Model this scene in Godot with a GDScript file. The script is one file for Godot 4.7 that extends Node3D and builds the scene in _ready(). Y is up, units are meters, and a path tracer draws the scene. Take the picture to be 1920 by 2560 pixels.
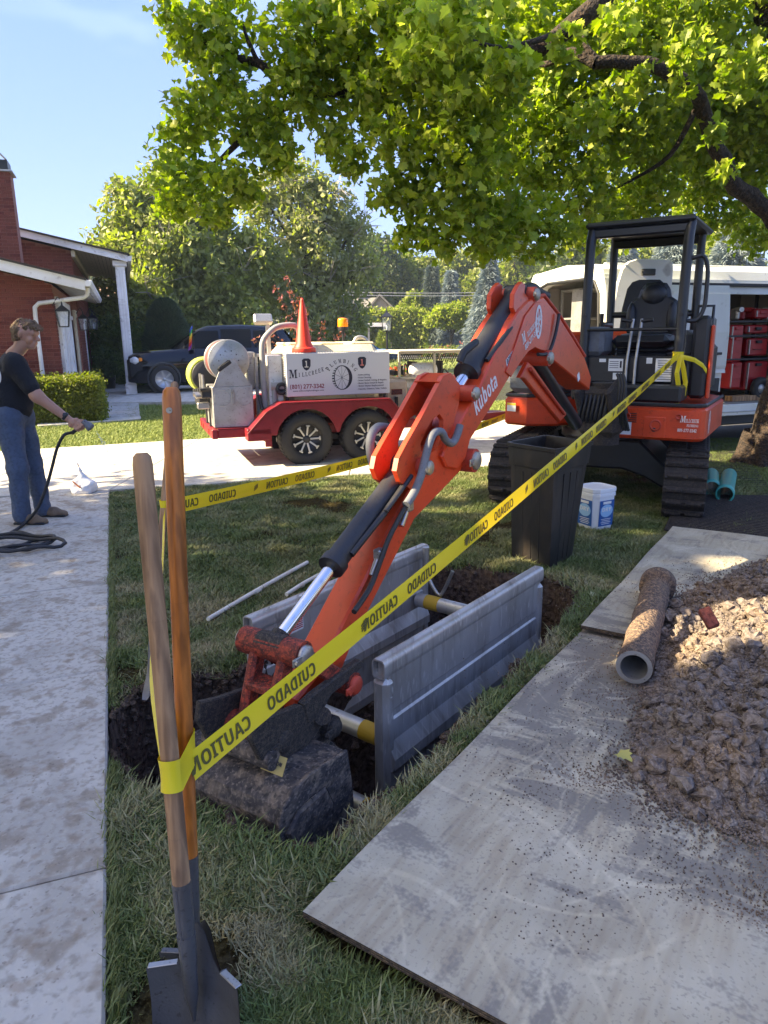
extends Node3D
# ---------------------------------------------------------------- camera numbers (photograph 1920 x 2560)
const FOCAL := 1775.0
const EYE := Vector3(0, 1.6, 0)
const ROLL := 0.012
const PITCH := 0.24298
const SUN_FROM := Vector3(-0.79, 0.60, 0.14)
var rng := RandomNumberGenerator.new()
var M := {}
var taken := {}

func ray(x: float, y: float) -> Vector3:
	var u := (x - 960.0) / FOCAL
	var v := (1280.0 - y) / FOCAL
	var c := cos(ROLL)
	var s := sin(ROLL)
	var u2 := u * c + v * s
	var v2 := -u * s + v * c
	return Vector3(u2, v2 * cos(PITCH) - sin(PITCH), -(cos(PITCH) + v2 * sin(PITCH)))
func gp(x: float, y: float, h := 0.0) -> Vector3:      # a pixel on a level surface
	var d := ray(x, y)
	return EYE + d * ((h - EYE.y) / d.y)
func atz(x: float, y: float, z: float) -> Vector3:     # a pixel on an upright plane across the view
	var d := ray(x, y)
	return EYE + d * (z / d.z)
func onp(x: float, y: float, p: Vector3, n: Vector3) -> Vector3:
	var d := ray(x, y)
	return EYE + d * ((p - EYE).dot(n) / d.dot(n))
func seen(p: Vector3) -> Vector3:                      # pixel and depth of a point
	var q := p - EYE
	var f := -q.z * cos(PITCH) - q.y * sin(PITCH)
	var v := (q.y * cos(PITCH) - q.z * sin(PITCH)) / f
	var u := q.x / f
	return Vector3(960 + (u * cos(ROLL) - v * sin(ROLL)) * FOCAL, 1280 - (u * sin(ROLL) + v * cos(ROLL)) * FOCAL, f)

# ---------------------------------------------------------------- mesh helpers
func S() -> SurfaceTool:
	var st := SurfaceTool.new()
	st.begin(Mesh.PRIMITIVE_TRIANGLES)
	st.set_smooth_group(-1)
	return st
func tri(st: SurfaceTool, a: Vector3, b: Vector3, c: Vector3) -> void:   # counter-clockwise seen from outside
	st.add_vertex(a); st.add_vertex(c); st.add_vertex(b)
func quad(st: SurfaceTool, a: Vector3, b: Vector3, c: Vector3, d: Vector3) -> void:
	tri(st, a, b, c); tri(st, a, c, d)
func otri(st: SurfaceTool, a: Vector3, b: Vector3, c: Vector3, o: Vector3) -> void:   # turned away from o
	if (b - a).cross(c - a).dot((a + b + c) / 3.0 - o) >= 0.0: tri(st, a, b, c)
	else: tri(st, a, c, b)
func oquad(st: SurfaceTool, a: Vector3, b: Vector3, c: Vector3, d: Vector3, o: Vector3) -> void:
	if (b - a).cross(c - a).dot((a + b + c + d) / 4.0 - o) >= 0.0: quad(st, a, b, c, d)
	else: quad(st, a, d, c, b)
func box(st: SurfaceTool, c: Vector3, size: Vector3, bs := Basis.IDENTITY, bev := 0.0) -> void:
	st.set_smooth_group(-1)
	var h := size / 2.0
	bev = minf(bev, minf(h.x, minf(h.y, h.z)) * 0.9)
	var P := func(sx: int, sy: int, sz: int, ax: int) -> Vector3:
		var v := Vector3(sx * (h.x - (0.0 if ax == 0 else bev)), sy * (h.y - (0.0 if ax == 1 else bev)), sz * (h.z - (0.0 if ax == 2 else bev)))
		return c + bs * v
	for s in [-1, 1]:
		oquad(st, P.call(s, -1, -1, 0), P.call(s, 1, -1, 0), P.call(s, 1, 1, 0), P.call(s, -1, 1, 0), c)
		oquad(st, P.call(-1, s, -1, 1), P.call(1, s, -1, 1), P.call(1, s, 1, 1), P.call(-1, s, 1, 1), c)
		oquad(st, P.call(-1, -1, s, 2), P.call(1, -1, s, 2), P.call(1, 1, s, 2), P.call(-1, 1, s, 2), c)
	if bev <= 0.0: return
	for s in [-1, 1]:
		for t in [-1, 1]:
			oquad(st, P.call(s, t, -1, 0), P.call(s, t, 1, 0), P.call(s, t, 1, 1), P.call(s, t, -1, 1), c)
			oquad(st, P.call(s, -1, t, 0), P.call(s, 1, t, 0), P.call(s, 1, t, 2), P.call(s, -1, t, 2), c)
			oquad(st, P.call(-1, s, t, 1), P.call(1, s, t, 1), P.call(1, s, t, 2), P.call(-1, s, t, 2), c)
			for w in [-1, 1]: otri(st, P.call(s, t, w, 0), P.call(s, t, w, 1), P.call(s, t, w, 2), c)
func bar(st: SurfaceTool, a: Vector3, b: Vector3, w: float, h: float, bev := 0.0, up := Vector3.UP) -> void:   # a square bar from a to b
	var z := (b - a).normalized()
	if absf(z.dot(up)) > 0.98: up = Vector3.RIGHT
	var x := up.cross(z).normalized()
	box(st, (a + b) / 2, Vector3(w, h, a.distance_to(b)), Basis(x, z.cross(x), z), bev)
func tube(st: SurfaceTool, pts: Array, r, seg := 10, caps := true, closed := false) -> void:
	var n := pts.size()
	var rings := []
	var up := Vector3.UP
	var t0: Vector3 = (pts[1] - pts[0]).normalized()
	if absf(t0.dot(up)) > 0.95: up = Vector3.RIGHT
	var x := up.cross(t0).normalized()
	for i in n:
		var t: Vector3
		if closed: t = (pts[(i + 1) % n] - pts[(i - 1 + n) % n]).normalized()
		else: t = (pts[mini(i + 1, n - 1)] - pts[maxi(i - 1, 0)]).normalized()
		x = (x - t * x.dot(t)).normalized()
		var y := t.cross(x)
		var rad: float = r[i] if r is Array else r
		var ring := PackedVector3Array()
		for k in seg:
			var a := TAU * k / seg
			ring.append(pts[i] + (x * cos(a) + y * sin(a)) * rad)
		rings.append(ring)
	st.set_smooth_group(1)
	for i in (n if closed else n - 1):
		var A: PackedVector3Array = rings[i]
		var B: PackedVector3Array = rings[(i + 1) % n]
		for k in seg:
			quad(st, A[k], A[(k + 1) % seg], B[(k + 1) % seg], B[k])
	st.set_smooth_group(-1)
	if caps and not closed:
		for k in range(1, seg - 1):
			tri(st, rings[0][0], rings[0][k + 1], rings[0][k])
			tri(st, rings[n - 1][0], rings[n - 1][k], rings[n - 1][k + 1])
func cyl(st: SurfaceTool, a: Vector3, b: Vector3, r: float, r2 := -1.0, seg := 14) -> void:
	tube(st, [a, b], [r, r if r2 < 0.0 else r2], seg)
func ring_tube(st: SurfaceTool, a: Vector3, b: Vector3, r: float, inner: float, seg := 20) -> void:    # a pipe with a bore
	tube(st, [a, b], r, seg, false)
	var t := (b - a).normalized()
	lathe(st, a, t, [[r, 0.0], [inner, 0.0], [inner, a.distance_to(b)], [r, a.distance_to(b)]], seg, true)
func lathe(st: SurfaceTool, o: Vector3, axis: Vector3, prof: Array, seg := 20, flat := false, inv := false) -> void:    # profile of [radius, height]
	axis = axis.normalized()
	var up := Vector3.UP if absf(axis.y) < 0.95 else Vector3.RIGHT
	var x := up.cross(axis).normalized()
	var y := axis.cross(x)
	for i in prof.size() - 1:
		st.set_smooth_group(-1 if flat else 1)
		for k in seg:
			var a0 := TAU * k / seg
			var a1 := TAU * (k + 1) / seg
			var d0 := x * cos(a0) + y * sin(a0)
			var d1 := x * cos(a1) + y * sin(a1)
			var p00: Vector3 = o + axis * prof[i][1] + d0 * prof[i][0]
			var p01: Vector3 = o + axis * prof[i][1] + d1 * prof[i][0]
			var p10: Vector3 = o + axis * prof[i + 1][1] + d0 * prof[i + 1][0]
			var p11: Vector3 = o + axis * prof[i + 1][1] + d1 * prof[i + 1][0]
			if prof[i][0] < 1e-6: tri(st, p00, p11, p10)
			elif prof[i + 1][0] < 1e-6: tri(st, p00, p01, p10)
			else: quad(st, p00, p01, p11, p10)
	st.set_smooth_group(-1)
func prism(st: SurfaceTool, poly, o: Vector3, ax: Vector3, ay: Vector3, n: Vector3, w0: float, w1: float, bev := 0.0) -> void:   # polygon in (ax, ay) swept along n
	st.set_smooth_group(-1)
	var p := PackedVector2Array(poly)
	var area := 0.0
	for i in p.size(): area += p[i].cross(p[(i + 1) % p.size()])
	var flip := (area < 0.0) != (ax.cross(ay).dot(n) < 0.0)
	if flip: p.reverse()
	var ins := PackedVector2Array()
	var s := 1.0 if ax.cross(ay).dot(n) > 0.0 else -1.0
	for i in p.size():
		var e1 := (p[i] - p[i - 1]).normalized()
		var e2 := (p[(i + 1) % p.size()] - p[i]).normalized()
		var nn := Vector2(-e1.y - e2.y, e1.x + e2.x) * s
		nn = nn.normalized() / maxf(0.5, sqrt((1.0 + e1.dot(e2)) / 2.0)) if nn.length() > 1e-5 else Vector2.ZERO
		ins.append(p[i] + nn * bev)
	var V := func(q: Vector2, w: float) -> Vector3: return o + ax * q.x + ay * q.y + n * w
	var idx := Geometry2D.triangulate_polygon(ins)
	if idx.is_empty() and p.size() == 4: idx = PackedInt32Array([0, 1, 2, 0, 2, 3])
	for t in range(0, idx.size(), 3):
		var a: Vector3 = V.call(ins[idx[t]], w1)
		var b: Vector3 = V.call(ins[idx[t + 1]], w1)
		var c: Vector3 = V.call(ins[idx[t + 2]], w1)
		var up := n * signf(w1 - w0)
		if (b - a).cross(c - a).dot(up) > 0.0: tri(st, a, b, c)
		else: tri(st, a, c, b)
		a = V.call(ins[idx[t]], w0); b = V.call(ins[idx[t + 1]], w0); c = V.call(ins[idx[t + 2]], w0)
		if (b - a).cross(c - a).dot(up) < 0.0: tri(st, a, b, c)
		else: tri(st, a, c, b)
	var k := signf(w1 - w0) * bev
	for i in p.size():
		var j := (i + 1) % p.size()
		quad(st, V.call(p[i], w0 + k), V.call(p[j], w0 + k), V.call(p[j], w1 - k), V.call(p[i], w1 - k))
		if bev > 0.0:
			quad(st, V.call(ins[i], w0), V.call(ins[j], w0), V.call(p[j], w0 + k), V.call(p[i], w0 + k))
			quad(st, V.call(p[i], w1 - k), V.call(p[j], w1 - k), V.call(ins[j], w1), V.call(ins[i], w1))
func ball(st: SurfaceTool, c: Vector3, r: Vector3, bs := Basis.IDENTITY, rings := 8, seg := 12, bump: FastNoiseLite = null, amt := 0.0) -> void:
	st.set_smooth_group(1)
	var P := func(i: int, k: int) -> Vector3:
		var th := PI * i / rings
		var ph := TAU * (k % seg) / seg
		var d := Vector3(sin(th) * cos(ph), cos(th), sin(th) * sin(ph))
		if i == 0 or i == rings: d = Vector3(0, cos(th), 0)
		var v := d * r
		if bump: v *= 1.0 + amt * bump.get_noise_3dv(d + c)
		return c + bs * v
	for i in rings:
		for k in seg:
			var a: Vector3 = P.call(i, k)
			var b: Vector3 = P.call(i, k + 1)
			var e: Vector3 = P.call(i + 1, k + 1)
			var f: Vector3 = P.call(i + 1, k)
			if i > 0: tri(st, a, b, e)
			if i < rings - 1: tri(st, a, e, f)
	st.set_smooth_group(-1)
func arc_pts(a: Vector3, ctrl: Array, b: Vector3, n := 16) -> Array:    # a smooth curve through control points
	var c := Curve3D.new()
	var all := [a] + ctrl + [b]
	for i in all.size():
		var t: Vector3 = (all[mini(i + 1, all.size() - 1)] - all[maxi(i - 1, 0)]) / 6.0
		c.add_point(all[i], -t, t)
	var out := []
	for i in n + 1: out.append(c.sample_baked(c.get_baked_length() * i / n, true))
	return out

# ---------------------------------------------------------------- scene helpers
func numbered(n: String) -> String:
	if not taken.has(n):
		taken[n] = 0
		return n
	taken[n] += 1
	return "%s_%03d" % [n, taken[n]]
func thing(called: String, label: String, category: String, at := Vector3.ZERO, group := "") -> Node3D:
	var o := Node3D.new()
	o.name = numbered(called)
	add_child(o)
	o.position = at
	return tag(o, label, category, group)
func tag(o: Node3D, label: String, category: String, group := "") -> Node3D:
	o.set_meta("label", label)
	o.set_meta("category", category)
	if group: o.set_meta("group", group)
	return o
func origin_of(o: Node) -> Vector3:
	var p := Vector3.ZERO
	while o is Node3D and o != self:
		p += o.position
		o = o.get_parent()
	return p
func put(st: SurfaceTool, called: String, m: Material, parent: Node = null, smooth := true) -> MeshInstance3D:   # geometry given in world coordinates
	st.generate_normals()
	var o := MeshInstance3D.new()
	o.mesh = st.commit()
	o.material_override = m
	var p: Node = self if parent == null else parent
	o.name = numbered(called) if parent == null else called
	p.add_child(o, true)
	if parent != null: o.position = -origin_of(p)
	return o
func one(st: SurfaceTool, called: String, m: Material, label: String, category: String, group := "") -> MeshInstance3D:
	var o := put(st, called, m)
	tag(o, label, category, group)
	return o
func structure(st: SurfaceTool, called: String, m: Material) -> MeshInstance3D:
	var o := put(st, called, m)
	o.set_meta("kind", "structure")
	return o
func inst(mesh: Mesh, called: String, m: Material, parent: Node, x: Transform3D) -> MeshInstance3D:      # a shared mesh under a parent, placed in world coordinates
	var o := MeshInstance3D.new()
	o.mesh = mesh
	if m: o.material_override = m
	o.name = called
	parent.add_child(o, true)
	o.transform = Transform3D(x.basis, x.origin - origin_of(parent))
	return o
func mesh_of(st: SurfaceTool) -> ArrayMesh:
	st.generate_normals()
	return st.commit()
func scatter(called: String, mesh: Mesh, xs: Array, cols: Array, m: Material, parent: Node = null) -> MultiMeshInstance3D:
	var mm := MultiMesh.new()
	mm.transform_format = MultiMesh.TRANSFORM_3D
	mm.use_colors = not cols.is_empty()
	mm.mesh = mesh
	mm.instance_count = xs.size()
	for i in xs.size():
		mm.set_instance_transform(i, xs[i])
		if mm.use_colors: mm.set_instance_color(i, cols[i])
	var o := MultiMeshInstance3D.new()
	o.multimesh = mm
	o.material_override = m
	o.name = numbered(called) if parent == null else called
	(self if parent == null else parent).add_child(o, true)
	if parent != null: o.position = -origin_of(parent)
	o.set_meta("kind", "stuff")
	return o
func turn(d: Vector3, up := Vector3.UP) -> Basis:     # z axis along d
	var z := d.normalized()
	if absf(z.dot(up)) > 0.99: up = Vector3.RIGHT
	var x := up.cross(z).normalized()
	return Basis(x, z.cross(x), z)
func rnd_basis() -> Basis:
	return Basis(Vector3(rng.randfn(), rng.randfn(), rng.randfn()).normalized(), rng.randf() * TAU)

# ---------------------------------------------------------------- materials
func L(r: float, g := -1.0, b := -1.0) -> Color:     # real-world base colour, linear
	return Color(r, r if g < 0.0 else g, r if b < 0.0 else b).linear_to_srgb()
func noise(freq: float, oct := 4, seed_ := 1, type := FastNoiseLite.TYPE_SIMPLEX_SMOOTH) -> FastNoiseLite:
	var n := FastNoiseLite.new()
	n.noise_type = type
	n.frequency = freq
	n.fractal_octaves = oct
	n.seed = seed_
	return n
func blend_tex(w: int, h: int, base: Color, layers: Array, seam := true) -> ImageTexture:   # layers of [noise, colour, low, high, amount, stretch x, stretch y]
	var data := PackedFloat32Array()
	data.resize(w * h * 3)
	for i in w * h:
		data[i * 3] = base.r; data[i * 3 + 1] = base.g; data[i * 3 + 2] = base.b
	for ly in layers:
		var sx: int = ly[5] if ly.size() > 5 else 1
		var sy: int = ly[6] if ly.size() > 6 else 1
		var im: Image = ly[0].get_seamless_image(w / sx, h / sy, false, false, 0.2, true) if seam else ly[0].get_image(w / sx, h / sy, false, false, true)
		if sx > 1 or sy > 1: im.resize(w, h, Image.INTERPOLATE_CUBIC)
		im.convert(Image.FORMAT_L8)
		var by := im.get_data()
		var c: Color = ly[1]
		var lo: float = ly[2] * 255.0
		var iv: float = 1.0 / (ly[3] * 255.0 - lo)
		var am: float = ly[4]
		for i in w * h:
			var t := clampf((by[i] - lo) * iv, 0.0, 1.0) * am
			if t > 0.0:
				var j := i * 3
				data[j] += (c.r - data[j]) * t
				data[j + 1] += (c.g - data[j + 1]) * t
				data[j + 2] += (c.b - data[j + 2]) * t
	var out := PackedByteArray()
	out.resize(w * h * 3)
	for i in w * h * 3: out[i] = int(clampf(data[i], 0.0, 1.0) * 255.0)
	return ImageTexture.create_from_image(Image.create_from_data(w, h, false, Image.FORMAT_RGB8, out))
func gray_tex(n: FastNoiseLite, size := 512, lo := 0.0, hi := 1.0) -> ImageTexture:
	var im := n.get_seamless_image(size, size, false, false, 0.2, true)
	im.convert(Image.FORMAT_L8)
	var by := im.get_data()
	for i in by.size(): by[i] = int(255.0 * lerpf(lo, hi, by[i] / 255.0))
	return ImageTexture.create_from_image(Image.create_from_data(size, size, false, Image.FORMAT_L8, by))
func mat(key: String, c: Color, rough := 0.6, metal := 0.0) -> StandardMaterial3D:
	var m := StandardMaterial3D.new()
	m.albedo_color = c
	m.roughness = rough
	m.metallic = metal
	m.resource_name = key
	M[key] = m
	return m
func textured(m: StandardMaterial3D, t: Texture2D, scale: float, relief: Texture2D = null, depth := 0.0, rough: Texture2D = null, world := true) -> StandardMaterial3D:
	m.uv1_triplanar = true
	m.uv1_world_triplanar = world
	m.uv1_scale = Vector3.ONE * scale
	if t: m.albedo_texture = t
	if relief:
		m.heightmap_enabled = true
		m.heightmap_texture = relief
		m.heightmap_scale = depth
	if rough: m.roughness_texture = rough
	return m
# ---------------------------------------------------------------- the scene, in order
func _ready() -> void:
	var cam := Camera3D.new()
	cam.name = "camera"
	cam.keep_aspect = Camera3D.KEEP_HEIGHT
	cam.fov = rad_to_deg(2.0 * atan(1280.0 / FOCAL))
	cam.near = 0.05
	cam.far = 900.0
	cam.position = EYE
	cam.basis = Basis(Vector3.RIGHT, -PITCH) * Basis(Vector3.BACK, -ROLL)
	add_child(cam)
	cam.current = true
	var env := Environment.new()
	env.background_mode = Environment.BG_SKY
	var sm := ProceduralSkyMaterial.new()
	sm.sky_top_color = Color(0.39, 0.49, 0.72)
	sm.sky_horizon_color = Color(0.60, 0.67, 0.79)
	sm.sky_curve = 0.16
	sm.ground_horizon_color = Color(0.62, 0.66, 0.62)
	sm.ground_bottom_color = Color(0.25, 0.25, 0.2)
	sm.sun_angle_max = 75.0
	sm.sun_curve = 0.56
	sm.sky_cover = cirrus()
	sm.sky_cover_modulate = Color(1, 1, 1, 0.5)
	env.sky = Sky.new()
	env.sky.sky_material = sm
	env.background_energy_multiplier = 0.42
	env.tonemap_mode = Environment.TONE_MAPPER_LINEAR
	env.tonemap_exposure = 6.8
	env.ssao_enabled = true
	env.ssil_enabled = true
	env.sdfgi_enabled = true
	env.fog_enabled = true
	env.fog_density = 0.0006
	env.fog_light_color = Color(0.78, 0.86, 0.95)
	var we := WorldEnvironment.new()
	we.name = "environment"
	we.environment = env
	add_child(we)
	var sun := DirectionalLight3D.new()
	sun.name = "sun"
	sun.light_energy = 1.05
	sun.light_color = Color(1.0, 0.92, 0.76)
	sun.light_angular_distance = 0.55
	sun.shadow_enabled = true
	sun.basis = Basis.looking_at(-SUN_FROM.normalized(), Vector3.UP)
	add_child(sun)
	rng.seed = 7
	make_materials()
	make_ground()
	make_paving()
	make_house()
	make_far_side()
	make_shade_tree()
	make_maple()
	make_boards()
	make_dirt_pile()
	make_grass()
	make_trench()
	make_excavator()
	make_van()
	make_trailer()
	make_cars()
	make_shrubs()
	make_person()
	make_small_things()
	make_shovels()
	make_tape()

func cirrus() -> ImageTexture:
	var n := noise(0.012, 5, 5)
	n.domain_warp_enabled = true
	n.domain_warp_amplitude = 40.0
	var im := n.get_seamless_image(256, 512, false, false, 0.1, true)
	im.resize(1024, 512, Image.INTERPOLATE_CUBIC)
	im.convert(Image.FORMAT_L8)
	var by := im.get_data()
	var out := PackedByteArray()
	out.resize(by.size() * 4)
	for i in by.size():
		var a := clampf((by[i] / 255.0 - 0.55) / 0.45, 0.0, 1.0)
		out[i * 4] = 255; out[i * 4 + 1] = 255; out[i * 4 + 2] = 255
		out[i * 4 + 3] = int(a * 90.0)
	return ImageTexture.create_from_image(Image.create_from_data(1024, 512, false, Image.FORMAT_RGBA8, out))

func make_materials() -> void:
	var fine := gray_tex(noise(0.06, 4, 11), 512, 0.0, 1.0)
	var lumpy := gray_tex(noise(0.02, 5, 12), 512)
	var speck := gray_tex(noise(0.12, 3, 13), 512)
	M.fine = fine; M.lumpy = lumpy; M.speck = speck
	var w := Color(1, 1, 1)
	# worn paint: dust, scuffs and stains multiplied on the colour
	var wear := blend_tex(256, 256, w, [[noise(0.008, 5, 21), Color(0.80, 0.77, 0.74), 0.5, 0.9, 0.5], [noise(0.05, 4, 22), Color(0.60, 0.56, 0.52), 0.68, 0.80, 0.55], [noise(0.10, 2, 23), Color(0.45, 0.42, 0.40), 0.86, 0.9, 0.6]])
	var mud := blend_tex(512, 512, Color(0.35, 0.34, 0.36), [[noise(0.02, 5, 31), Color(0.75, 0.68, 0.60), 0.42, 0.72, 0.9], [noise(0.08, 4, 32), Color(0.95, 0.88, 0.8), 0.62, 0.75, 0.7], [noise(0.05, 3, 33), Color(0.12, 0.12, 0.13), 0.62, 0.72, 0.7]])
	var conc := blend_tex(768, 768, Color(0.86, 0.86, 0.85), [[noise(0.004, 5, 41), Color(0.72, 0.71, 0.69), 0.45, 0.75, 0.6], [noise(0.05, 5, 42), Color(0.62, 0.60, 0.57), 0.52, 0.8, 0.55], [noise(0.011, 5, 43), Color(0.58, 0.53, 0.47), 0.60, 0.78, 0.5], [noise(0.09, 3, 44), Color(0.45, 0.42, 0.40), 0.76, 0.84, 0.45], [noise(0.022, 5, 49), Color(0.62, 0.55, 0.48), 0.58, 0.8, 0.4], [noise(0.09, 3, 45), Color(0.95, 0.95, 0.95), 0.7, 0.9, 0.3]])
	var clean := blend_tex(512, 512, Color(0.93, 0.92, 0.9), [[noise(0.01, 5, 46), Color(0.76, 0.74, 0.71), 0.45, 0.85, 0.7], [noise(0.08, 4, 47), Color(0.7, 0.68, 0.66), 0.6, 0.85, 0.5]])
	var soil := blend_tex(512, 512, Color(0.72, 0.68, 0.66), [[noise(0.03, 5, 51), Color(0.30, 0.26, 0.24), 0.4, 0.75, 0.85], [noise(0.12, 3, 52), Color(1, 0.96, 0.9), 0.6, 0.8, 0.6]])
	M.wear = wear; M.mud = mud
	textured(mat("concrete", L(0.70, 0.66, 0.60), 0.85), conc, 0.55, fine, 0.25)
	textured(mat("driveway", L(0.66, 0.63, 0.57), 0.85), clean, 0.7, fine, 0.2)
	textured(mat("asphalt", L(0.075, 0.078, 0.085), 0.9), clean, 1.2, speck, 0.5)
	var so := textured(mat("soil", w, 0.95), soil, 1.6, lumpy, 1.6)
	so.vertex_color_use_as_albedo = true
	so.metallic_specular = 0.0
	textured(mat("lawn", L(0.075, 0.095, 0.03), 0.95), soil, 0.9, speck, 1.5)
	var gb := mat("grass", w, 0.6)
	gb.vertex_color_use_as_albedo = true
	gb.backlight_enabled = true
	gb.backlight = Color(0.35, 0.4, 0.15)
	gb.cull_mode = BaseMaterial3D.CULL_DISABLED
	var lf := mat("leaf", w, 0.5)
	lf.vertex_color_use_as_albedo = true
	lf.backlight_enabled = true
	lf.backlight = Color(0.9, 1.0, 0.30)
	lf.cull_mode = BaseMaterial3D.CULL_DISABLED
	var nd := mat("needle", w, 0.7)
	nd.vertex_color_use_as_albedo = true
	textured(mat("bark", L(0.16, 0.125, 0.10), 0.95), mud, 2.2, lumpy, 3.0)
	textured(mat("orange", L(0.64, 0.060, 0.012), 0.34), wear, 1.7)
	M.orange.clearcoat_enabled = true
	M.orange.clearcoat = 0.12
	textured(mat("orange_worn", L(0.50, 0.055, 0.025), 0.55), wear, 3.0)
	textured(mat("orange_muddy", L(0.80, 0.13, 0.07), 0.7), mud, 2.4, fine, 0.15)
	textured(mat("black", L(0.017, 0.018, 0.022), 0.35), wear, 2.0)
	textured(mat("dark_steel", L(0.035, 0.035, 0.04), 0.5, 0.3), wear, 2.5)
	textured(mat("muddy", L(0.36, 0.335, 0.315), 0.85), mud, 1.3, lumpy, 0.8)
	textured(mat("grimy", L(0.17, 0.155, 0.14), 0.8), mud, 5.0, fine, 0.5)
	textured(mat("vinyl", L(0.02, 0.021, 0.026), 0.45), wear, 4.0, speck, 0.05)
	textured(mat("rubber", L(0.028, 0.027, 0.027), 0.8), mud, 3.0, speck, 0.2)
	M.rubber.albedo_color = L(0.125, 0.115, 0.108)
	textured(mat("tire", L(0.022, 0.022, 0.023), 0.75), wear, 3.0, speck, 0.1)
	textured(mat("hose", L(0.016, 0.017, 0.02), 0.55), wear, 6.0)
	textured(mat("gray_sleeve", L(0.16, 0.17, 0.19), 0.7), wear, 6.0, speck, 0.15)
	textured(mat("chrome", L(0.75, 0.76, 0.78), 0.12, 1.0), wear, 1.0)
	textured(mat("zinc", L(0.42, 0.40, 0.34), 0.5, 0.7), wear, 6.0)
	textured(mat("bolt_metal", L(0.42, 0.41, 0.40), 0.4, 0.9), wear, 6.0)
	textured(mat("aluminium", L(0.72, 0.70, 0.67), 0.36, 0.5), blend_tex(512, 512, Color(0.85, 0.85, 0.86), [[noise(0.008, 4, 61), Color(0.66, 0.63, 0.60), 0.4, 0.8, 0.6, 1, 3], [noise(0.03, 4, 62), Color(0.46, 0.42, 0.39), 0.66, 0.88, 0.5, 1, 8], [noise(0.07, 2, 63), Color(1, 1, 1), 0.75, 0.85, 0.8, 1, 6]]), 1.1)
	M.aluminium.roughness = 0.38
	textured(mat("galvanised", L(0.46, 0.46, 0.46), 0.42, 0.65), wear, 2.2)
	textured(mat("red_frame", L(0.19, 0.009, 0.016), 0.4), wear, 2.0)
	textured(mat("white_metal", L(0.72, 0.72, 0.72), 0.4), wear, 1.4)
	textured(mat("sign_face", L(0.64, 0.65, 0.69), 0.5), null, 0.25)
	textured(mat("cream", L(0.74, 0.66, 0.45), 0.5), wear, 0.9)
	mat("ink", L(0.02, 0.02, 0.04), 0.6)
	mat("ink_red", L(0.22, 0.015, 0.03), 0.6)
	mat("white_ink", L(0.75, 0.72, 0.70), 0.6)
	textured(mat("cone_red", L(0.80, 0.045, 0.02), 0.5), wear, 2.0)
	mat("yellow_hose", L(0.55, 0.62, 0.08), 0.5)
	mat("amber", L(0.9, 0.28, 0.01), 0.15)
	textured(mat("maroon_hose", L(0.16, 0.05, 0.05), 0.6), wear, 3.0)
	textured(mat("brick", L(0.44, 0.125, 0.09), 0.9), soil, 3.0, fine, 0.2)
	textured(mat("brick_dark", L(0.33, 0.075, 0.058), 0.9), soil, 2.0, fine, 0.2)
	textured(mat("brick_pale", L(0.5, 0.15, 0.11), 0.9), soil, 3.0, fine, 0.2)
	textured(mat("mortar", L(0.36, 0.17, 0.14), 0.95), clean, 2.0)
	textured(mat("white_trim", L(0.80, 0.80, 0.82), 0.5), wear, 0.3)
	textured(mat("cream_trim", L(0.68, 0.63, 0.50), 0.6), clean, 0.8)
	textured(mat("shingle", L(0.10, 0.095, 0.09), 0.9), soil, 2.0)
	mat("glass_dark", L(0.010, 0.011, 0.013), 0.06)
	M.glass_dark.metallic_specular = 0.25
	var gl := mat("clear_glass", Color(0.9, 0.93, 0.95, 0.15), 0.02)
	gl.transparency = BaseMaterial3D.TRANSPARENCY_ALPHA
	var gray_wood := blend_tex(512, 512, Color(0.95, 0.86, 0.74), [[noise(0.03, 4, 71), Color(0.48, 0.39, 0.31), 0.4, 0.8, 0.7, 1, 16], [noise(0.02, 5, 72), Color(0.5, 0.44, 0.40), 0.55, 0.78, 0.6, 1, 6]])
	textured(mat("old_wood", L(0.46, 0.34, 0.24), 0.7), gray_wood, 2.0, fine, 0.05)
	textured(mat("oiled_wood", L(0.62, 0.25, 0.055), 0.35), gray_wood, 2.0)
	textured(mat("blade_steel", L(0.13, 0.13, 0.14), 0.38, 0.5), wear, 3.5, fine, 0.05)
	mat("bright_steel", L(0.50, 0.51, 0.54), 0.35, 0.6)
	var tp := mat("tape", L(0.84, 0.70, 0.03), 0.25)
	tp.backlight_enabled = true
	tp.backlight = Color(0.6, 0.5, 0.05)
	tp.cull_mode = BaseMaterial3D.CULL_DISABLED
	mat("tape_print", L(0.10, 0.09, 0.02), 0.5)
	mat("green_pvc", L(0.06, 0.36, 0.30), 0.3)
	textured(mat("white_pvc", L(0.72, 0.70, 0.62), 0.6), wear, 4.0)
	textured(mat("clay", L(0.42, 0.30, 0.21), 0.95), mud, 4.0, lumpy, 1.0)
	M.clay.albedo_color = L(0.72, 0.56, 0.42)
	textured(mat("van_white", L(0.74, 0.76, 0.74), 0.3), wear, 0.25)
	mat("van_inside", L(0.22, 0.21, 0.20), 0.8)
	mat("van_plastic", L(0.04, 0.042, 0.045), 0.6)
	textured(mat("box_red", L(0.36, 0.012, 0.014), 0.4), wear, 2.5)
	textured(mat("bin_plastic", L(0.050, 0.046, 0.046), 0.45), blend_tex(512, 512, Color(0.55, 0.55, 0.56), [[noise(0.012, 5, 81), Color(1.0, 0.88, 0.75), 0.5, 0.85, 0.7, 1, 4], [noise(0.05, 3, 82), Color(1, 1, 1), 0.72, 0.85, 0.7, 1, 6]]), 1.5)
	mat("pail_white", L(0.74, 0.75, 0.76), 0.4)
	mat("pail_blue", L(0.02, 0.10, 0.32), 0.4)
	mat("pail_pale", L(0.30, 0.50, 0.72), 0.4)
	mat("bag_white", L(0.72, 0.72, 0.74), 0.35)
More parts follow.
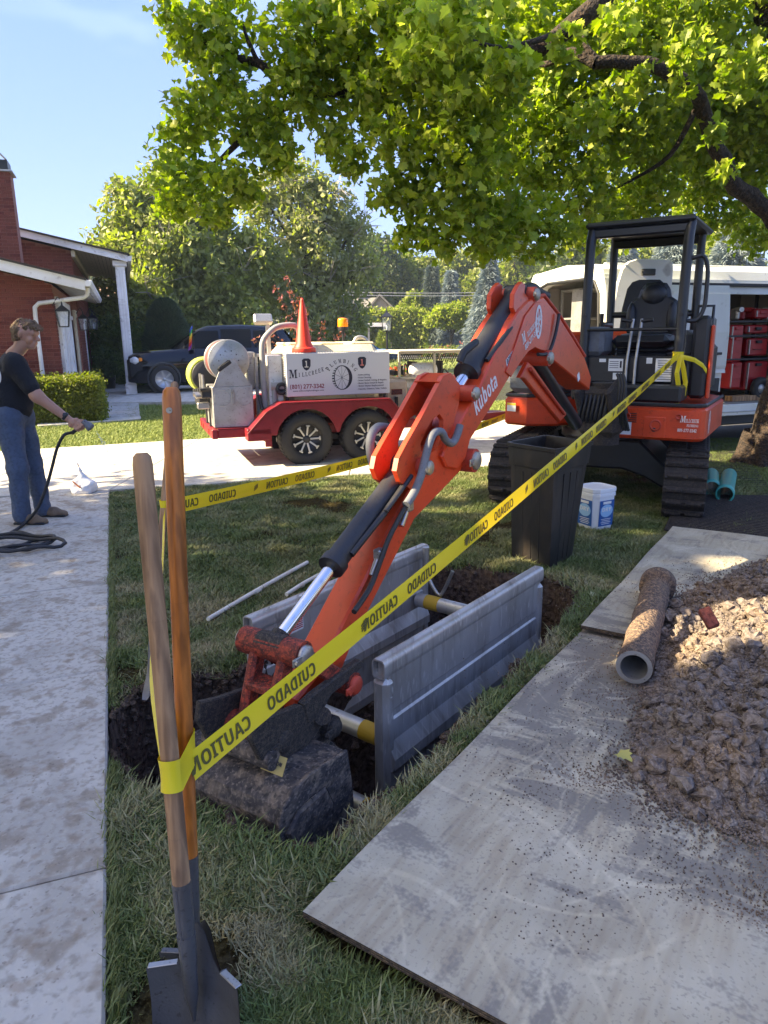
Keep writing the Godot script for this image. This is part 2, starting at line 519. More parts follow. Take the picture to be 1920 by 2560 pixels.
	textured(mat("denim", L(0.085, 0.12, 0.20), 0.9), clean, 5.0, speck, 0.08)
	textured(mat("shirt", L(0.011, 0.012, 0.016), 0.9), null, 5.0, lumpy, 0.6)
	var sk := mat("skin", L(0.44, 0.235, 0.155), 0.55)
	sk.subsurf_scatter_enabled = true
	sk.subsurf_scatter_strength = 0.15
	textured(mat("hair", L(0.26, 0.17, 0.09), 0.6), blend_tex(256, 256, w, [[noise(0.09, 3, 91), Color(0.45, 0.4, 0.35), 0.4, 0.7, 0.8]]), 9.0, fine, 0.6)
	textured(mat("boot", L(0.20, 0.14, 0.09), 0.8), wear, 6.0)
	textured(mat("car_black", L(0.004, 0.005, 0.010), 0.06), null, 0.5)
	mat("car_white", L(0.72, 0.72, 0.72), 0.25)
	mat("car_blue", L(0.05, 0.14, 0.32), 0.2)
	mat("alloy", L(0.55, 0.55, 0.56), 0.35, 0.8)
	mat("lens", L(0.70, 0.72, 0.74), 0.15)
	mat("tail_red", L(0.4, 0.02, 0.02), 0.2)
	mat("paper", L(0.72, 0.73, 0.74), 0.7)
	mat("sticker_yellow", L(0.75, 0.50, 0.03), 0.6)
	textured(mat("stucco", L(0.50, 0.42, 0.36), 0.95), clean, 0.4)
	textured(mat("tan_brick", L(0.36, 0.25, 0.19), 0.95), clean, 0.4)
	textured(mat("roof_gray", L(0.26, 0.25, 0.24), 0.9), clean, 0.4)
	mat("water", Color(0.85, 0.9, 0.95, 0.35), 0.05)
	M.water.transparency = BaseMaterial3D.TRANSPARENCY_ALPHA

# ---------------------------------------------------------------- ground
var hole: PackedVector2Array
var walk_a: Vector3
var walk_b: Vector3
var drive_a: Vector3
var drive_b: Vector3
var far_a: Vector3
var far_b: Vector3
var lump := FastNoiseLite.new()
var rough_n := FastNoiseLite.new()
func right_of_walk(p: Vector3) -> float:        # metres to the right of the walk's edge
	var d := (walk_b - walk_a).normalized()
	return (p - walk_a).dot(Vector3(-d.z, 0, d.x))
func near_of_drive(p: Vector3) -> float:        # metres on the camera's side of the driveway's near edge
	var d := (drive_b - drive_a).normalized()
	return (p - drive_a).dot(Vector3(-d.z, 0, d.x))
func near_of_far(p: Vector3) -> float:
	var d := (far_b - far_a).normalized()
	return (p - far_a).dot(Vector3(-d.z, 0, d.x))
func hole_dist(q: Vector2) -> float:            # negative inside the trench
	var best := 1e9
	var inside := false
	var n := hole.size()
	var j := n - 1
	for i in n:
		var a := hole[i]
		var b := hole[j]
		var e := b - a
		var w := q - a
		var d := (w - e * clampf(w.dot(e) / e.length_squared(), 0.0, 1.0)).length_squared()
		if d < best: best = d
		if (a.y > q.y) != (b.y > q.y) and q.x < (b.x - a.x) * (q.y - a.y) / (b.y - a.y) + a.x: inside = not inside
		j = i
	return -sqrt(best) if inside else sqrt(best)
func lawn_height(q: Vector2, hd: float) -> float:
	var y := rough_n.get_noise_2d(q.x, q.y) * 0.018 + lump.get_noise_2d(q.x, q.y) * 0.02
	var sod := clampf(1.0 - Vector2(q.x + 1.0, q.y + 5.6).length() / 1.5, 0.0, 1.0)     # lifted sod in front of the driveway
	y += sod * (0.05 + 0.10 * maxf(0.0, rough_n.get_noise_2d(q.x * 1.7 + 9.0, q.y * 1.7)))
	if hd < 0.30: y += (0.30 - maxf(hd, 0.0)) * 0.08 * (0.4 + lump.get_noise_2d(q.x * 3.0, q.y * 3.0))
	if hd < 0.0:
		var t := clampf(-hd / 0.13, 0.0, 1.0)
		y += -1.15 * t * t * (3.0 - 2.0 * t) + 0.10 * lump.get_noise_2d(q.x * 5.0, q.y * 5.0) * minf(1.0, -hd * 8.0)
	return y
func make_ground() -> void:
	lump = noise(0.9, 4, 3)
	rough_n = noise(1.3, 3, 8)
	walk_a = gp(266, 2560); walk_b = gp(274, 1230)
	drive_a = gp(274, 1230); drive_b = gp(1230, 1170)
	far_a = gp(0, 1133); far_b = gp(539, 1099)
	for p in [[272, 1800], [288, 1905], [350, 1955], [440, 1985], [520, 2010], [600, 2075], [680, 2125], [760, 2142], [850, 2110], [890, 2040], [985, 1970], [1080, 1880], [1200, 1762], [1330, 1632], [1420, 1550], [1440, 1500], [1390, 1452], [1290, 1440], [1170, 1425], [1085, 1425], [1000, 1470], [800, 1590], [660, 1660], [560, 1695], [450, 1700], [350, 1735], [290, 1770]]:
		var g := gp(p[0], p[1])
		hole.append(Vector2(g.x, g.z))
	# the near lawn with the trench dug into it
	var x0 := -3.4
	var x1 := 5.2
	var z0 := -9.4
	var z1 := -0.4
	var c := 0.03
	var nx := int((x1 - x0) / c)
	var nz := int((z1 - z0) / c)
	var st := S()
	st.set_smooth_group(0)
	var spots := noise(0.8, 4, 17)
	for j in nz + 1:
		for i in nx + 1:
			var q := Vector2(x0 + (x1 - x0) * i / nx, z0 + (z1 - z0) * j / nz)
			var p3 := Vector3(q.x, 0, q.y)
			var hd := hole_dist(q) if q.y > -5.6 and q.x > -1.6 and q.x < 2.2 else 9.0
			hd += lump.get_noise_2d(q.x * 4.0, q.y * 4.0) * 0.05
			var y := lawn_height(q, hd)
			if right_of_walk(p3) < 0.0 or near_of_drive(p3) < 0.0: y = -0.10 if hd > 0.0 else y
			if (i == 0 or j == 0 or i == nx or j == nz): y = -0.05
			var dirt := clampf((0.09 - hd) / 0.10, 0.0, 1.0)
			var bare := clampf((spots.get_noise_2d(q.x, q.y) - 0.25) * 4.0, 0.0, 1.0)
			var edge := clampf(1.0 - absf(right_of_walk(p3) - 0.1) / 0.25, 0.0, 1.0) * clampf(1.0 - absf(q.y + 5.0) / 0.5, 0.0, 1.0)
			var col := Color(0.12, 0.11, 0.055).lerp(Color(0.22, 0.185, 0.13), bare * 0.8)
			col = col.lerp(Color(0.17, 0.14, 0.118), maxf(dirt, edge))
			st.set_color(col)
			st.add_vertex(Vector3(q.x, y, q.y))
	for j in nz:
		for i in nx:
			var a := j * (nx + 1) + i
			for k in [a, a + 1, a + nx + 2, a, a + nx + 2, a + nx + 1]: st.add_index(k)
	structure(st, "lawn", M.soil)
	# everything round it, out to the horizon
	st = S()
	var R := 600.0
	var y := -0.05
	for r in [[-R, -R, R, z0], [-R, z1, R, 60.0], [-R, z0, x0, z1], [x1, z0, R, z1]]:
		quad(st, Vector3(r[0], y, r[3]), Vector3(r[2], y, r[3]), Vector3(r[2], y, r[1]), Vector3(r[0], y, r[1]))
	structure(st, "ground", M.lawn)
func slab(st: SurfaceTool, pts: Array, top: float, thick: float, bev := 0.006) -> void:
	var poly := []
	for p in pts: poly.append(Vector2(p.x, p.z))
	prism(st, poly, Vector3(0, 0, 0), Vector3.RIGHT, Vector3.BACK, Vector3.UP, top - thick, top, bev)
func make_paving() -> void:
	# the walk: slabs with tooled joints
	var walk := Node3D.new()
	walk.name = "sidewalk"
	walk.set_meta("kind", "structure")
	add_child(walk)
	var dv := (walk_b - walk_a).normalized()
	var left := Vector3(dv.z, 0, -dv.x)
	var s0 := -3.0
	for cut in [gp(262, 2190), gp(266, 1690), gp(270, 1470), gp(272, 1330), walk_b]:
		var s1: float = (cut - walk_a).dot(dv)
		var a := walk_a + dv * (s0 + 0.004)
		var b := walk_a + dv * (s1 - 0.004)
		var st := S()
		slab(st, [a, b, b + left * 1.9, a + left * 1.9], 0.035, 0.14, 0.008)
		put(st, "slab", M.concrete, walk)
		s0 = s1
	# the driveway across the picture
	var drv := Node3D.new()
	drv.name = "driveway"
	drv.set_meta("kind", "structure")
	add_child(drv)
	var dn := (drive_b - drive_a).normalized()
	var df := (far_b - far_a).normalized()
	var cuts := [-14.0, -8.2, -4.6, -2.95, -0.4, 2.1, 4.4]
	var on := func(p0: Vector3, d: Vector3, x: float) -> Vector3: return p0 + d * ((x - p0.x) / d.x)
	for i in cuts.size() - 1:
		var xa: float = cuts[i] + 0.005
		var xb: float = cuts[i + 1] - 0.005
		var st := S()
		var na: Vector3 = on.call(drive_a, dn, xa)
		var nb: Vector3 = on.call(drive_a, dn, xb)
		var fa: Vector3 = on.call(far_a, df, xa)
		var fb: Vector3 = on.call(far_a, df, xb)
		slab(st, [na, nb, fb, fa], 0.03, 0.12, 0.008)
		put(st, "slab", M.driveway, drv)
	# the street beyond the driveway, running away from the camera
	var st := S()
	slab(st, [Vector3(4.45, 0, -9.45), Vector3(14, 0, -12.6), Vector3(14, 0, -34), Vector3(4.45, 0, -30)], 0.012, 0.06, 0.0)
	structure(st, "street", M.asphalt)
	st = S()
	slab(st, [Vector3(-60, 0, -52), Vector3(90, 0, -52), Vector3(90, 0, -62), Vector3(-60, 0, -62)], 0.0, 0.06, 0.0)
	structure(st, "far_street", M.asphalt)
	st = S()
	slab(st, [Vector3(2.0, 0, -66), Vector3(14, 0, -66), Vector3(14, 0, -84), Vector3(2.0, 0, -84)], 0.01, 0.05, 0.0)
	structure(st, "far_driveway", M.driveway)
	# path to the house and the parking place of the dark car
	var path := Node3D.new()
	path.name = "path"
	path.set_meta("kind", "structure")
	add_child(path)
	st = S()
	slab(st, [gp(94, 1068), gp(352, 1050), gp(352, 1044), gp(94, 1061)], 0.03, 0.1)
	put(st, "kerb", M.driveway, path)
	for r in [[[265, 1052], [350, 1044], [345, 990], [255, 1000]], [[255, 999], [345, 989], [335, 955], [245, 960]], [[245, 959], [334, 954], [325, 930], [240, 930]]]:
		st = S()
		var q := []
		for p in r: q.append(gp(p[0], p[1]))
		slab(st, q, 0.02, 0.1)
		put(st, "slab", M.concrete, path)
	st = S()
	slab(st, [Vector3(-7.2, 0, -18.2), Vector3(-0.6, 0, -18.2), Vector3(-0.6, 0, -24.5), Vector3(-7.2, 0, -24.5)], 0.045, 0.12)
	put(st, "parking_slab", M.driveway, path)
# ---------------------------------------------------------------- the house on the left
const HE := Vector3(0.943, 0, -0.333)      # along its gable front
const HD := Vector3(-0.333, 0, -0.943)     # away from the camera
var HO := Vector3(-6.864, 0, -15.5)
func hp(s: float, y: float, d: float) -> Vector3: return HO + HE * s + HD * d + Vector3.UP * y
func hs(x: float, y: float, d: float) -> Vector2:
	var p := onp(x, y, HO + HD * d, HD) - HO
	return Vector2(p.dot(HE), p.y)
func hbox(st: SurfaceTool, s0: float, s1: float, y0: float, y1: float, d0: float, d1: float, bev := 0.0) -> void:
	box(st, hp((s0 + s1) / 2, (y0 + y1) / 2, (d0 + d1) / 2), Vector3(s1 - s0, y1 - y0, absf(d1 - d0)), Basis(HE, Vector3.UP, -HD), bev)
func lay_bricks(house: Node3D, bm: Mesh, o: Vector3, along: Vector3, out: Vector3, length: float, y0: float, top: Callable, rest: SurfaceTool, shown: Callable) -> void:
	var row := 0
	var y := y0
	while y < 6.0:
		var s := -0.12 if row % 2 else 0.0
		while s < length:
			var s1 := minf(s + 0.238, length)
			var a := maxf(s, 0.0)
			if s1 - a > 0.05 and y + 0.075 < top.call((a + s1) / 2):
				var k := (s1 - a) / 0.238
				var x := Transform3D(Basis(along * k, Vector3.UP, out), o + along * ((a + s1) / 2) + Vector3.UP * (y + 0.036) + out * rng.randf_range(-0.001, 0.0015))
				if shown.call(x.origin): inst(bm, "brick", [M.brick, M.brick_dark, M.brick, M.brick_pale][rng.randi() % 4], house, x)
				else: rest.append_from(bm, 0, x)
			s += 0.248
		y += 0.081
		row += 1
func lantern(house: Node3D, c: Vector3, out: Vector3, k := 1.0) -> void:       # c: middle of the glass body
	var st := S()
	var b := turn(out)
	var r0 := 0.075 * k
	var r1 := 0.11 * k
	var h0 := -0.15 * k
	var h1 := 0.13 * k
	for i in 4:
		var a := Basis(Vector3.UP, i * PI / 2) * b
		var p0 := c + a * Vector3(r0, h0, r0)
		var p1 := c + a * Vector3(r1, h1, r1)
		bar(st, p0, p1, 0.014 * k, 0.014 * k)
		bar(st, p0, c + a * Vector3(-r0, h0, r0), 0.016 * k, 0.016 * k)
		bar(st, p1, c + a * Vector3(-r1, h1, r1), 0.018 * k, 0.018 * k)
		otri(st, c + a * Vector3(r1 * 1.15, h1, r1 * 1.15), c + a * Vector3(-r1 * 1.15, h1, r1 * 1.15), c + Vector3.UP * (h1 + 0.11 * k), c)
	cyl(st, c + Vector3.UP * (h1 + 0.08 * k), c + Vector3.UP * (h1 + 0.17 * k), 0.02 * k, 0.008 * k, 8)
	box(st, c + Vector3.UP * h0, Vector3(0.15, 0.02, 0.15) * k, b)
	tube(st, arc_pts(c + Vector3.UP * (h1 + 0.16 * k), [c + Vector3.UP * (h1 + 0.24 * k) - out * 0.06], c + Vector3.UP * (h1 + 0.1) - out * 0.18, 8), 0.012, 6)
	var o := put(st, "lantern", M.black, house)
	st = S()
	for i in 4:
		var a := Basis(Vector3.UP, i * PI / 2) * b
		oquad(st, c + a * Vector3(r0, h0, r0 * 0.98), c + a * Vector3(r1, h1, r1 * 0.98), c + a * Vector3(-r1, h1, r1 * 0.98), c + a * Vector3(-r0, h0, r0 * 0.98), c)
	put(st, "lantern_glass", M.clear_glass, o)
	st = S()
	lathe(st, c + Vector3.UP * h0, Vector3.UP, [[0.018, 0.0], [0.018, 0.08], [0.022, 0.1], [0.026, 0.14], [0.0, 0.19]], 8)
	put(st, "bulb", M.paper, o)
func make_house() -> void:
	var h := thing("brick_house", "red brick house with white gable fascia, porch post and hanging lanterns", "house", HO)
	var slope := (2.81 - 3.18) / (0.68 + 0.84)
	var roof_y := func(s: float) -> float: return 2.58 + (s - 0.66) * slope      # underside of the front rake
	# front wing
	var st := S()
	prism(st, [Vector2(-5, 0), Vector2(-0.012, 0), Vector2(-0.012, roof_y.call(0.0) - 0.01), Vector2(-5, roof_y.call(-5.0) - 0.01)], hp(0, 0, 0.012), HE, Vector3.UP, HD, 0.0, 6.9)
	put(st, "wall", M.mortar, h)
	var bst := S()
	box(bst, Vector3.ZERO, Vector3(0.238, 0.071, 0.02), Basis.IDENTITY, 0.004)
	var bm := mesh_of(bst)
	var rest := S()
	var in_view := func(p: Vector3) -> bool:
		var q := seen(p)
		return q.x > -12 and q.y > 380 and q.y < 1010
	lay_bricks(h, bm, hp(0, 0, 0.008), -HE, -HD, 2.4, 0.05, func(s): return roof_y.call(-s), rest, in_view)
	lay_bricks(h, bm, hp(-0.004, 0, 0.03), HD, HE, 0.30, 0.05, func(s): return 2.6, rest, in_view)
	# white board wall of the wing's side, boards one by one
	for i in 10:
		st = S()
		var d0 := 0.34 + i * 0.45
		hbox(st, -0.01, 0.035 if i % 2 == 0 else 0.02, 0.08, 2.5, d0, d0 + 0.438, 0.006)
		put(st, "board", M.white_trim, h)
	st = S()
	hbox(st, -0.01, 0.06, 2.12, 2.22, 0.32, 4.9, 0.01)
	hbox(st, -0.01, 0.08, 0.05, 2.5, 0.30, 0.36, 0.01)
	put(st, "door_trim", M.white_trim, h)
	st = S()
	hbox(st, 0.03, 0.10, 0.05, 2.3, 5.2, 5.75, 0.02)
	hbox(st, 0.03, 0.13, 2.2, 2.4, 5.15, 5.8, 0.02)
	put(st, "pilaster", M.cream_trim, h)
	# main block behind
	st = S()
	var B0 := hs(37, 568, 5.4)
	var B1 := hs(325, 637, 5.4)
	var b1 := hs(320, 655, 5.4)
	var sb := (B1.y - B0.y) / (B1.x - B0.x)
	var under := func(s: float) -> float: return b1.y + (s - b1.x) * sb
	prism(st, [Vector2(-6, 0), Vector2(0.14, 0), Vector2(0.14, under.call(0.14) - 0.03), Vector2(-6, under.call(-6.0) - 0.03)], hp(0, 0, 5.72), HE, Vector3.UP, HD, 0.0, 16.0)
	put(st, "wall", M.mortar, h)
	lay_bricks(h, bm, hp(0.145, 0, 5.71), -HE, -HD, 1.9, 2.72, func(s): return under.call(-s + 0.14) - 0.04, rest, in_view)
	lay_bricks(h, bm, hp(0.148, 0, 5.73), HD, HE, 8.0, 0.3, func(s): return under.call(0.14) - 0.1, rest, func(p): return false)
	# openings in the long side wall
	for a in [[8.6, 9.6, 0.05, 2.2], [12.0, 13.6, 0.9, 2.2]]:
		st = S()
		hbox(st, 0.15, 0.19, a[2] - 0.08, a[3] + 0.1, a[0] - 0.12, a[1] + 0.12, 0.01)
		var f := put(st, "window", M.white_trim, h)
		st = S()
		hbox(st, 0.185, 0.195, a[2], a[3], a[0], a[1])
		put(st, "pane", M.glass_dark, f)
	put(rest, "brickwork", M.brick, h).set_meta("kind", "stuff")
	# chimney
	var cr := hs(52, 650, 3.8).x
	st = S()
	hbox(st, cr - 1.1, cr - 0.012, 2.5, 5.58, 3.812, 4.5)
	var ch := put(st, "chimney", M.mortar, h)
	lay_bricks(h, bm, hp(cr, 0, 3.81), -HE, -HD, 1.1, 3.3, func(s): return 5.6, SurfaceTool.new() if false else S(), in_view)
	st = S()
	hbox(st, cr - 1.15, cr + 0.06, 5.58, 5.62, 3.74, 4.56, 0.004)
	put(st, "cap", M.galvanised, ch)
	st = S()
	hbox(st, cr - 1.0, cr - 0.03, 5.62, 5.86, 3.84, 4.46, 0.004)
	bar(st, hp(cr - 0.05, 5.86, 3.85), hp(cr - 0.35, 6.2, 4.1), 0.03, 0.03)
	put(st, "flue", M.black, ch)
	# front rake roof: fascia, shingles, soffit boards, gutter, downspout
	var line := func(s: float, dy: float) -> Vector2: return Vector2(s, roof_y.call(s) + dy)
	st = S()
	prism(st, [line.call(-5.0, 0.0), line.call(0.66, 0.0), line.call(0.66, 0.22), line.call(-5.0, 0.22)], hp(0, 0, -0.42), HE, Vector3.UP, HD, 0.0, 0.04, 0.004)
	put(st, "fascia", M.white_trim, h)
	st = S()
	prism(st, [line.call(-5.0, 0.205), line.call(0.70, 0.205), line.call(0.70, 0.25), line.call(-5.0, 0.25)], hp(0, 0, -0.46), HE, Vector3.UP, HD, 0.0, 7.4, 0.003)
	var rf := put(st, "roof", M.shingle, h)
	st = S()
	prism(st, [line.call(-5.0, 0.185), line.call(0.69, 0.185), line.call(0.69, 0.215), line.call(-5.0, 0.215)], hp(0, 0, -0.445), HE, Vector3.UP, HD, 0.0, 0.02)
	put(st, "drip_edge", M.white_trim, rf)
	for i in 5:
		st = S()
		var s0 := 0.02 + i * 0.128
		prism(st, [line.call(s0, 0.05), line.call(s0 + 0.122, 0.05), line.call(s0 + 0.122, 0.07), line.call(s0, 0.07)], hp(0, 0, -0.37), HE, Vector3.UP, HD, 0.0, 7.2)
		put(st, "soffit_board", M.cream_trim, h)
	st = S()
	prism(st, [Vector2(0.66, 2.66), Vector2(0.76, 2.66), Vector2(0.80, 2.74), Vector2(0.80, 2.79), Vector2(0.66, 2.79)], hp(0, 0, -0.44), HE, Vector3.UP, HD, 0.0, 7.4, 0.008)
	put(st, "gutter", M.white_trim, h)
	st = S()
	var dp := [hp(0.70, 2.66, -0.2), hp(0.68, 2.52, -0.14), hp(0.60, 2.46, -0.12), hp(-0.28, 2.34, -0.07), hp(-0.36, 2.26, -0.07), hp(-0.37, 2.1, -0.07), hp(-0.37, 0.1, -0.07)]
	tube(st, dp, 0.045, 8)
	put(st, "downspout", M.white_trim, h)
	# big porch roof
	var l2 := func(s: float, dy: float) -> Vector2: return Vector2(s, under.call(s) + dy)
	st = S()
	prism(st, [l2.call(-6.0, 0.0), l2.call(b1.x, 0.0), l2.call(b1.x, 0.2), l2.call(-6.0, 0.2)], hp(0, 0, 5.36), HE, Vector3.UP, HD, 0.0, 0.05, 0.004)
	put(st, "fascia", M.white_trim, h)
	st = S()
	prism(st, [l2.call(-6.0, 0.18), l2.call(b1.x + 0.06, 0.18), l2.call(b1.x + 0.06, 0.225), l2.call(-6.0, 0.225)], hp(0, 0, 5.3), HE, Vector3.UP, HD, 0.0, 9.5)
	put(st, "roof", M.shingle, h)
	for i in 13:
		st = S()
		var s0 := 0.16 + i * (b1.x - 0.2) / 13.0
		var w := (b1.x - 0.2) / 13.0
		prism(st, [l2.call(s0, 0.03), l2.call(s0 + w - 0.012, 0.03), l2.call(s0 + w - 0.012, 0.05), l2.call(s0, 0.05)], hp(0, 0, 5.42), HE, Vector3.UP, HD, 0.0, 9.2, 0.003)
		put(st, "soffit_board", M.cream_trim, h)
	st = S()
	prism(st, [Vector2(b1.x, b1.y + 0.02), Vector2(b1.x + 0.09, b1.y + 0.02), Vector2(b1.x + 0.12, b1.y + 0.16), Vector2(b1.x, b1.y + 0.16)], hp(0, 0, 5.34), HE, Vector3.UP, HD, 0.0, 9.3, 0.008)
	put(st, "gutter", M.white_trim, h)
	st = S()
	hbox(st, 0.16, 0.26, under.call(0.3) - 0.18, under.call(0.3) - 0.01, 5.5, 14.0, 0.01)
	put(st, "beam", M.cream_trim, h)
	st = S()
	var ps := hs(312, 800, 5.7).x
	hbox(st, ps - 0.13, ps + 0.13, 0.3, under.call(ps) + 0.0, 5.58, 5.84, 0.02)
	hbox(st, ps - 0.19, ps + 0.19, under.call(ps) - 0.16, under.call(ps) + 0.0, 5.52, 5.9, 0.02)
	hbox(st, ps - 0.16, ps + 0.16, 0.0, 0.32, 5.55, 5.87, 0.02)
	for k in 3: hbox(st, ps - 0.10 + k * 0.07, ps - 0.05 + k * 0.07, 0.45, under.call(ps) - 0.25, 5.566, 5.58, 0.005)
	put(st, "porch_post", M.white_trim, h)
	lantern(h, hp(0.16, 2.04, -0.12), HE, 1.15)
	lantern(h, hp(0.3, 2.03, 5.3), HE, 1.15)
	lantern(h, hp(0.42, 2.12, 9.0), HE, 1.25)
	lantern(h, hp(0.42, 2.12, 11.6), HE, 1.25)
	# neighbour glimpsed under the porch
	var nb := thing("tan_bungalow", "low yellow brick bungalow with pale roof seen past the porch post", "house", Vector3(-12, 0, -34))
	st = S()
	box(st, Vector3(-13.5, 1.2, -34), Vector3(9, 2.4, 5))
	put(st, "wall", mat("ochre", L(0.36, 0.29, 0.10), 0.9), nb)
	st = S()
	prism(st, [Vector2(-3.2, 2.4), Vector2(3.2, 2.4), Vector2(3.2, 2.6), Vector2(0, 3.9), Vector2(-3.2, 2.6)], Vector3(-13.5, 0, -34), Vector3.BACK, Vector3.UP, Vector3.RIGHT, -5.0, 5.0)
	put(st, "roof", mat("tile_roof", L(0.34, 0.22, 0.15), 0.9), nb)
	st = S()
	box(st, Vector3(-13.5, 2.42, -30.75), Vector3(10.1, 0.16, 0.06))
	put(st, "fascia", M.cream_trim, nb)

# ---------------------------------------------------------------- trees
var maple_leaf: ArrayMesh
var sprig: ArrayMesh
var needle_sprig: ArrayMesh
func leaf_shape() -> ArrayMesh:            # a five-lobed leaf about one unit across, folded a little along its midrib
	var out := [[0.0, -0.40], [0.14, -0.38], [0.38, -0.42], [0.36, -0.24], [0.56, -0.02], [0.40, 0.04], [0.42, 0.24], [0.22, 0.20], [0.15, 0.36], [0.0, 0.56]]
	var st := S()
	var c := Vector3(0, 0, -0.06)
	for s in [-1.0, 1.0]:
		for i in out.size() - 1:
			var a := Vector3(out[i][0] * s, absf(out[i][0]) * 0.30 - out[i][1] * out[i][1] * 0.45, out[i][1])
			var b := Vector3(out[i + 1][0] * s, absf(out[i + 1][0]) * 0.30 - out[i + 1][1] * out[i + 1][1] * 0.45, out[i + 1][1])
			if s > 0: tri(st, c, b, a)
			else: tri(st, c, a, b)
	return mesh_of(st)
func sprig_shape(n: int, spread: float, len_: float, wid: float, seed_: int) -> ArrayMesh:     # a handful of simple leaves round a point
	var r := RandomNumberGenerator.new()
	r.seed = seed_
	var st := S()
	for i in n:
		var b := Basis(Vector3(r.randfn(), r.randfn(), r.randfn()).normalized(), r.randf() * TAU)
		var o := Vector3(r.randfn(), r.randfn(), r.randfn()) * spread
		var p0 := o - b.z * len_ / 2
		var p1 := o + b.z * len_ / 2
		var l := o - b.x * wid / 2 + b.y * wid * 0.2
		var q := o + b.x * wid / 2 + b.y * wid * 0.2
		tri(st, p0, q, o); tri(st, q, p1, o); tri(st, p0, o, l); tri(st, o, p1, l)
	return mesh_of(st)
func limb(st: SurfaceTool, pts: Array, r0: float, r1: float, seg := 8) -> void:
	var p := arc_pts(pts[0], pts.slice(1, -1), pts[-1], maxi(4, pts.size() * 3))
	var rr := []
	for i in p.size():
		rr.append(lerpf(r0, r1, float(i) / (p.size() - 1)) * (1.0 + 0.12 * lump.get_noise_3dv(p[i] * 4.0)))
		p[i] += Vector3(rough_n.get_noise_2d(p[i].y * 2.0, 3.0), 0, rough_n.get_noise_2d(p[i].x * 2.0, 7.0)) * r0 * 0.6
	tube(st, p, rr, seg, false)
func crown_points(blobs: Array, per: float, gate: float, freq := 0.7) -> Array:      # points spread through uneven clumps
	var n := noise(freq, 3, 77)
	var out := []
	for b in blobs:
		var c: Vector3 = b[0]
		var r: Vector3 = b[1]
		var cnt := int(per * (r.x * r.y + r.y * r.z + r.x * r.z) / 3.0 * (b[2] if b.size() > 2 else 1.0))
		var got := 0
		var tries := 0
		while got < cnt and tries < cnt * 6:
			tries += 1
			var d := Vector3(rng.randfn(), rng.randfn(), rng.randfn()).normalized()
			var rad := pow(rng.randf(), 0.45)
			var p := c + d * r * rad * (0.86 + 0.35 * n.get_noise_3dv(c + d * 2.5))
			if n.get_noise_3dv(p * 1.6) < gate: continue
			out.append(p)
			got += 1
	return out
func leaf_xf(p: Vector3, size: float, flat := 0.5) -> Transform3D:
	var b := Basis(Vector3.UP, rng.randf() * TAU) * Basis(Vector3.RIGHT, rng.randfn() * flat + 0.45) * Basis(Vector3.BACK, rng.randfn() * flat)
	return Transform3D(b * Basis.from_scale(Vector3(rng.randf_range(0.75, 1.1), rng.randf_range(0.2, 1.6), rng.randf_range(0.85, 1.15)) * size * rng.randf_range(0.6, 1.3)), p)
func shade_col(a: Color, b: Color) -> Color:
	return a.lerp(b, rng.randf()) * rng.randf_range(0.8, 1.2)
func tree(called: String, label: String, base: Vector3, tr: float, blobs: Array, per: float, ca: Color, cb: Color, size := 1.0, group := "", gate := -0.15, twigs := 0, mesh: ArrayMesh = null) -> Node3D:
	var t := thing(called, label, "tree", base, group)
	var st := S()
	var top := Vector3.ZERO
	for b in blobs: top += b[0]
	top /= blobs.size()
	limb(st, [base + Vector3.DOWN * 0.1, base.lerp(top, 0.35) + Vector3(0.1, 0, 0), top], tr, tr * 0.35, 10)
	put(st, "trunk", M.bark, t)
	for b in blobs:
		st = S()
		var f := base.lerp(top, rng.randf_range(0.35, 0.8))
		limb(st, [f, f.lerp(b[0], 0.5) + Vector3.UP * 0.15 * b[1].y, b[0] + (b[0] - f) * 0.25], tr * 0.45, tr * 0.1, 6)
		put(st, "limb", M.bark, t)
	if twigs > 0:
		st = S()
		for i in twigs:
			var b = blobs[rng.randi() % blobs.size()]
			var d := Vector3(rng.randfn(), absf(rng.randfn()) * 0.6, rng.randfn()).normalized()
			var e: Vector3 = b[0] + d * b[1] * rng.randf_range(0.9, 1.15)
			var m: Vector3 = b[0].lerp(e, 0.5) + Vector3(rng.randfn(), rng.randfn(), rng.randfn()) * 0.3
			tube(st, [b[0], m, e], [0.035, 0.02, 0.006], 4, false)
			for k in 3: tube(st, [m, m.lerp(e, 0.6) + Vector3(rng.randfn(), rng.randfn(), rng.randfn()) * 0.35], [0.014, 0.004], 4, false)
		put(st, "bare_twigs", mat("twig", L(0.34, 0.31, 0.28), 0.9), t).set_meta("kind", "stuff")
	var xs := []
	var cs := []
	for p in crown_points(blobs, per, gate):
		xs.append(leaf_xf(p, size, 0.9))
		cs.append(shade_col(ca, cb))
	scatter("crown", sprig if mesh == null else mesh, xs, cs, M.leaf, t)
	return t
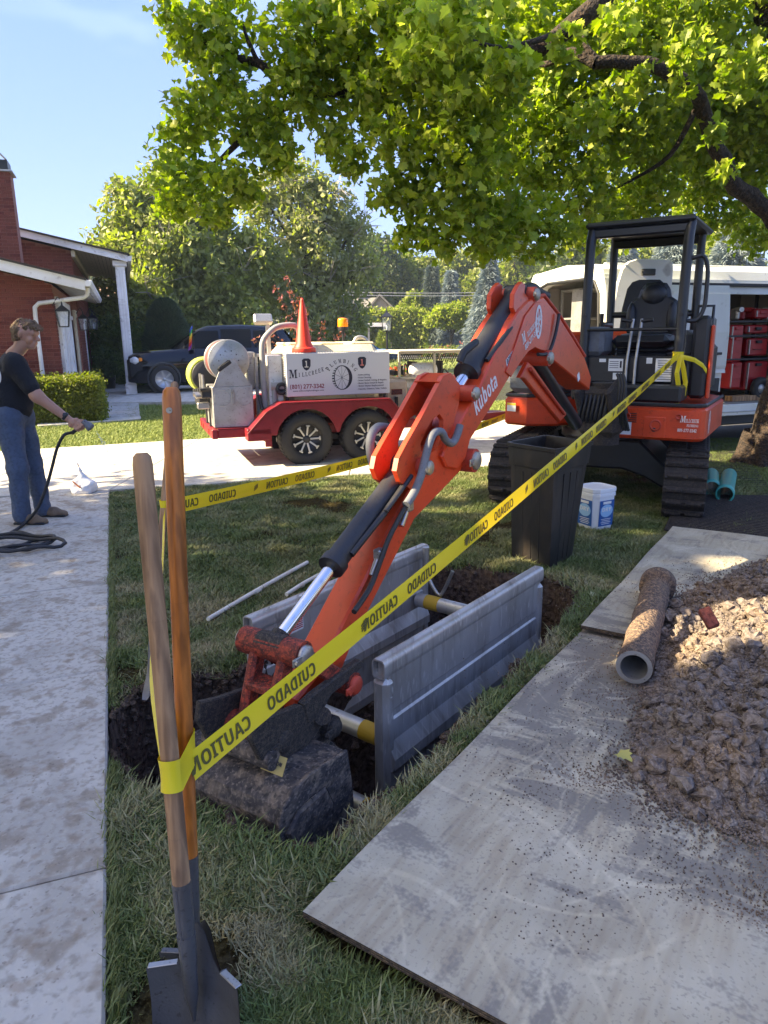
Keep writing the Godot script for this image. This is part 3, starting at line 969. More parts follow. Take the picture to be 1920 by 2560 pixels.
func conifer(called: String, label: String, base: Vector3, h: float, r: float, n: int, ca: Color, cb: Color, size: float, group := "", tight := false, category := "tree") -> Node3D:
	var t := thing(called, label, category, base, group)
	var st := S()
	cyl(st, base + Vector3.DOWN * 0.1, base + Vector3.UP * h * 0.92, r * 0.09 + 0.03, 0.02, 8)
	put(st, "trunk", M.bark, t)
	var xs := []
	var cs := []
	for i in n:
		var f := pow(rng.randf(), 1.35)                       # more low down
		var y := h * (0.04 + 0.96 * f)
		var env := (1.0 - f)
		if tight: env = sqrt(clampf(1.0 - f * f, 0.0, 1.0)) * (0.85 + 0.15 * (1.0 - f))
		var a := rng.randf() * TAU
		var tier := 0.75 + 0.3 * absf(sin(y * 5.0 + a * 1.3)) if not tight else 0.97
		var rad := r * env * tier * (0.9 + 0.25 * lump.get_noise_2d(a * 2.0, y * 1.5)) * pow(rng.randf(), 0.22)
		var d := Vector3(cos(a), 0, sin(a))
		var b := turn((d + Vector3(0, 0.9 if tight else -0.15, 0) + Vector3(rng.randfn(), rng.randfn(), rng.randfn()) * 0.25).normalized())
		xs.append(Transform3D(b.scaled(Vector3.ONE * size * rng.randf_range(0.7, 1.3)), base + d * rad + Vector3.UP * y))
		cs.append(shade_col(ca, cb))
	scatter("foliage", needle_sprig, xs, cs, M.needle, t)
	return t
func make_shade_tree() -> void:
	maple_leaf = leaf_shape()
	sprig = sprig_shape(9, 0.17, 0.26, 0.17, 5)
	# the tree outside the picture whose shade covers the walk and the lawn
	var base := Vector3(-9.6, 0, -2.6)
	var blobs := [[Vector3(-9.3, 6.2, -2.4), Vector3(3.4, 2.6, 3.4)], [Vector3(-8.2, 7.6, -1.0), Vector3(3.2, 2.3, 3.2)], [Vector3(-9.4, 4.9, -5.2), Vector3(2.4, 1.9, 2.4)], [Vector3(-7.6, 8.2, -4.4), Vector3(2.6, 2.0, 2.6)], [Vector3(-6.6, 4.8, -0.4), Vector3(2.4, 1.8, 2.6)], [Vector3(-10.2, 5.6, 0.8), Vector3(3, 2.4, 3)]]
	var t := tree("shade_tree", "broad maple beside the walk whose shade covers the dug-up lawn", base, 0.3, [], 1.0, Color(), Color()) if false else thing("shade_tree", "broad maple beside the walk whose shade covers the dug-up lawn", "tree", base)
	var st := S()
	limb(st, [base + Vector3.DOWN * 0.1, base + Vector3(0.1, 2.2, 0), base + Vector3(0.4, 5.5, -0.2)], 0.32, 0.14, 12)
	put(st, "trunk", M.bark, t)
	for b in blobs:
		st = S()
		var f := base + Vector3(0.2, rng.randf_range(2.2, 4.2), 0)
		limb(st, [f, f.lerp(b[0], 0.5), b[0]], 0.12, 0.03, 6)
		put(st, "limb", M.bark, t)
	var xs := []
	var cs := []
	for p in crown_points(blobs, 560.0, -0.25, 0.5):
		if fleck(p): continue
		xs.append(leaf_xf(p, 0.19, 0.5))
		cs.append(shade_col(Color(0.19, 0.28, 0.028), Color(0.46, 0.50, 0.05)))
	scatter("crown", maple_leaf, xs, cs, M.leaf, t)
func fleck(p: Vector3) -> bool:            # gaps in the crowns where the sun comes through
	var s := SUN_FROM.normalized()
	var g := p - s * (p.y / s.y)
	for f in [[1.95, -3.28, 0.95, 0.36], [1.12, -4.85, 0.28, 0.10], [2.5, -4.5, 0.3, 0.3]]:
		var d := Vector2((g.x - f[0]) / f[2], (g.z - f[1]) / f[3])
		if d.length_squared() < 1.0: return true
	return false
func make_maple() -> void:
	var base := gp(1912, 1158)
	var t := thing("maple_tree", "large maple with spreading limbs leaning over the excavator and trench", "tree", base)
	var st := S()
	var fork := atz(2010, 560, base.z + 0.1)
	var pts := [base + Vector3.DOWN * 0.15, base + Vector3(0.10, 0.35, 0), base + Vector3(0.2, 1.2, 0.0), fork]
	var p := arc_pts(pts[0], pts.slice(1, -1), pts[-1], 16)
	var rr := []
	for i in p.size(): rr.append(0.26 + 0.12 * pow(1.0 - float(i) / 16.0, 5.0) + 0.02 * sin(i * 1.7))
	tube(st, p, rr, 18, false)
	for a in 6:            # root flare
		var d := Vector3(cos(a * 1.05), 0, sin(a * 1.05))
		tube(st, [base + d * 0.16 + Vector3.UP * 0.34, base + d * 0.30 + Vector3.UP * 0.06, base + d * 0.46 - Vector3.UP * 0.06], [0.16, 0.10, 0.04], 10, false)
	put(st, "trunk", M.bark, t)
	var limbs := [
		[[fork + Vector3(0, -0.4, 0), atz(1900, 510, -8.3), atz(1840, 465, -8.0), atz(1790, 380, -7.6), atz(1745, 255, -7.2), atz(1690, 195, -7.0), atz(1620, 160, -6.9), atz(1490, 155, -6.8)], 0.105, 0.05],
		[[fork, atz(1980, 200, -8.0), atz(1800, -260, -7.0), atz(1620, -130, -6.4), atz(1500, 0, -6.2), atz(1420, 75, -6.2), atz(1330, 130, -6.3), atz(1210, 165, -6.6), atz(1080, 190, -6.9), atz(960, 205, -7.1), atz(880, 225, -7.2)], 0.17, 0.03],
		[[atz(1080, 190, -6.9), atz(930, 150, -6.9), atz(820, 130, -7.0), atz(770, 90, -7.0)], 0.05, 0.015],
		[[atz(880, 225, -7.2), atz(760, 240, -7.3), atz(690, 280, -7.3), atz(630, 320, -7.4)], 0.06, 0.02],
		[[atz(700, 205, -7.3), atz(650, 160, -7.3), atz(570, 140, -7.4), atz(510, 100, -7.4), atz(460, 60, -7.5)], 0.05, 0.012],
		[[atz(760, 240, -7.3), atz(700, 200, -7.3), atz(640, 150, -7.3), atz(610, 60, -7.3)], 0.045, 0.012],
		[[atz(630, 320, -7.4), atz(560, 390, -7.4), atz(510, 420, -7.5), atz(430, 440, -7.5)], 0.035, 0.01],
		[[atz(1490, 155, -6.8), atz(1420, 130, -6.9), atz(1370, 160, -7.1), atz(1290, 150, -7.4)], 0.05, 0.008], [[atz(1500, 155, -6.8), atz(1470, 120, -6.8), atz(1440, 60, -6.9)], 0.035, 0.006],
		[[atz(1745, 255, -7.2), atz(1680, 380, -7.4), atz(1580, 450, -7.8), atz(1480, 500, -8.2)], 0.03, 0.006],
		[[atz(1420, 75, -6.2), atz(1250, 120, -5.6), atz(1100, 60, -5.2)], 0.03, 0.006],
		[[atz(1980, 200, -8.0), atz(2100, -300, -7.0), atz(1900, -700, -4.5)], 0.2, 0.06]]
	for a in limbs:
		st = S()
		limb(st, a[0], a[1], a[2], 9)
		put(st, "limb", M.bark, t)
	# clumps of leaves: pixel of the middle, radius in pixels, distance
	var blobs := []
	for c in [[425, 45, 55, 7.5], [480, 110, 70, 7.5], [560, 60, 90, 7.4], [560, 190, 85, 7.4], [500, 290, 85, 7.5], [440, 360, 65, 7.5], [470, 470, 90, 7.5], [430, 520, 50, 7.5], [590, 460, 80, 7.3], [540, 530, 50, 7.4], [640, 300, 95, 7.3], [690, 390, 70, 7.2], [740, 110, 110, 7.1], [820, 60, 90, 7.0], [760, 240, 100, 7.1], [860, 200, 100, 7.1], [840, 350, 60, 7.0], [920, 90, 110, 6.8], [950, 230, 110, 6.8], [880, 400, 60, 6.9], [1000, 20, 110, 6.4], [1060, 150, 140, 6.4], [1010, 330, 110, 6.6], [960, 480, 55, 6.6], [1040, 470, 90, 6.6], [1030, 590, 55, 6.7], [1150, 60, 140, 6.0], [1170, 260, 150, 6.2], [1150, 420, 130, 6.3], [1130, 560, 100, 6.5], [1300, 60, 150, 6.0], [1310, 250, 160, 6.0], [1290, 420, 140, 6.4], [1240, 560, 110, 6.6], [1350, 570, 110, 6.9], [1470, 80, 160, 6.6], [1470, 280, 170, 6.8], [1440, 450, 130, 7.2], [1480, 560, 90, 8.2], [1640, 60, 170, 7.2], [1620, 280, 160, 7.6], [1600, 440, 130, 8.2], [1580, 540, 100, 9.0], [1800, 80, 170, 7.6], [1800, 270, 150, 8.2], [1760, 420, 120, 8.8], [1850, 420, 120, 9.0], [1950, 250, 200, 8.6], [1890, 560, 90, 9.5], [1750, 540, 80, 9.6], [1240, 610, 60, 7.4], [1850, 300, 130, 8.4], [1700, 330, 130, 8.4], [1040, 110, 80, 5.4], [1130, 60, 90, 5.0], [1775, 335, 42, 6.4, 1], [1705, 235, 36, 6.3, 1], [1600, 215, 50, 6.2, 1], [1810, 430, 40, 7.0, 1], [1420, 110, 48, 5.7, 1], [1270, 190, 80, 5.6, 1], [1540, 60, 55, 5.9, 1], [1720, 130, 70, 6.2, 1], [1870, 180, 80, 6.6, 1], [1480, 300, 60, 6.2, 1]]:
		if c[0] > 1280 and c[1] < 470 and c.size() == 4: c[3] = maxf(c[3], 7.3) + 0.4        # behind the big limbs
		var r: float = c[2] * c[3] / FOCAL
		blobs.append([atz(c[0], c[1], -c[3]), Vector3(r, r * 0.9, r * (1.5 if c[0] < 1280 else 1.2))])
	var gap := noise(1.1, 3, 41)
	var xs := []
	var cs := []
	for q in crown_points(blobs, 2700.0, -0.20, 1.6):
		if fleck(q): continue
		xs.append(leaf_xf(q, 0.080, 0.7))
		cs.append(shade_col(Color(0.19, 0.28, 0.028), Color(0.46, 0.50, 0.05)))
	# the part of the crown above and beside the picture
	var over := []
	for c in [[Vector3(4.6, 6.6, -7.4), 2.4], [Vector3(6.8, 6.0, -8.6), 2.4], [Vector3(2.4, 6.6, -8.0), 2.0], [Vector3(7.2, 4.6, -6.4), 1.8]]:
		over.append([c[0], Vector3(c[1], c[1] * 0.6, c[1])])
	for q in crown_points(over, 330.0, -0.20, 0.6):
		if fleck(q): continue
		xs.append(leaf_xf(q, 0.14, 0.55))
		cs.append(shade_col(Color(0.19, 0.28, 0.028), Color(0.46, 0.50, 0.05)))
	# the 300 leaves that show largest are parts of their own
	var order := range(xs.size())
	var size_of := PackedFloat32Array()
	for x in xs:
		var s := seen(x.origin)
		size_of.append(x.basis.x.length() / s.z if s.z > 0.5 and s.x > -20 and s.x < 1940 and s.y > -20 and s.y < 700 else 0.0)
	order.sort_custom(func(a, b): return size_of[a] > size_of[b])
	var lm := []
	for i in 5:
		var m: StandardMaterial3D = M.leaf.duplicate()
		m.vertex_color_use_as_albedo = false
		var k := Color(0.19, 0.28, 0.028).lerp(Color(0.46, 0.50, 0.05), i / 4.0)
		m.albedo_color = L(k.r, k.g, k.b)
		lm.append(m)
	for i in 300: inst(maple_leaf, "leaf", lm[i % 5], t, xs[order[i]])
	var x2 := []
	var c2 := []
	for i in range(300, order.size()):
		x2.append(xs[order[i]]); c2.append(cs[order[i]])
	scatter("crown", maple_leaf, x2, c2, M.leaf, t)
	print("maple leaves ", xs.size())
# ---------------------------------------------------------------- across the street
func make_far_side() -> void:
	needle_sprig = needle_shape()
	sprig = sprig_shape(9, 0.17, 0.26, 0.17, 5)
	var g1 := Color(0.20, 0.23, 0.06)
	var g2 := Color(0.40, 0.42, 0.15)
	var blob := func(l: Array) -> Array:
		var out := []
		for c in l:
			var r: float = c[2] * c[3] / FOCAL
			out.append([atz(c[0], c[1], -c[3]), Vector3(r, r, r)])
		return out
	tree("broad_tree", "tall broad green tree behind the dark parked car", Vector3(-7.2, 0, -31), 0.35, blob.call([[300, 620, 80, 30], [330, 520, 75, 30], [420, 480, 80, 31], [300, 780, 90, 29], [420, 620, 110, 29.5], [390, 760, 110, 29], [500, 560, 100, 31], [520, 700, 110, 30], [480, 830, 110, 30], [330, 880, 80, 31], [600, 820, 90, 29.5], [630, 650, 90, 31]]), 120.0, g1, g2, 1.0, "", -0.18, 40)
	tree("pale_tree", "pale grey-green tree with bare grey twigs beside the broad tree", Vector3(-3.6, 0, -33), 0.3, blob.call([[660, 500, 80, 33], [740, 470, 85, 33], [820, 520, 80, 33], [880, 580, 70, 33.5], [760, 600, 90, 32.5], [690, 720, 100, 32], [820, 690, 90, 33], [900, 680, 60, 33], [780, 820, 100, 32], [860, 800, 80, 33]]), 85.0, Color(0.25, 0.27, 0.11), Color(0.44, 0.44, 0.24), 0.9, "", -0.1, 90)
	for c in [["dark_tree", "dark green tree beyond the gabled grey house", 800, 720, 130, 78, 0], ["dark_tree", "dark green tree rising above the long clipped hedge", 960, 690, 110, 85, 0], ["bright_tree", "bright green tree between the dark tree and the blue spruces", 1040, 680, 60, 80, 1], ["bright_tree", "yellow-green tree standing behind the blue spruces", 1160, 690, 75, 88, 1], ["bright_tree", "yellow-green tree behind the open rear of the van", 1290, 650, 80, 84, 1], ["round_tree", "small round green tree next to the clipped hedge", 1028, 755, 26, 66, 1], ["dark_tree", "dark tree far behind the van roof", 1480, 660, 110, 70, 0], ["bright_tree", "yellow-green tree far behind the excavator canopy", 1640, 650, 110, 64, 1], ["bright_tree", "pale green tree at the end of the street beyond the van", 1840, 620, 130, 58, 1]]:
		var r: float = c[4] * c[5] / FOCAL
		var m := atz(c[2], c[3], -c[5])
		var bl := []
		for k in 7: bl.append([m + Vector3(rng.randfn() * 0.5, rng.randf_range(-0.7, 0.5), rng.randfn() * 0.4) * r, Vector3.ONE * r * rng.randf_range(0.45, 0.65)])
		bl.append([Vector3(m.x, maxf(m.y * 0.45, 1.0), m.z), Vector3.ONE * r * 0.7])
		var ca := Color(0.07, 0.10, 0.03) if c[6] == 0 else Color(0.20, 0.24, 0.035)
		var cb := Color(0.14, 0.17, 0.05) if c[6] == 0 else Color(0.30, 0.32, 0.06)
		tree(c[0], c[1], Vector3(m.x, 0, m.z), 0.3, bl, 1500.0 / maxf(r * r, 4.0) * 0.22, ca, cb, 1.0 + r * 0.28, "trees across the street", -0.2)
	# a row of trees that closes the view
	for i in 16:
		var x := -52.0 + i * 9.5 + rng.randf_range(-2, 2)
		var z := -104.0 + rng.randf_range(-5, 5)
		var h := rng.randf_range(9, 15)
		var bl := []
		for k in 6: bl.append([Vector3(x + rng.randfn() * 2.2, h * rng.randf_range(0.3, 0.85), z + rng.randfn()), Vector3.ONE * h * rng.randf_range(0.2, 0.3)])
		tree("distant_tree", "tree in the distant row that closes off the neighbourhood", Vector3(x, 0, z), 0.3, bl, 9.0, Color(0.09, 0.12, 0.04), Color(0.16, 0.19, 0.06), 3.4, "distant row of trees", -0.3)
	var bs := Color(0.16, 0.21, 0.22)
	var bt := Color(0.30, 0.36, 0.38)
	for c in [["blue_spruce", "slender grey-green spruce left of the twin spruces", 1080, 665, 66, 30, Color(0.10, 0.14, 0.12), Color(0.17, 0.21, 0.19)], ["blue_spruce", "pale blue spruce beside the slender grey-green spruce", 1128, 680, 64, 26, bs, bt], ["blue_spruce", "wide silver-blue spruce behind the excavator boom knee", 1225, 645, 52, 62, bs, bt], ["blue_spruce", "tall blue spruce beyond the van roof next to the excavator canopy", 1700, 500, 36, 130, bs, bt], ["blue_spruce", "tall blue spruce beyond the open sliding door of the van", 1850, 505, 38, 140, bs, bt], ["blue_spruce", "blue spruce glimpsed through the excavator canopy", 1560, 560, 46, 90, bs, bt]]:
		var top := atz(c[2], c[3], -c[4])
		conifer(c[0], c[1], Vector3(top.x, 0, top.z), top.y, c[5] * c[4] / FOCAL * 1.15, 2600, c[6], c[7], 1.5 * c[4] / 50.0 + 0.4, "blue spruces")
	# clipped hedge
	var a := atz(885, 800, -62)
	var b := atz(1065, 800, -62)
	var hd := thing("clipped_hedge", "long clipped yellow-green hedge below the gabled house", "hedge", Vector3(a.x, 0, a.z))
	var xs := []
	var cs := []
	for i in 2600:
		xs.append(leaf_xf(Vector3(rng.randf_range(a.x, b.x), rng.randf_range(0.2, atz(900, 778, -62).y) , -62 + rng.randf_range(-0.7, 0.7)), 1.1, 0.9))
		cs.append(shade_col(Color(0.24, 0.28, 0.04), Color(0.34, 0.36, 0.07)))
	scatter("foliage", sprig, xs, cs, M.leaf, hd)
	# gabled house
	var o := atz(935, 790, -70)
	var k := 70.0 / FOCAL
	var gh := thing("gabled_house", "grey house with a pale gable above the clipped hedge", "house", Vector3(o.x, 0, o.z))
	var gy := atz(935, 742, -70).y
	var gb := atz(935, 778, -70).y
	var st := S()
	prism(st, [Vector2(-18 * k, 0), Vector2(50 * k, 0), Vector2(50 * k, gb), Vector2(14 * k, gy), Vector2(-18 * k, gb)], Vector3(o.x, 0, o.z), Vector3.RIGHT, Vector3.UP, Vector3.FORWARD, 0.0, 6.0)
	put(st, "wall", M.stucco, gh)
	st = S()
	for s in [[-18, 14], [50, 14]]:
		var p0 := Vector2(s[0] * k * 1.06, gb - 0.1)
		var p1 := Vector2(s[1] * k, gy + 0.06)
		prism(st, [p0, p1, p1 + Vector2(0, 0.22), p0 + Vector2(0, 0.22)], Vector3(o.x, 0, o.z), Vector3.RIGHT, Vector3.UP, Vector3.FORWARD, -0.4, 6.4)
	var bx0 := o.x - 62 * k
	quad(st, Vector3(bx0, gb + 0.1, o.z - 1), Vector3(o.x + 8 * k, gb + 0.1, o.z - 1), Vector3(o.x + 14 * k, gy + 0.1, o.z - 3.4), Vector3(bx0 + 0.5, gy + 0.1, o.z - 3.4))
	put(st, "roof", M.roof_gray, gh)
	st = S()
	box(st, Vector3((bx0 + o.x - 18 * k) / 2, gb / 2, o.z - 3.5), Vector3(o.x - 18 * k - bx0, gb, 5))
	put(st, "side_wing", M.stucco, gh)
	# long ranch house with carport
	var rz := -84.0
	var r0 := atz(930, 860, rz)
	var r1 := atz(1330, 860, rz)
	var eave := atz(1000, 822, rz).y
	var ridge := atz(1000, 800, rz).y
	var rh := thing("ranch_house", "long low ranch house with tan brick and grey roof across the street", "house", Vector3(r0.x, 0, rz))
	st = S()
	box(st, Vector3((r0.x + r1.x) / 2, eave / 2, rz - 4), Vector3(r1.x - r0.x, eave, 8))
	put(st, "wall", M.tan_brick, rh)
	st = S()
	prism(st, [Vector2(1.2, eave - 0.05), Vector2(1.2, eave + 0.25), Vector2(-4, ridge + 0.3), Vector2(-9.2, eave + 0.25), Vector2(-9.2, eave - 0.05)], Vector3(r0.x, 0, rz), Vector3.BACK, Vector3.UP, Vector3.RIGHT, -1.2, r1.x - r0.x + 1.2)
	put(st, "roof", M.roof_gray, rh)
	st = S()
	box(st, Vector3((r0.x + r1.x) / 2, eave + 0.1, rz + 1.26), Vector3(r1.x - r0.x + 2.4, 0.34, 0.08))
	put(st, "fascia", M.cream_trim, rh)
	for i in 4:
		var wx := lerpf(r0.x, r1.x, 0.15 + i * 0.22)
		st = S()
		box(st, Vector3(wx, eave * 0.58, rz + 0.03), Vector3(2.2, 1.4, 0.08))
		var f := put(st, "window", M.white_trim, rh)
		st = S()
		box(st, Vector3(wx, eave * 0.58, rz + 0.08), Vector3(2.0, 1.2, 0.02))
		put(st, "pane", M.glass_dark, f)
	st = S()
	box(st, Vector3(r1.x - 4, eave / 2, rz + 0.05), Vector3(5.0, eave * 0.85, 0.1))
	put(st, "garage_door", M.stucco, rh)
	st = S()
	box(st, atz(1195, 795, rz - 4) , Vector3(1.6, 1.6, 1.0))
	put(st, "chimney", M.tan_brick, rh)
	var cz := -60.0
	var c0 := atz(880, 850, cz)
	var c1 := atz(965, 850, cz)
	var cy := atz(920, 817, cz).y
	var cp := thing("flat_carport", "flat-roofed dark carport with white roof edge left of the ranch house", "carport", Vector3(c0.x, 0, cz))
	st = S()
	box(st, Vector3((c0.x + c1.x) / 2, cy + 0.15, cz - 2.5), Vector3(c1.x - c0.x, 0.3, 6.5))
	put(st, "roof", M.white_trim, cp)
	for x in [c0.x + 0.2, (c0.x + c1.x) / 2, c1.x - 0.2]:
		st = S()
		box(st, Vector3(x, cy / 2, cz + 0.4), Vector3(0.16, cy, 0.16))
		put(st, "post", M.cream_trim, cp)
	st = S()
	box(st, Vector3((c0.x + c1.x) / 2, cy / 2, cz - 5.6), Vector3(c1.x - c0.x, cy, 0.2))
	put(st, "back_wall", M.van_plastic, cp)
	st = S()
	box(st, Vector3((c0.x + c1.x) / 2 + 0.9, 0.55, cz + 1.0), Vector3(1.9, 1.1, 0.2))
	put(st, "low_wall", M.tan_brick, cp)
	# low garden wall and beds
	var gw := atz(1215, 862, -66)
	st = S()
	box(st, Vector3(gw.x + 3, 0.35, -66), Vector3(9, 0.75, 0.3), Basis.IDENTITY, 0.02)
	one(st, "garden_wall", M.cream_trim, "low pale garden wall in front of the ranch house", "wall")
	# ornamental tree, small cones, red parasol
	var ot := thing("ornamental_tree", "small gnarled tree with bright yellow-green crown in front yard across the street", "tree", Vector3(atz(1130, 860, -58).x, 0, -58))
	var ob := ot.position
	st = S()
	var ft := atz(1130, 835, -58)
	limb(st, [ob, ob.lerp(ft, 0.5), ft], 0.17, 0.13, 8)
	put(st, "trunk", M.bark, ot)
	var bl := []
	for c in [[1085, 800, 24], [1110, 785, 28], [1140, 780, 30], [1165, 795, 26], [1120, 805, 20], [1150, 808, 22], [1188, 805, 18]]:
		var r: float = c[2] * 58.0 / FOCAL
		var q := atz(c[0], c[1], -58)
		bl.append([q, Vector3(r, r * 0.75, r)])
		st = S()
		limb(st, [ft, ft.lerp(q, 0.55) + Vector3(0, 0.12, 0), q], 0.08, 0.03, 6)
		put(st, "limb", M.bark, ot)
	xs = []; cs = []
	for q in crown_points(bl, 420.0, -0.2):
		xs.append(leaf_xf(q, 0.9, 0.9)); cs.append(shade_col(Color(0.27, 0.33, 0.03), Color(0.40, 0.42, 0.06)))
	scatter("crown", sprig, xs, cs, M.leaf, ot)
	for c in [[958, 866, -48, 36, "small yellow-green cone shrub left of the street lamp"], [1003, 850, -70, 30, "small cone shrub behind the white car's tail"], [1052, 850, -70, 27, "small cone shrub behind the white car's bonnet"]]:
		var q := atz(c[0], c[1], c[2])
		conifer("cone_shrub", c[4], Vector3(q.x, 0, q.z), c[3] * 2.0 * -c[2] / FOCAL * 0.8 + q.y * 0.3, c[3] * 0.5 * -c[2] / FOCAL, 380, Color(0.20, 0.26, 0.04), Color(0.30, 0.34, 0.06), 1.1, "cone shrubs across the street", true, "shrub")
	var rp := atz(1110, 850, -72)
	var um := thing("red_parasol", "faded red parasol in the yard behind the ornamental tree", "parasol", Vector3(rp.x, 0, rp.z))
	st = S()
	cyl(st, Vector3(rp.x, 0, rp.z), Vector3(rp.x, 2.0, rp.z), 0.03)
	put(st, "pole", M.white_trim, um)
	st = S()
	lathe(st, Vector3(rp.x, 1.35, rp.z), Vector3.UP, [[1.35, 0.0], [0.8, 0.4], [0.0, 0.75]], 10, true)
	put(st, "canopy", mat("parasol_red", L(0.45, 0.06, 0.06), 0.8), um)
	# flower bed
	xs = []; cs = []
	for i in 500:
		var q := atz(rng.randf_range(1060, 1190), 868, -56) + Vector3(0, 0, rng.randf_range(-1, 1))
		q.y = absf(rng.randfn()) * 0.3
		xs.append(leaf_xf(q, 0.8, 0.9))
		cs.append(shade_col(Color(0.12, 0.18, 0.04), Color(0.3, 0.32, 0.12)) if rng.randf() < 0.85 else Color(0.5, 0.1, 0.08))
	var fb := scatter("flower_bed", sprig, xs, cs, M.leaf)
	tag(fb, "bed of low flowers and green plants under the ornamental tree", "flower bed")
	xs = []; cs = []
	for i in 160:
		var q := gp(rng.randf_range(955, 1010), 965) + Vector3(0, 0, rng.randf_range(-0.5, 0.5))
		q.y = rng.randf_range(0.05, 0.5)
		xs.append(leaf_xf(q, 0.5, 0.9))
		cs.append(Color(0.75, 0.08, 0.03) * rng.randf_range(0.6, 1.0) if rng.randf() < 0.45 else Color(0.12, 0.18, 0.04))
	fb = scatter("flower_bed", sprig, xs, cs, M.leaf)
	tag(fb, "clump of red flowers at the foot of the street lamp", "flower bed")
	# street lamp
	var lp := atz(967, 900, -24)
	var lam := thing("street_lamp", "dark lamp post with glass carriage lantern beyond the trailer", "street lamp", Vector3(lp.x, 0, lp.z))
	var top := atz(967, 815, -24)
	st = S()
	tube(st, [Vector3(lp.x, 0, lp.z), Vector3(lp.x, 0.5, lp.z), top + Vector3.DOWN * 0.12], [0.07, 0.045, 0.035], 10)
	put(st, "post", M.black, lam)
	lantern(lam, top + Vector3.UP * 0.08, Vector3.BACK, 1.6)
	# basketball hoop
	var bz := -64.0
	var bp := atz(1039, 862, bz)
	var bh := thing("basketball_hoop", "basketball hoop on a white pole beside the white car", "hoop", Vector3(bp.x, 0, bz))
	st = S()
	tube(st, [Vector3(bp.x, 0, bz), Vector3(bp.x, atz(1039, 800, bz).y, bz)], 0.07, 8)
	put(st, "pole", M.white_trim, bh)
	st = S()
	var bb := atz(1031, 806, bz)
	box(st, bb + Vector3(0, 0, 0.4), Vector3(1.15, 0.8, 0.05))
	put(st, "backboard", M.galvanised, bh)
	st = S()
	var rim := []
	for i in 12: rim.append(bb + Vector3(0.23 * cos(i * TAU / 12), -0.3, 0.7 + 0.23 * sin(i * TAU / 12)))
	tube(st, rim, 0.015, 5, false, true)
	put(st, "rim", M.cone_red, bh)
	st = S()
	for i in 12: tube(st, [rim[i], bb + (rim[i] - bb) * Vector3(0.6, 1.0, 1.0) + Vector3(0, -0.4, 0)], 0.008, 4)
	put(st, "net", M.white_trim, bh)
	# cable between far poles
	st = S()
	for yy in [725, 732]:
		var q := []
		for i in 9: q.append(atz(lerpf(700, 1500, i / 8.0), yy + 10.0 * sin(PI * i / 8.0) - i * 0.5, -58))
		tube(st, q, 0.025, 4)
	one(st, "overhead_cable", M.galvanised, "pair of thin overhead cables strung across the far yards", "cable")
	st = S()
	for x in [700, 1500]:
		var q := atz(x, 725, -58)
		cyl(st, Vector3(q.x, 0, q.z), q + Vector3.UP * 0.4, 0.12, 0.1, 8)
		var pole := one(st, "utility_pole", M.bark, "wooden utility pole carrying the overhead cables", "pole", "utility poles across the street")
		st = S()
func needle_shape() -> ArrayMesh:
	var r := RandomNumberGenerator.new()
	r.seed = 9
	var st := S()
	for i in 14:
		var d := Vector3(r.randfn() * 0.45, r.randfn() * 0.45, 1.0).normalized()
		var o := Vector3(r.randfn(), r.randfn(), r.randfn()) * 0.04
		var x := d.cross(Vector3.UP).normalized() * 0.018
		if i % 2: x = d.cross(Vector3.RIGHT).normalized() * 0.018
		tri(st, o - x, o + x, o + d * 0.22)
	return mesh_of(st)
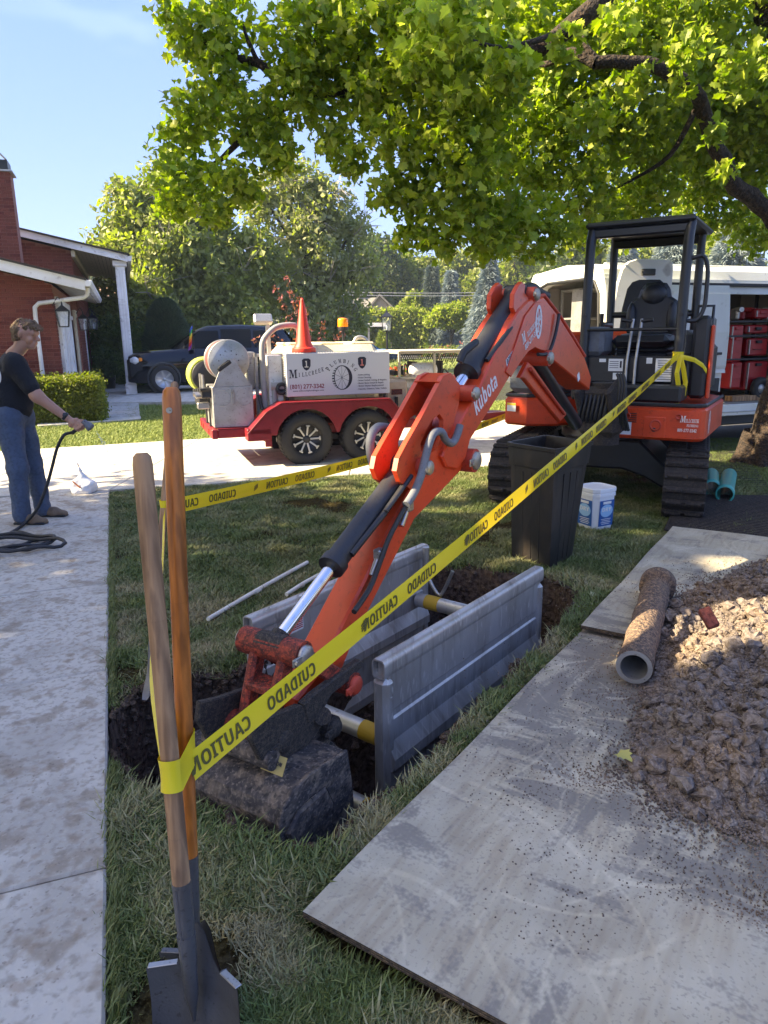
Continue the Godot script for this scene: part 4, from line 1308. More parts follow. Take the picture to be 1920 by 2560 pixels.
# ---------------------------------------------------------------- boards, mats, dirt
var sheets := []          # [corner, along, across, length, width]
func ply_texture(seed_: int, heavy: Vector2) -> ImageTexture:
	var w := 1024
	var h := 512
	var base := blend_tex(w, h, Color(0.78, 0.735, 0.63), [[noise(0.05, 3, seed_), Color(0.66, 0.60, 0.50), 0.45, 0.8, 0.6, 8, 1], [noise(0.006, 4, seed_ + 1), Color(0.85, 0.82, 0.73), 0.4, 0.8, 0.7]], false)
	var by := base.get_image().get_data()
	var n1 := noise(0.006, 5, seed_ + 2)
	n1.domain_warp_enabled = true
	n1.domain_warp_amplitude = 60.0
	n1.domain_warp_frequency = 0.01
	var a := n1.get_image(w, h, false, false, true).get_data()
	var n2 := noise(0.022, 6, seed_ + 3)
	n2.domain_warp_enabled = true
	n2.domain_warp_amplitude = 40.0
	n2.domain_warp_frequency = 0.02
	var s1 := n2.get_image(w / 6, h, false, false, true)       # smears run along and across the sheet
	s1.resize(w, h, Image.INTERPOLATE_CUBIC)
	var b := s1.get_data()
	n2.seed += 50
	var s2 := n2.get_image(w, h / 6, false, false, true)
	s2.resize(w, h, Image.INTERPOLATE_CUBIC)
	var b2 := s2.get_data()
	var nm := noise(0.005, 2, seed_ + 9).get_image(w, h, false, false, true).get_data()
	for i in w * h: b[i] = b[i] if nm[i] > 150 else b2[i] if nm[i] < 105 else (b[i] * (nm[i] - 105) + b2[i] * (150 - nm[i])) / 45
	var c := noise(0.13, 3, seed_ + 4).get_image(w, h, false, false, true).get_data()
	var mark := Image.create(w, h, false, Image.FORMAT_L8)          # scrapes left by shovels and boots
	var r := RandomNumberGenerator.new()
	r.seed = seed_ * 3 + 1
	for k in 80:
		var o := Vector2(r.randf() * w, r.randf() * h)
		var rad := r.randf_range(60, 330)
		var a0 := r.randf() * TAU
		var sp := r.randf_range(0.15, 0.7)
		var wd := r.randi_range(2, 8)
		for i in 160:
			var t := a0 + sp * i / 160.0
			var p := o + Vector2(cos(t), sin(t)) * rad - Vector2(cos(a0), sin(a0)) * rad
			mark.fill_rect(Rect2i(int(p.x) - wd / 2, int(p.y) - wd / 4, wd, maxi(1, wd / 2)), Color(1, 1, 1) * r.randf_range(0.35, 1.0))
	mark.resize(w / 2, h / 2, Image.INTERPOLATE_BILINEAR)
	mark.resize(w, h, Image.INTERPOLATE_BILINEAR)
	var mk := mark.get_data()
	for y in h:
		for x in w:
			var i := y * w + x
			var near := clampf(1.15 - Vector2((float(x) / w - heavy.x) * 2.0, float(y) / h - heavy.y).length() * 1.1, 0.0, 1.0)
			var d := a[i] / 255.0 * 0.55 + b[i] / 255.0 * 0.75 + c[i] / 255.0 * 0.30 + near * 0.60 - 0.70
			d = smoothstep(0.0, 1.0, clampf(d * 1.9, 0.0, 1.0)) * 0.85
			d = maxf(d, 0.18 + 0.22 * a[i] / 255.0)
			if c[i] > 186: d = maxf(d, 0.5)
			d *= 1.0 - 0.75 * mk[i] / 255.0
			var tone := 0.85 + 0.3 * b[i] / 255.0
			var j := i * 3
			by[j] = int(clampf(lerpf(by[j], 112.0 * tone, d), 0, 255))
			by[j + 1] = int(clampf(lerpf(by[j + 1], 107.0 * tone, d), 0, 255))
			by[j + 2] = int(clampf(lerpf(by[j + 2], 100.0 * tone, d), 0, 255))
	return ImageTexture.create_from_image(Image.create_from_data(w, h, false, Image.FORMAT_RGB8, by))
func sheet(label: String, o: Vector3, along: Vector3, across: Vector3, len_: float, wid: float, y: float, tilt: float, tex: Texture2D) -> void:
	sheets.append([o, along, across, len_, wid])
	var th := 0.019
	var m := StandardMaterial3D.new()
	m.albedo_texture = tex
	m.roughness = 0.8
	m.heightmap_enabled = true
	m.heightmap_texture = M.fine
	m.heightmap_scale = 0.15
	var t := thing("plywood_sheet", label, "plywood", o)
	var st := S()
	var nx := 24
	var ny := 12
	var P := func(i: int, j: int, dy: float) -> Vector3:
		var q := o + along * len_ * i / nx + across * wid * j / ny
		q.y = y + tilt * (1.0 - float(i) / nx) + 0.006 * sin(i * 0.5) * cos(j * 0.6) + dy
		return q
	var V := func(i: int, j: int) -> void:
		st.set_uv(Vector2(float(i) / nx, float(j) / ny))
		st.add_vertex(P.call(i, j, th))
	st.set_smooth_group(0)
	for i in nx:
		for j in ny:
			for k in [[0, 0], [1, 1], [1, 0], [0, 0], [0, 1], [1, 1]]: V.call(i + k[0], j + k[1])
	put(st, "face", m, t)
	for layer in 5:          # the plies show on the edges
		st = S()
		var y0 := th * layer / 5.0 - 0.0005
		var y1 := th * (layer + 1) / 5.0 - 0.0006
		var ins := 0.0006 * (layer % 2)
		for i in nx:
			oquad(st, P.call(i, 0, y0) + across * ins, P.call(i + 1, 0, y0) + across * ins, P.call(i + 1, 0, y1) + across * ins, P.call(i, 0, y1) + across * ins, P.call(i, 3, 0.0))
			oquad(st, P.call(i, ny, y0), P.call(i + 1, ny, y0), P.call(i + 1, ny, y1), P.call(i, ny, y1), P.call(i, 3, 0.0))
		for j in ny:
			oquad(st, P.call(0, j, y0) + along * ins, P.call(0, j + 1, y0) + along * ins, P.call(0, j + 1, y1) + along * ins, P.call(0, j, y1) + along * ins, P.call(4, j, 0.0))
			oquad(st, P.call(nx, j, y0), P.call(nx, j + 1, y0), P.call(nx, j + 1, y1), P.call(nx, j, y1), P.call(4, j, 0.0))
		if layer == 0:
			for i in nx:
				for j in ny: quad(st, P.call(i, j, 0.0), P.call(i + 1, j, 0.0), P.call(i + 1, j + 1, 0.0), P.call(i, j + 1, 0.0))
		put(st, "ply", M.ply_edge if layer % 2 else M.ply_edge_dark, t)
func make_boards() -> void:
	textured(mat("ply_edge", L(0.34, 0.27, 0.19), 0.9), M.mud, 6.0)
	M.ply_edge.albedo_color = L(0.55, 0.46, 0.34)
	textured(mat("ply_edge_dark", L(0.3, 0.25, 0.18), 0.9), M.mud, 6.0)
	var txb := ply_texture(371, Vector2(0.1, 0.9))
	var c1 := gp(757, 2283, 0.07)
	var j1 := gp(1455, 1572, 0.045)
	var al := (j1 - c1)
	al.y = 0
	al = al.normalized()
	var ac := Vector3(-al.z, 0, al.x)
	sheet("dirt-smeared plywood sheet lying beside the trench, scraped and muddy", c1, al, ac, 2.44, 1.22, 0.022, 0.035, ply_texture(301, Vector2(0.72, 0.75)))
	sheet("dirty plywood sheet under the dirt pile, right beside the smeared sheet", c1 + ac * 1.225 + al * 0.05, al, ac, 2.44, 1.22, 0.022, 0.03, txb)
	var j2 := gp(1680, 1318, 0.06)
	var o2 := gp(1452, 1572, 0.06)
	var al2 := (j2 - o2)
	al2.y = 0
	al2 = al2.normalized()
	var ac2 := Vector3(-al2.z, 0, al2.x)
	sheet("plywood sheet carrying the clay pipe, its end lapped over the smeared sheet", o2, al2, ac2, 2.44, 1.22, 0.046, 0.016, txb)
	sheet("plywood sheet next to the rubber mats, partly buried by the dirt pile", o2 + ac2 * 1.23 + al2 * 0.04, al2, ac2, 2.44, 1.22, 0.044, 0.012, txb)
	# rubber ground mats
	for a in [[[1660, 1322], [1925, 1368], [1990, 1240], [1700, 1235], 0.045, "near black rubber ground mat by the plywood under the track"], [[1705, 1275], [1990, 1292], [1850, 1125], [1765, 1133], 0.02, "far black rubber ground mat carrying the green pipes"]]:
		var q := []
		for k in 4: q.append(gp(a[0 + k][0], a[0 + k][1], a[4]))
		var st := S()
		slab(st, q, a[4], 0.016, 0.003)
		var m := thing("rubber_mat", a[5], "mat", q[0], "rubber ground mats")
		put(st, "sheet", M.rubber, m)
		var ribs := S()
		for i in 34:
			var f := (i + 0.5) / 34.0
			bar(ribs, q[0].lerp(q[3], f).lerp(q[1].lerp(q[2], f), 0.02) + Vector3.UP * 0.002, q[0].lerp(q[3], f).lerp(q[1].lerp(q[2], f), 0.98) + Vector3.UP * 0.002, 0.018, 0.008, 0.002)
		put(ribs, "tread", M.rubber, m).set_meta("kind", "stuff")

var pile: PackedVector2Array
func pile_dist(q: Vector2) -> float:       # positive inside
	var keep := hole
	hole = pile
	var d := -hole_dist(q)
	hole = keep
	return d
func pile_height(q: Vector2, d: float) -> float:
	var h := 0.072
	if d > 0.0: h += 0.38 * (1.0 - exp(-d * 1.5)) * (0.8 + 0.25 * rough_n.get_noise_2d(q.x * 0.7, q.y * 0.7)) * minf(1.0, d * 7.0)
	else: h += d * 0.6
	h += lump.get_noise_2d(q.x * 5.0, q.y * 5.0) * 0.05 * clampf(d * 6.0, 0.0, 1.0) + (rough_n.get_noise_2d(q.x * 14.0, q.y * 14.0) * 0.030 + absf(rough_n.get_noise_2d(q.x * 34.0, q.y * 34.0)) * 0.022) * clampf(d * 12.0, 0.0, 1.0)
	return h
func clod_mesh(seed_: int) -> ArrayMesh:
	var n := noise(1.3, 4, seed_)
	var st := S()
	ball(st, Vector3(seed_ * 3.0, 0, 0), Vector3(1.0, 0.75, 0.9), Basis.IDENTITY, 6, 9, n, 0.7)
	var m := st.commit()
	var fc := m.surface_get_arrays(0)[Mesh.ARRAY_VERTEX] as PackedVector3Array
	var st2 := S()
	for i in range(0, fc.size(), 3):
		for k in 3: st2.add_vertex(fc[i + k] - Vector3(seed_ * 3.0, 0, 0))
	st2.generate_normals()
	return st2.commit()
func soil_tone(p: Vector3) -> Color:
	var k := clampf(0.30 + rough_n.get_noise_2d(p.x * 1.1 + 4.0, p.z * 1.1) * 1.3, 0.0, 1.0)
	return Color(0.45, 0.43, 0.41).lerp(Color(0.55, 0.465, 0.375), k) * rng.randf_range(0.85, 1.15)
func make_dirt_pile() -> void:
	for p in [[1700, 1490], [1640, 1560], [1640, 1650], [1640, 1740], [1600, 1820], [1600, 1920], [1650, 1990], [1730, 2020], [1830, 2050], [1940, 2090]]:
		var g := gp(p[0], p[1], 0.08)
		pile.append(Vector2(g.x, g.z))
	for v in [Vector2(2.3, -1.4), Vector2(3.6, -2.2), Vector2(3.9, -4.4), Vector2(3.2, -5.2)]: pile.append(v)
	var g2 := gp(1850, 1425, 0.08)
	pile.append(Vector2(g2.x, g2.z))
	var c0 := Vector3(2.2, 0, -3.4)
	var t := thing("dirt_pile", "heap of dug-out grey and brown clods spilled over the plywood", "dirt pile", c0)
	var st := S()
	st.set_smooth_group(0)
	var x0 := 0.7
	var z0 := -5.5
	var c := 0.022
	var nx := int(3.4 / c)
	var nz := int(4.3 / c)
	var hs_ := PackedFloat32Array()
	hs_.resize((nx + 1) * (nz + 1))
	for j in nz + 1:
		for i in nx + 1:
			var q := Vector2(x0 + i * c, z0 + j * c)
			var d := pile_dist(q) + lump.get_noise_2d(q.x * 3.0, q.y * 3.0) * 0.10
			hs_[j * (nx + 1) + i] = pile_height(q, d) if d > -0.06 else -9.0
			st.set_color(soil_tone(Vector3(q.x, 0, q.y)))
			st.add_vertex(Vector3(q.x, maxf(pile_height(q, d), 0.03), q.y))
	for j in nz:
		for i in nx:
			var a := j * (nx + 1) + i
			if minf(minf(hs_[a], hs_[a + 1]), minf(hs_[a + nx + 1], hs_[a + nx + 2])) < -1.0: continue
			for k in [a, a + 1, a + nx + 2, a, a + nx + 2, a + nx + 1]: st.add_index(k)
	var md := put(st, "mound", M.soil, t)
	# clods: the largest are parts, the crumbs one mass
	var forms := []
	for k in 6: forms.append(clod_mesh(k + 2))
	var mats := []
	for k in 6:
		var m: StandardMaterial3D = M.soil.duplicate()
		m.vertex_color_use_as_albedo = false
		var tone := Color(0.45, 0.43, 0.41).lerp(Color(0.55, 0.465, 0.375), k / 5.0)
		m.albedo_color = L(tone.r, tone.g, tone.b)
		mats.append(m)
	var made := 0
	while made < 290:
		var g := gp(rng.randf_range(1500, 1930), rng.randf_range(1420, 2150), 0.12)
		var q := Vector2(g.x, g.z)
		var d := pile_dist(q)
		if d < -0.02 or rng.randf() > 0.35 + d * 1.5: continue
		var r := rng.randf_range(0.014, 0.03) if rng.randf() < 0.6 else rng.randf_range(0.026, 0.05)
		var tone := clampf(0.30 + rough_n.get_noise_2d(q.x * 1.1 + 4.0, q.y * 1.1) * 1.3 + rng.randfn() * 0.15, 0.0, 1.0)
		var y := pile_height(q, d)
		inst(forms[made % 6], "clod", mats[int(tone * 5.0)], t, Transform3D(rnd_basis().scaled(Vector3(r, r, r) * Vector3(1, rng.randf_range(0.7, 1.0), 1)), Vector3(q.x, y + r * 0.55, q.y)))
		made += 1
	var xs := []
	var cs := []
	while xs.size() < 34000:
		var g := gp(rng.randf_range(1150, 1960), rng.randf_range(1400, 2560), 0.08)
		var q := Vector2(g.x, g.z)
		var d := pile_dist(q)
		if d < 0.0 and rng.randf() > exp(d * 5.0) * (0.25 + 1.2 * maxf(0.0, rough_n.get_noise_2d(q.x * 1.3, q.y * 1.3))): continue
		var r := rng.randf_range(0.001, 0.0035 + 0.006 * exp(d * 14.0)) if d < 0.0 else rng.randf_range(0.004, 0.015)
		var y := pile_height(q, d) if d > 0.0 else 0.066 + clampf((-q.y - 3.4) * 4.0, 0.0, 1.0) * 0.012
		xs.append(Transform3D(rnd_basis().scaled(Vector3.ONE * r), Vector3(q.x, y + r * 0.3, q.y)))
		cs.append(soil_tone(Vector3(q.x, 0, q.y)))
	scatter("crumbs", forms[0], xs, cs, M.soil, t)
	# a fallen leaf and a bit of broken brick
	st = S()
	st.append_from(maple_leaf, 0, Transform3D(Basis(Vector3.UP, 0.7).scaled(Vector3.ONE * 0.07), Vector3.ZERO))
	var fl := one(st, "fallen_leaf", mat("dry_leaf", L(0.42, 0.38, 0.10), 0.7), "curled yellow leaf lying at the foot of the dirt pile", "leaf")
	fl.position = gp(1560, 1890, 0.11)
	st = S()
	st.append_from(maple_leaf, 0, Transform3D(Basis(Vector3.UP, 2.1).scaled(Vector3.ONE * 0.09), Vector3.ZERO))
	fl = one(st, "fallen_leaf", mat("pale_leaf", L(0.40, 0.42, 0.25), 0.7), "pale leaf lying on the grass beside the trench box", "leaf")
	fl.position = gp(1492, 1490, 0.045)
	st = S()
	box(st, gp(1772, 1545, 0.42), Vector3(0.05, 0.03, 0.09), Basis(Vector3(1, 0.2, 0.4).normalized(), 0.8), 0.004)
	one(st, "brick_shard", M.brick, "broken red shard sticking out of the sunlit dirt", "shard")
	# old clay pipe
	var a := gp(1585, 1668, 0.15)
	var b := gp(1642, 1470, 0.15)
	var dir := (b - a).normalized()
	var cp := thing("clay_pipe", "old dirt-crusted clay pipe with open grey end on the plywood", "pipe", a - Vector3.UP * 0.08)
	st = S()
	var prof := []
	for i in 14: prof.append([0.077 + 0.004 * sin(i * 1.9), a.distance_to(b) * i / 13.0])
	var n := noise(6.0, 4, 6)
	lathe(st, a, dir, [[0.058, 0.0], [0.078, 0.0]] + prof + [[0.10, a.distance_to(b)], [0.102, a.distance_to(b) + 0.09], [0.09, a.distance_to(b) + 0.10], [0.06, a.distance_to(b) + 0.10]], 26)
	put(st, "barrel", M.clay, cp)
	st = S()
	lathe(st, a, dir, [[0.059, -0.001], [0.0585, a.distance_to(b)]], 24)
	put(st, "bore", M.galvanised, cp)
	st = S()
	lathe(st, a - dir * 0.002, dir, [[0.059, 0.0], [0.079, 0.0]], 26, true)
	put(st, "rim", M.galvanised, cp)

# ---------------------------------------------------------------- grass
func tuft(n: int, seed_: int, lean: float) -> ArrayMesh:
	var r := RandomNumberGenerator.new()
	r.seed = seed_
	var st := S()
	for i in n:
		var a := r.randf() * TAU
		var o := Vector3(r.randfn(), 0, r.randfn()) * 0.35
		var d := Vector3(cos(a), 0, sin(a)) * lean * r.randf_range(0.3, 1.3)
		var s := Vector3(-sin(a), 0, cos(a)) * 0.05
		var h := r.randf_range(0.6, 1.15)
		var m := o + Vector3.UP * h * 0.6 + d * 0.4
		var t := o + Vector3.UP * h * 0.95 + d * 1.1
		tri(st, o - s, o + s, m + s * 0.8); tri(st, o - s, m + s * 0.8, m - s * 0.8); tri(st, m - s * 0.8, m + s * 0.8, t)
	return mesh_of(st)
func covered(p: Vector3) -> bool:
	for s in sheets:
		var q: Vector3 = p - s[0]
		var u: float = q.dot(s[1])
		var v: float = q.dot(s[2])
		if u > -0.01 and u < s[3] and v > -0.01 and v < s[4]: return true
	return false
func make_grass() -> void:
	var t1 := tuft(8, 3, 0.55)
	var t2 := tuft(8, 4, 0.9)
	var patch := noise(0.7, 4, 23)
	var dry := noise(2.2, 3, 29)
	var A := []
	var Ac := []
	var B := []
	var Bc := []
	var tries := 0
	while A.size() + B.size() < 130000 and tries < 400000:
		tries += 1
		var r := 0.9 + 8.6 * rng.randf()
		var an := rng.randf_range(-0.66, 0.72)
		var p := Vector3(sin(an) * r, 0, -cos(an) * r)
		if right_of_walk(p) < 0.012 or near_of_drive(p) < 0.02 or covered(p): continue
		if p.x > 4.3: continue
		var q := Vector2(p.x, p.z)
		var hd := 9.0
		if q.y > -5.6 and q.x > -1.6 and q.x < 2.2:
			hd = hole_dist(q) + lump.get_noise_2d(q.x * 4.0, q.y * 4.0) * 0.05
			if hd < 0.02: continue
			if hd < 0.12 and rng.randf() > hd * 8.0: continue
		var bare := patch.get_noise_2d(q.x, q.y)
		if bare > 0.22 and rng.randf() < (bare - 0.22) * 3.5: continue
		var h := rng.randf_range(0.018, 0.040) * (1.35 if rng.randf() < 0.08 else 1.0) * (1.0 + 0.4 * patch.get_noise_2d(q.x * 3.0 + 7.0, q.y * 3.0))
		if hd < 0.25: h *= 1.25
		var dd := clampf(dry.get_noise_2d(q.x, q.y) * 1.6 + 0.36 + rng.randfn() * 0.25, 0.0, 1.0)
		if q.y < -4.6: dd *= 0.45
		var col := Color(0.13, 0.16, 0.042).lerp(Color(0.10, 0.145, 0.03), rng.randf()).lerp(Color(0.38, 0.32, 0.17), dd * 0.9) * rng.randf_range(0.8, 1.25)
		var bs := Basis(Vector3.UP, rng.randf() * TAU) * Basis(Vector3.RIGHT, rng.randfn() * 0.3)
		var x := Transform3D(bs.scaled(Vector3(h * 1.25, h, h * 1.25)), Vector3(p.x, lawn_height(q, hd) - 0.004, p.z))
		if rng.randf() < 0.5:
			A.append(x); Ac.append(col)
		else:
			B.append(x); Bc.append(col)
	var wd := (walk_b - walk_a).normalized()      # blades hanging over the edge of the walk
	for i in 900:
		var p := walk_a + wd * rng.randf_range(-0.2, 6.2) + Vector3(-wd.z, 0, wd.x) * rng.randf_range(0.004, 0.03)
		var q := Vector2(p.x, p.z)
		if hole_dist(q) < 0.03: continue
		var h := rng.randf_range(0.03, 0.075)
		A.append(Transform3D((Basis(wd, rng.randf_range(0.1, 0.9)) * Basis(Vector3.UP, rng.randf() * TAU)).scaled(Vector3(h * 0.6, h, h * 0.6)), Vector3(p.x, 0.0, p.z)))
		Ac.append(Color(0.12, 0.16, 0.04).lerp(Color(0.30, 0.28, 0.12), rng.randf() * 0.6))
	var g := scatter("lawn_grass", t1, A, Ac, M.grass)
	tag(g, "patchy mown grass round the trench, green and straw coloured", "grass")
	g = scatter("lawn_grass", t2, B, Bc, M.grass)
	tag(g, "flattened straggly grass mixed through the trampled lawn round the trench", "grass")
	# the sunny strip beyond the driveway
	var C := []
	var Cc := []
	while C.size() < 42000:
		var p := gp(rng.randf_range(-60, 1500), rng.randf_range(1000, 1140))
		if near_of_far(p) > -0.02 or p.z < -17.9: continue
		var hq := p - HO
		var hs0 := hq.dot(HE)
		var hd0 := hq.dot(HD)
		if hd0 > -1.35 and hs0 < 1.2: continue
		if p.x > 4.3: continue
		var h := rng.randf_range(0.045, 0.085)
		C.append(Transform3D((Basis(Vector3.UP, rng.randf() * TAU) * Basis(Vector3.RIGHT, rng.randfn() * 0.2)).scaled(Vector3(h * 1.4, h, h * 1.4)), Vector3(p.x, -0.05, p.z)))
		Cc.append(Color(0.15, 0.21, 0.03).lerp(Color(0.25, 0.28, 0.05), rng.randf()) * rng.randf_range(0.8, 1.2))
	g = scatter("verge_grass", t1, C, Cc, M.grass)
	tag(g, "bright sunlit grass strip between the driveway and the house path", "grass")
	C = []; Cc = []
	while C.size() < 9000:
		var p := gp(rng.randf_range(1740, 1990), rng.randf_range(1098, 1330))
		if p.x < 3.4 or (p.z > -7.0 and p.x < 4.0): continue
		var h := rng.randf_range(0.03, 0.06)
		C.append(Transform3D((Basis(Vector3.UP, rng.randf() * TAU) * Basis(Vector3.RIGHT, rng.randfn() * 0.2)).scaled(Vector3(h * 1.4, h, h * 1.4)), Vector3(p.x, -0.02, p.z)))
		Cc.append(Color(0.10, 0.15, 0.03).lerp(Color(0.17, 0.21, 0.05), rng.randf()))
	g = scatter("kerb_grass", t1, C, Cc, M.grass)
	tag(g, "grass round the foot of the maple trunk beside the mats", "grass")
	C = []; Cc = []
	while C.size() < 16000:
		var p := gp(rng.randf_range(-100, 2000), rng.randf_range(868, 960))
		if p.z > -26.0 or p.z < -90.0 or (p.z < -51.0 and p.z > -63.0): continue
		if p.x > 1.5 and p.x < 14.0 and p.z < -63: continue
		if p.x > 4.3 and p.x < 14.2 and p.z > -34.0: continue
		var h := rng.randf_range(0.10, 0.2) * (-p.z / 40.0)
		C.append(Transform3D(Basis(Vector3.UP, rng.randf() * TAU).scaled(Vector3(h * 2.2, h * 0.7, h * 2.2)), Vector3(p.x, -0.05, p.z)))
		Cc.append(Color(0.17, 0.22, 0.04).lerp(Color(0.26, 0.29, 0.07), rng.randf()))
	g = scatter("far_grass", t1, C, Cc, M.grass)
	tag(g, "sunlit front lawns of the houses across the street", "grass")

# ---------------------------------------------------------------- trench box
func make_trench() -> void:
	var top := 0.28
	var nr := gp(822, 1660, top)
	nr = gp(945, 1660, top)
	var fr := gp(1350, 1420, top)
	var dir := (fr - nr)
	var len_ := dir.length()
	dir = dir.normalized()
	var side := Vector3(-dir.z, 0, dir.x)          # towards the camera's right
	nr = gp(945, 1650, top)
	var nl := gp(612, 1545, top)
	var wid := (nr - nl).dot(side)
	var t := thing("trench_box", "aluminium trench shield with two ribbed side panels standing in the dug trench", "trench shield", nr - Vector3.UP * 1.15)
	var n0 := nr - side * wid
	for k in 2:
		var o: Vector3 = nr if k == 0 else n0
		o.y = 0.0
		var out := side if k == 0 else -side
		var st := S()
		# ribbed plate: the same section along its whole length
		var pr := [Vector2(-0.025, 0.26), Vector2(0.028, 0.26), Vector2(0.028, 0.03), Vector2(0.020, 0.02), Vector2(0.020, -0.01), Vector2(0.028, -0.02), Vector2(0.028, -0.12), Vector2(0.062, -0.19), Vector2(0.062, -0.24), Vector2(0.026, -0.27), Vector2(0.026, -0.44), Vector2(0.055, -0.50), Vector2(0.055, -0.55), Vector2(0.026, -0.58), Vector2(0.026, -0.9), Vector2(-0.025, -0.9)]
		prism(st, pr, o, side, Vector3.UP, dir, 0.03, len_ - 0.03, 0.002)
		var p := put(st, "side_panel", M.aluminium, t)
		st = S()
		# top rail: an open oval tube
		var rail := []
		for i in 20:
			var a := TAU * i / 20
			var sq := pow(pow(absf(cos(a)), 5.0) + pow(absf(sin(a)), 5.0), -0.2)
			rail.append(Vector2(0.034 * cos(a) * sq, top - 0.045 + 0.045 * sin(a) * sq))
		for i in 20:
			var q0: Vector2 = rail[i]
			var q1: Vector2 = rail[(i + 1) % 20]
			var v0 := o + side * q0.x + Vector3.UP * q0.y
			var v1 := o + side * q1.x + Vector3.UP * q1.y
			var mid := Vector3.UP * (top - 0.045) + o
			var w0 := mid + (v0 - mid) * 0.84
			var w1 := mid + (v1 - mid) * 0.84
			st.set_smooth_group(1)
			oquad(st, v0, v1, v1 + dir * len_, v0 + dir * len_, mid + dir * len_ / 2)
			st.set_smooth_group(2)
			quad(st, w0, w1, w1 + dir * len_, w0 + dir * len_)
			st.set_smooth_group(-1)
			oquad(st, v0, v1, w1, w0, mid + dir)
			oquad(st, v0 + dir * len_, v1 + dir * len_, w1 + dir * len_, w0 + dir * len_, mid)
		put(st, "top_rail", M.aluminium, t)
		for e in 2:
			st = S()
			var c := o + dir * (0.035 if e == 0 else len_ - 0.035)
			box(st, c + Vector3.UP * (top - 0.08 - 0.55), Vector3(0.085, 1.08, 0.07), Basis(side, Vector3.UP, -dir), 0.022)
			cyl(st, c + Vector3.UP * 0.10 + side * 0.044, c + Vector3.UP * 0.10 + side * 0.047, 0.008, -1, 8)
			cyl(st, c + Vector3.UP * -0.25 + side * 0.044, c + Vector3.UP * -0.25 + side * 0.047, 0.008, -1, 8)
			put(st, "end_post", M.aluminium, t)
	for a in [[0.16, -0.20], [0.16, -0.62], [len_ - 0.15, -0.05], [len_ - 0.15, -0.5]]:
		var st := S()
		var p0: Vector3 = n0 + dir * a[0]
		var p1: Vector3 = nr + dir * a[0]
		p0.y = a[1]; p1.y = a[1]
		cyl(st, p0 + side * 0.05, p1 - side * 0.05, 0.045, -1, 16)
		var sp := put(st, "spreader", M.galvanised, t)
		st = S()
		cyl(st, p1 - side * 0.22, p1 - side * 0.12, 0.047, -1, 16)
		cyl(st, p0 + side * 0.12, p0 + side * 0.22, 0.047, -1, 16)
		put(st, "yellow_band", mat("worn_yellow", L(0.42, 0.27, 0.02), 0.7), sp)
	# hydraulic fitting on the far post and the flag sticker
	var st := S()
	var fx := n0 + dir * (len_ - 0.12) + side * 0.09
	tube(st, arc_pts(fx + Vector3.UP * -0.05, [fx + Vector3(0, -0.14, 0), fx + side * 0.1 + Vector3.UP * -0.28], fx + side * 0.2 + Vector3.UP * -0.1, 10), 0.012, 7)
	cyl(st, fx + Vector3.UP * -0.14, fx + Vector3.UP * 0.02, 0.022)
	put(st, "valve", M.bolt_metal, t)
	var dc := put(S_flag(nl, dir, side, wid), "flag_sticker", M.paper, t)
	dc.set_meta("label", "small striped flag sticker on the panel")
	st = S()
	var f0 := n0 + dir * 0.22 + side * 0.0295 + Vector3.UP * (0.185 - top)
	for i in 7: oquad(st, f0 + Vector3.UP * (-0.0105 * 2 * i / 2.0), f0 + dir * 0.13 + Vector3.UP * (-0.0105 * i), f0 + dir * 0.13 + Vector3.UP * (-0.0105 * i - 0.0058), f0 + Vector3.UP * (-0.0105 * i - 0.0058), f0 - side)
	put(st, "stripes", M.tail_red, dc)
	st = S()
	var f1 := f0 + side * 0.0008
	oquad(st, f1, f1 + dir * 0.055, f1 + dir * 0.055 - Vector3.UP * 0.040, f1 - Vector3.UP * 0.040, f1 - side)
	put(st, "canton", M.pail_blue, dc)
	# loose soil and roots on the trench floor and walls
	var forms := [clod_mesh(12), clod_mesh(13)]
	var xs := []
	var cs := []
	while xs.size() < 5200:
		var i := rng.randi() % hole.size()
		var e := hole[i].lerp(hole[(i + 1) % hole.size()], rng.randf())
		var cen := Vector2(0.0, -3.0)
		var q := e.lerp(cen, rng.randf_range(-0.06, 0.25)) + Vector2(rng.randfn(), rng.randfn()) * 0.05
		var p3 := Vector3(q.x, 0, q.y)
		if right_of_walk(p3) < 0.02 or covered(p3): continue
		var hd := hole_dist(q) + lump.get_noise_2d(q.x * 4.0, q.y * 4.0) * 0.05
		if hd > 0.16: continue
		var r := rng.randf_range(0.004, 0.02) if hd > -0.05 else rng.randf_range(0.008, 0.04)
		xs.append(Transform3D(rnd_basis().scaled(Vector3.ONE * r), Vector3(q.x, lawn_height(q, hd), q.y)))
		cs.append(Color(0.17, 0.14, 0.118).lerp(Color(0.28, 0.235, 0.19), rng.randf()))
	var cr := scatter("trench_soil", forms[0], xs, cs, M.soil)
	tag(cr, "dark crumbly soil along the edges and walls of the trench", "soil")
	st = S()
	for i in 10:
		var e := gp(rng.randf_range(290, 470), rng.randf_range(1780, 1920))
		var a := Vector3(e.x, lawn_height(Vector2(e.x, e.z), hole_dist(Vector2(e.x, e.z))) + 0.02, e.z)
		tube(st, arc_pts(a, [a + Vector3(0.05, 0.04, rng.randfn() * 0.03), a + Vector3(0.10, 0.0, rng.randfn() * 0.05)], a + Vector3(0.16, -0.05, rng.randfn() * 0.05), 8), 0.0022, 4)
	one(st, "torn_roots", M.twig if M.has("twig") else M.bark, "thin torn roots sticking out of the trench wall by the walk", "roots").set_meta("kind", "stuff")
func S_flag(nl: Vector3, dir: Vector3, side: Vector3, wid: float) -> SurfaceTool:
	var st := S()
	var o := gp(945, 1650, 0.28) - side * wid + dir * 0.22 + side * 0.0288
	o.y = 0.19
	oquad(st, o - dir * 0.006, o + dir * 0.136, o + dir * 0.136 - Vector3.UP * 0.085, o - dir * 0.006 - Vector3.UP * 0.085, o - side)
	return st
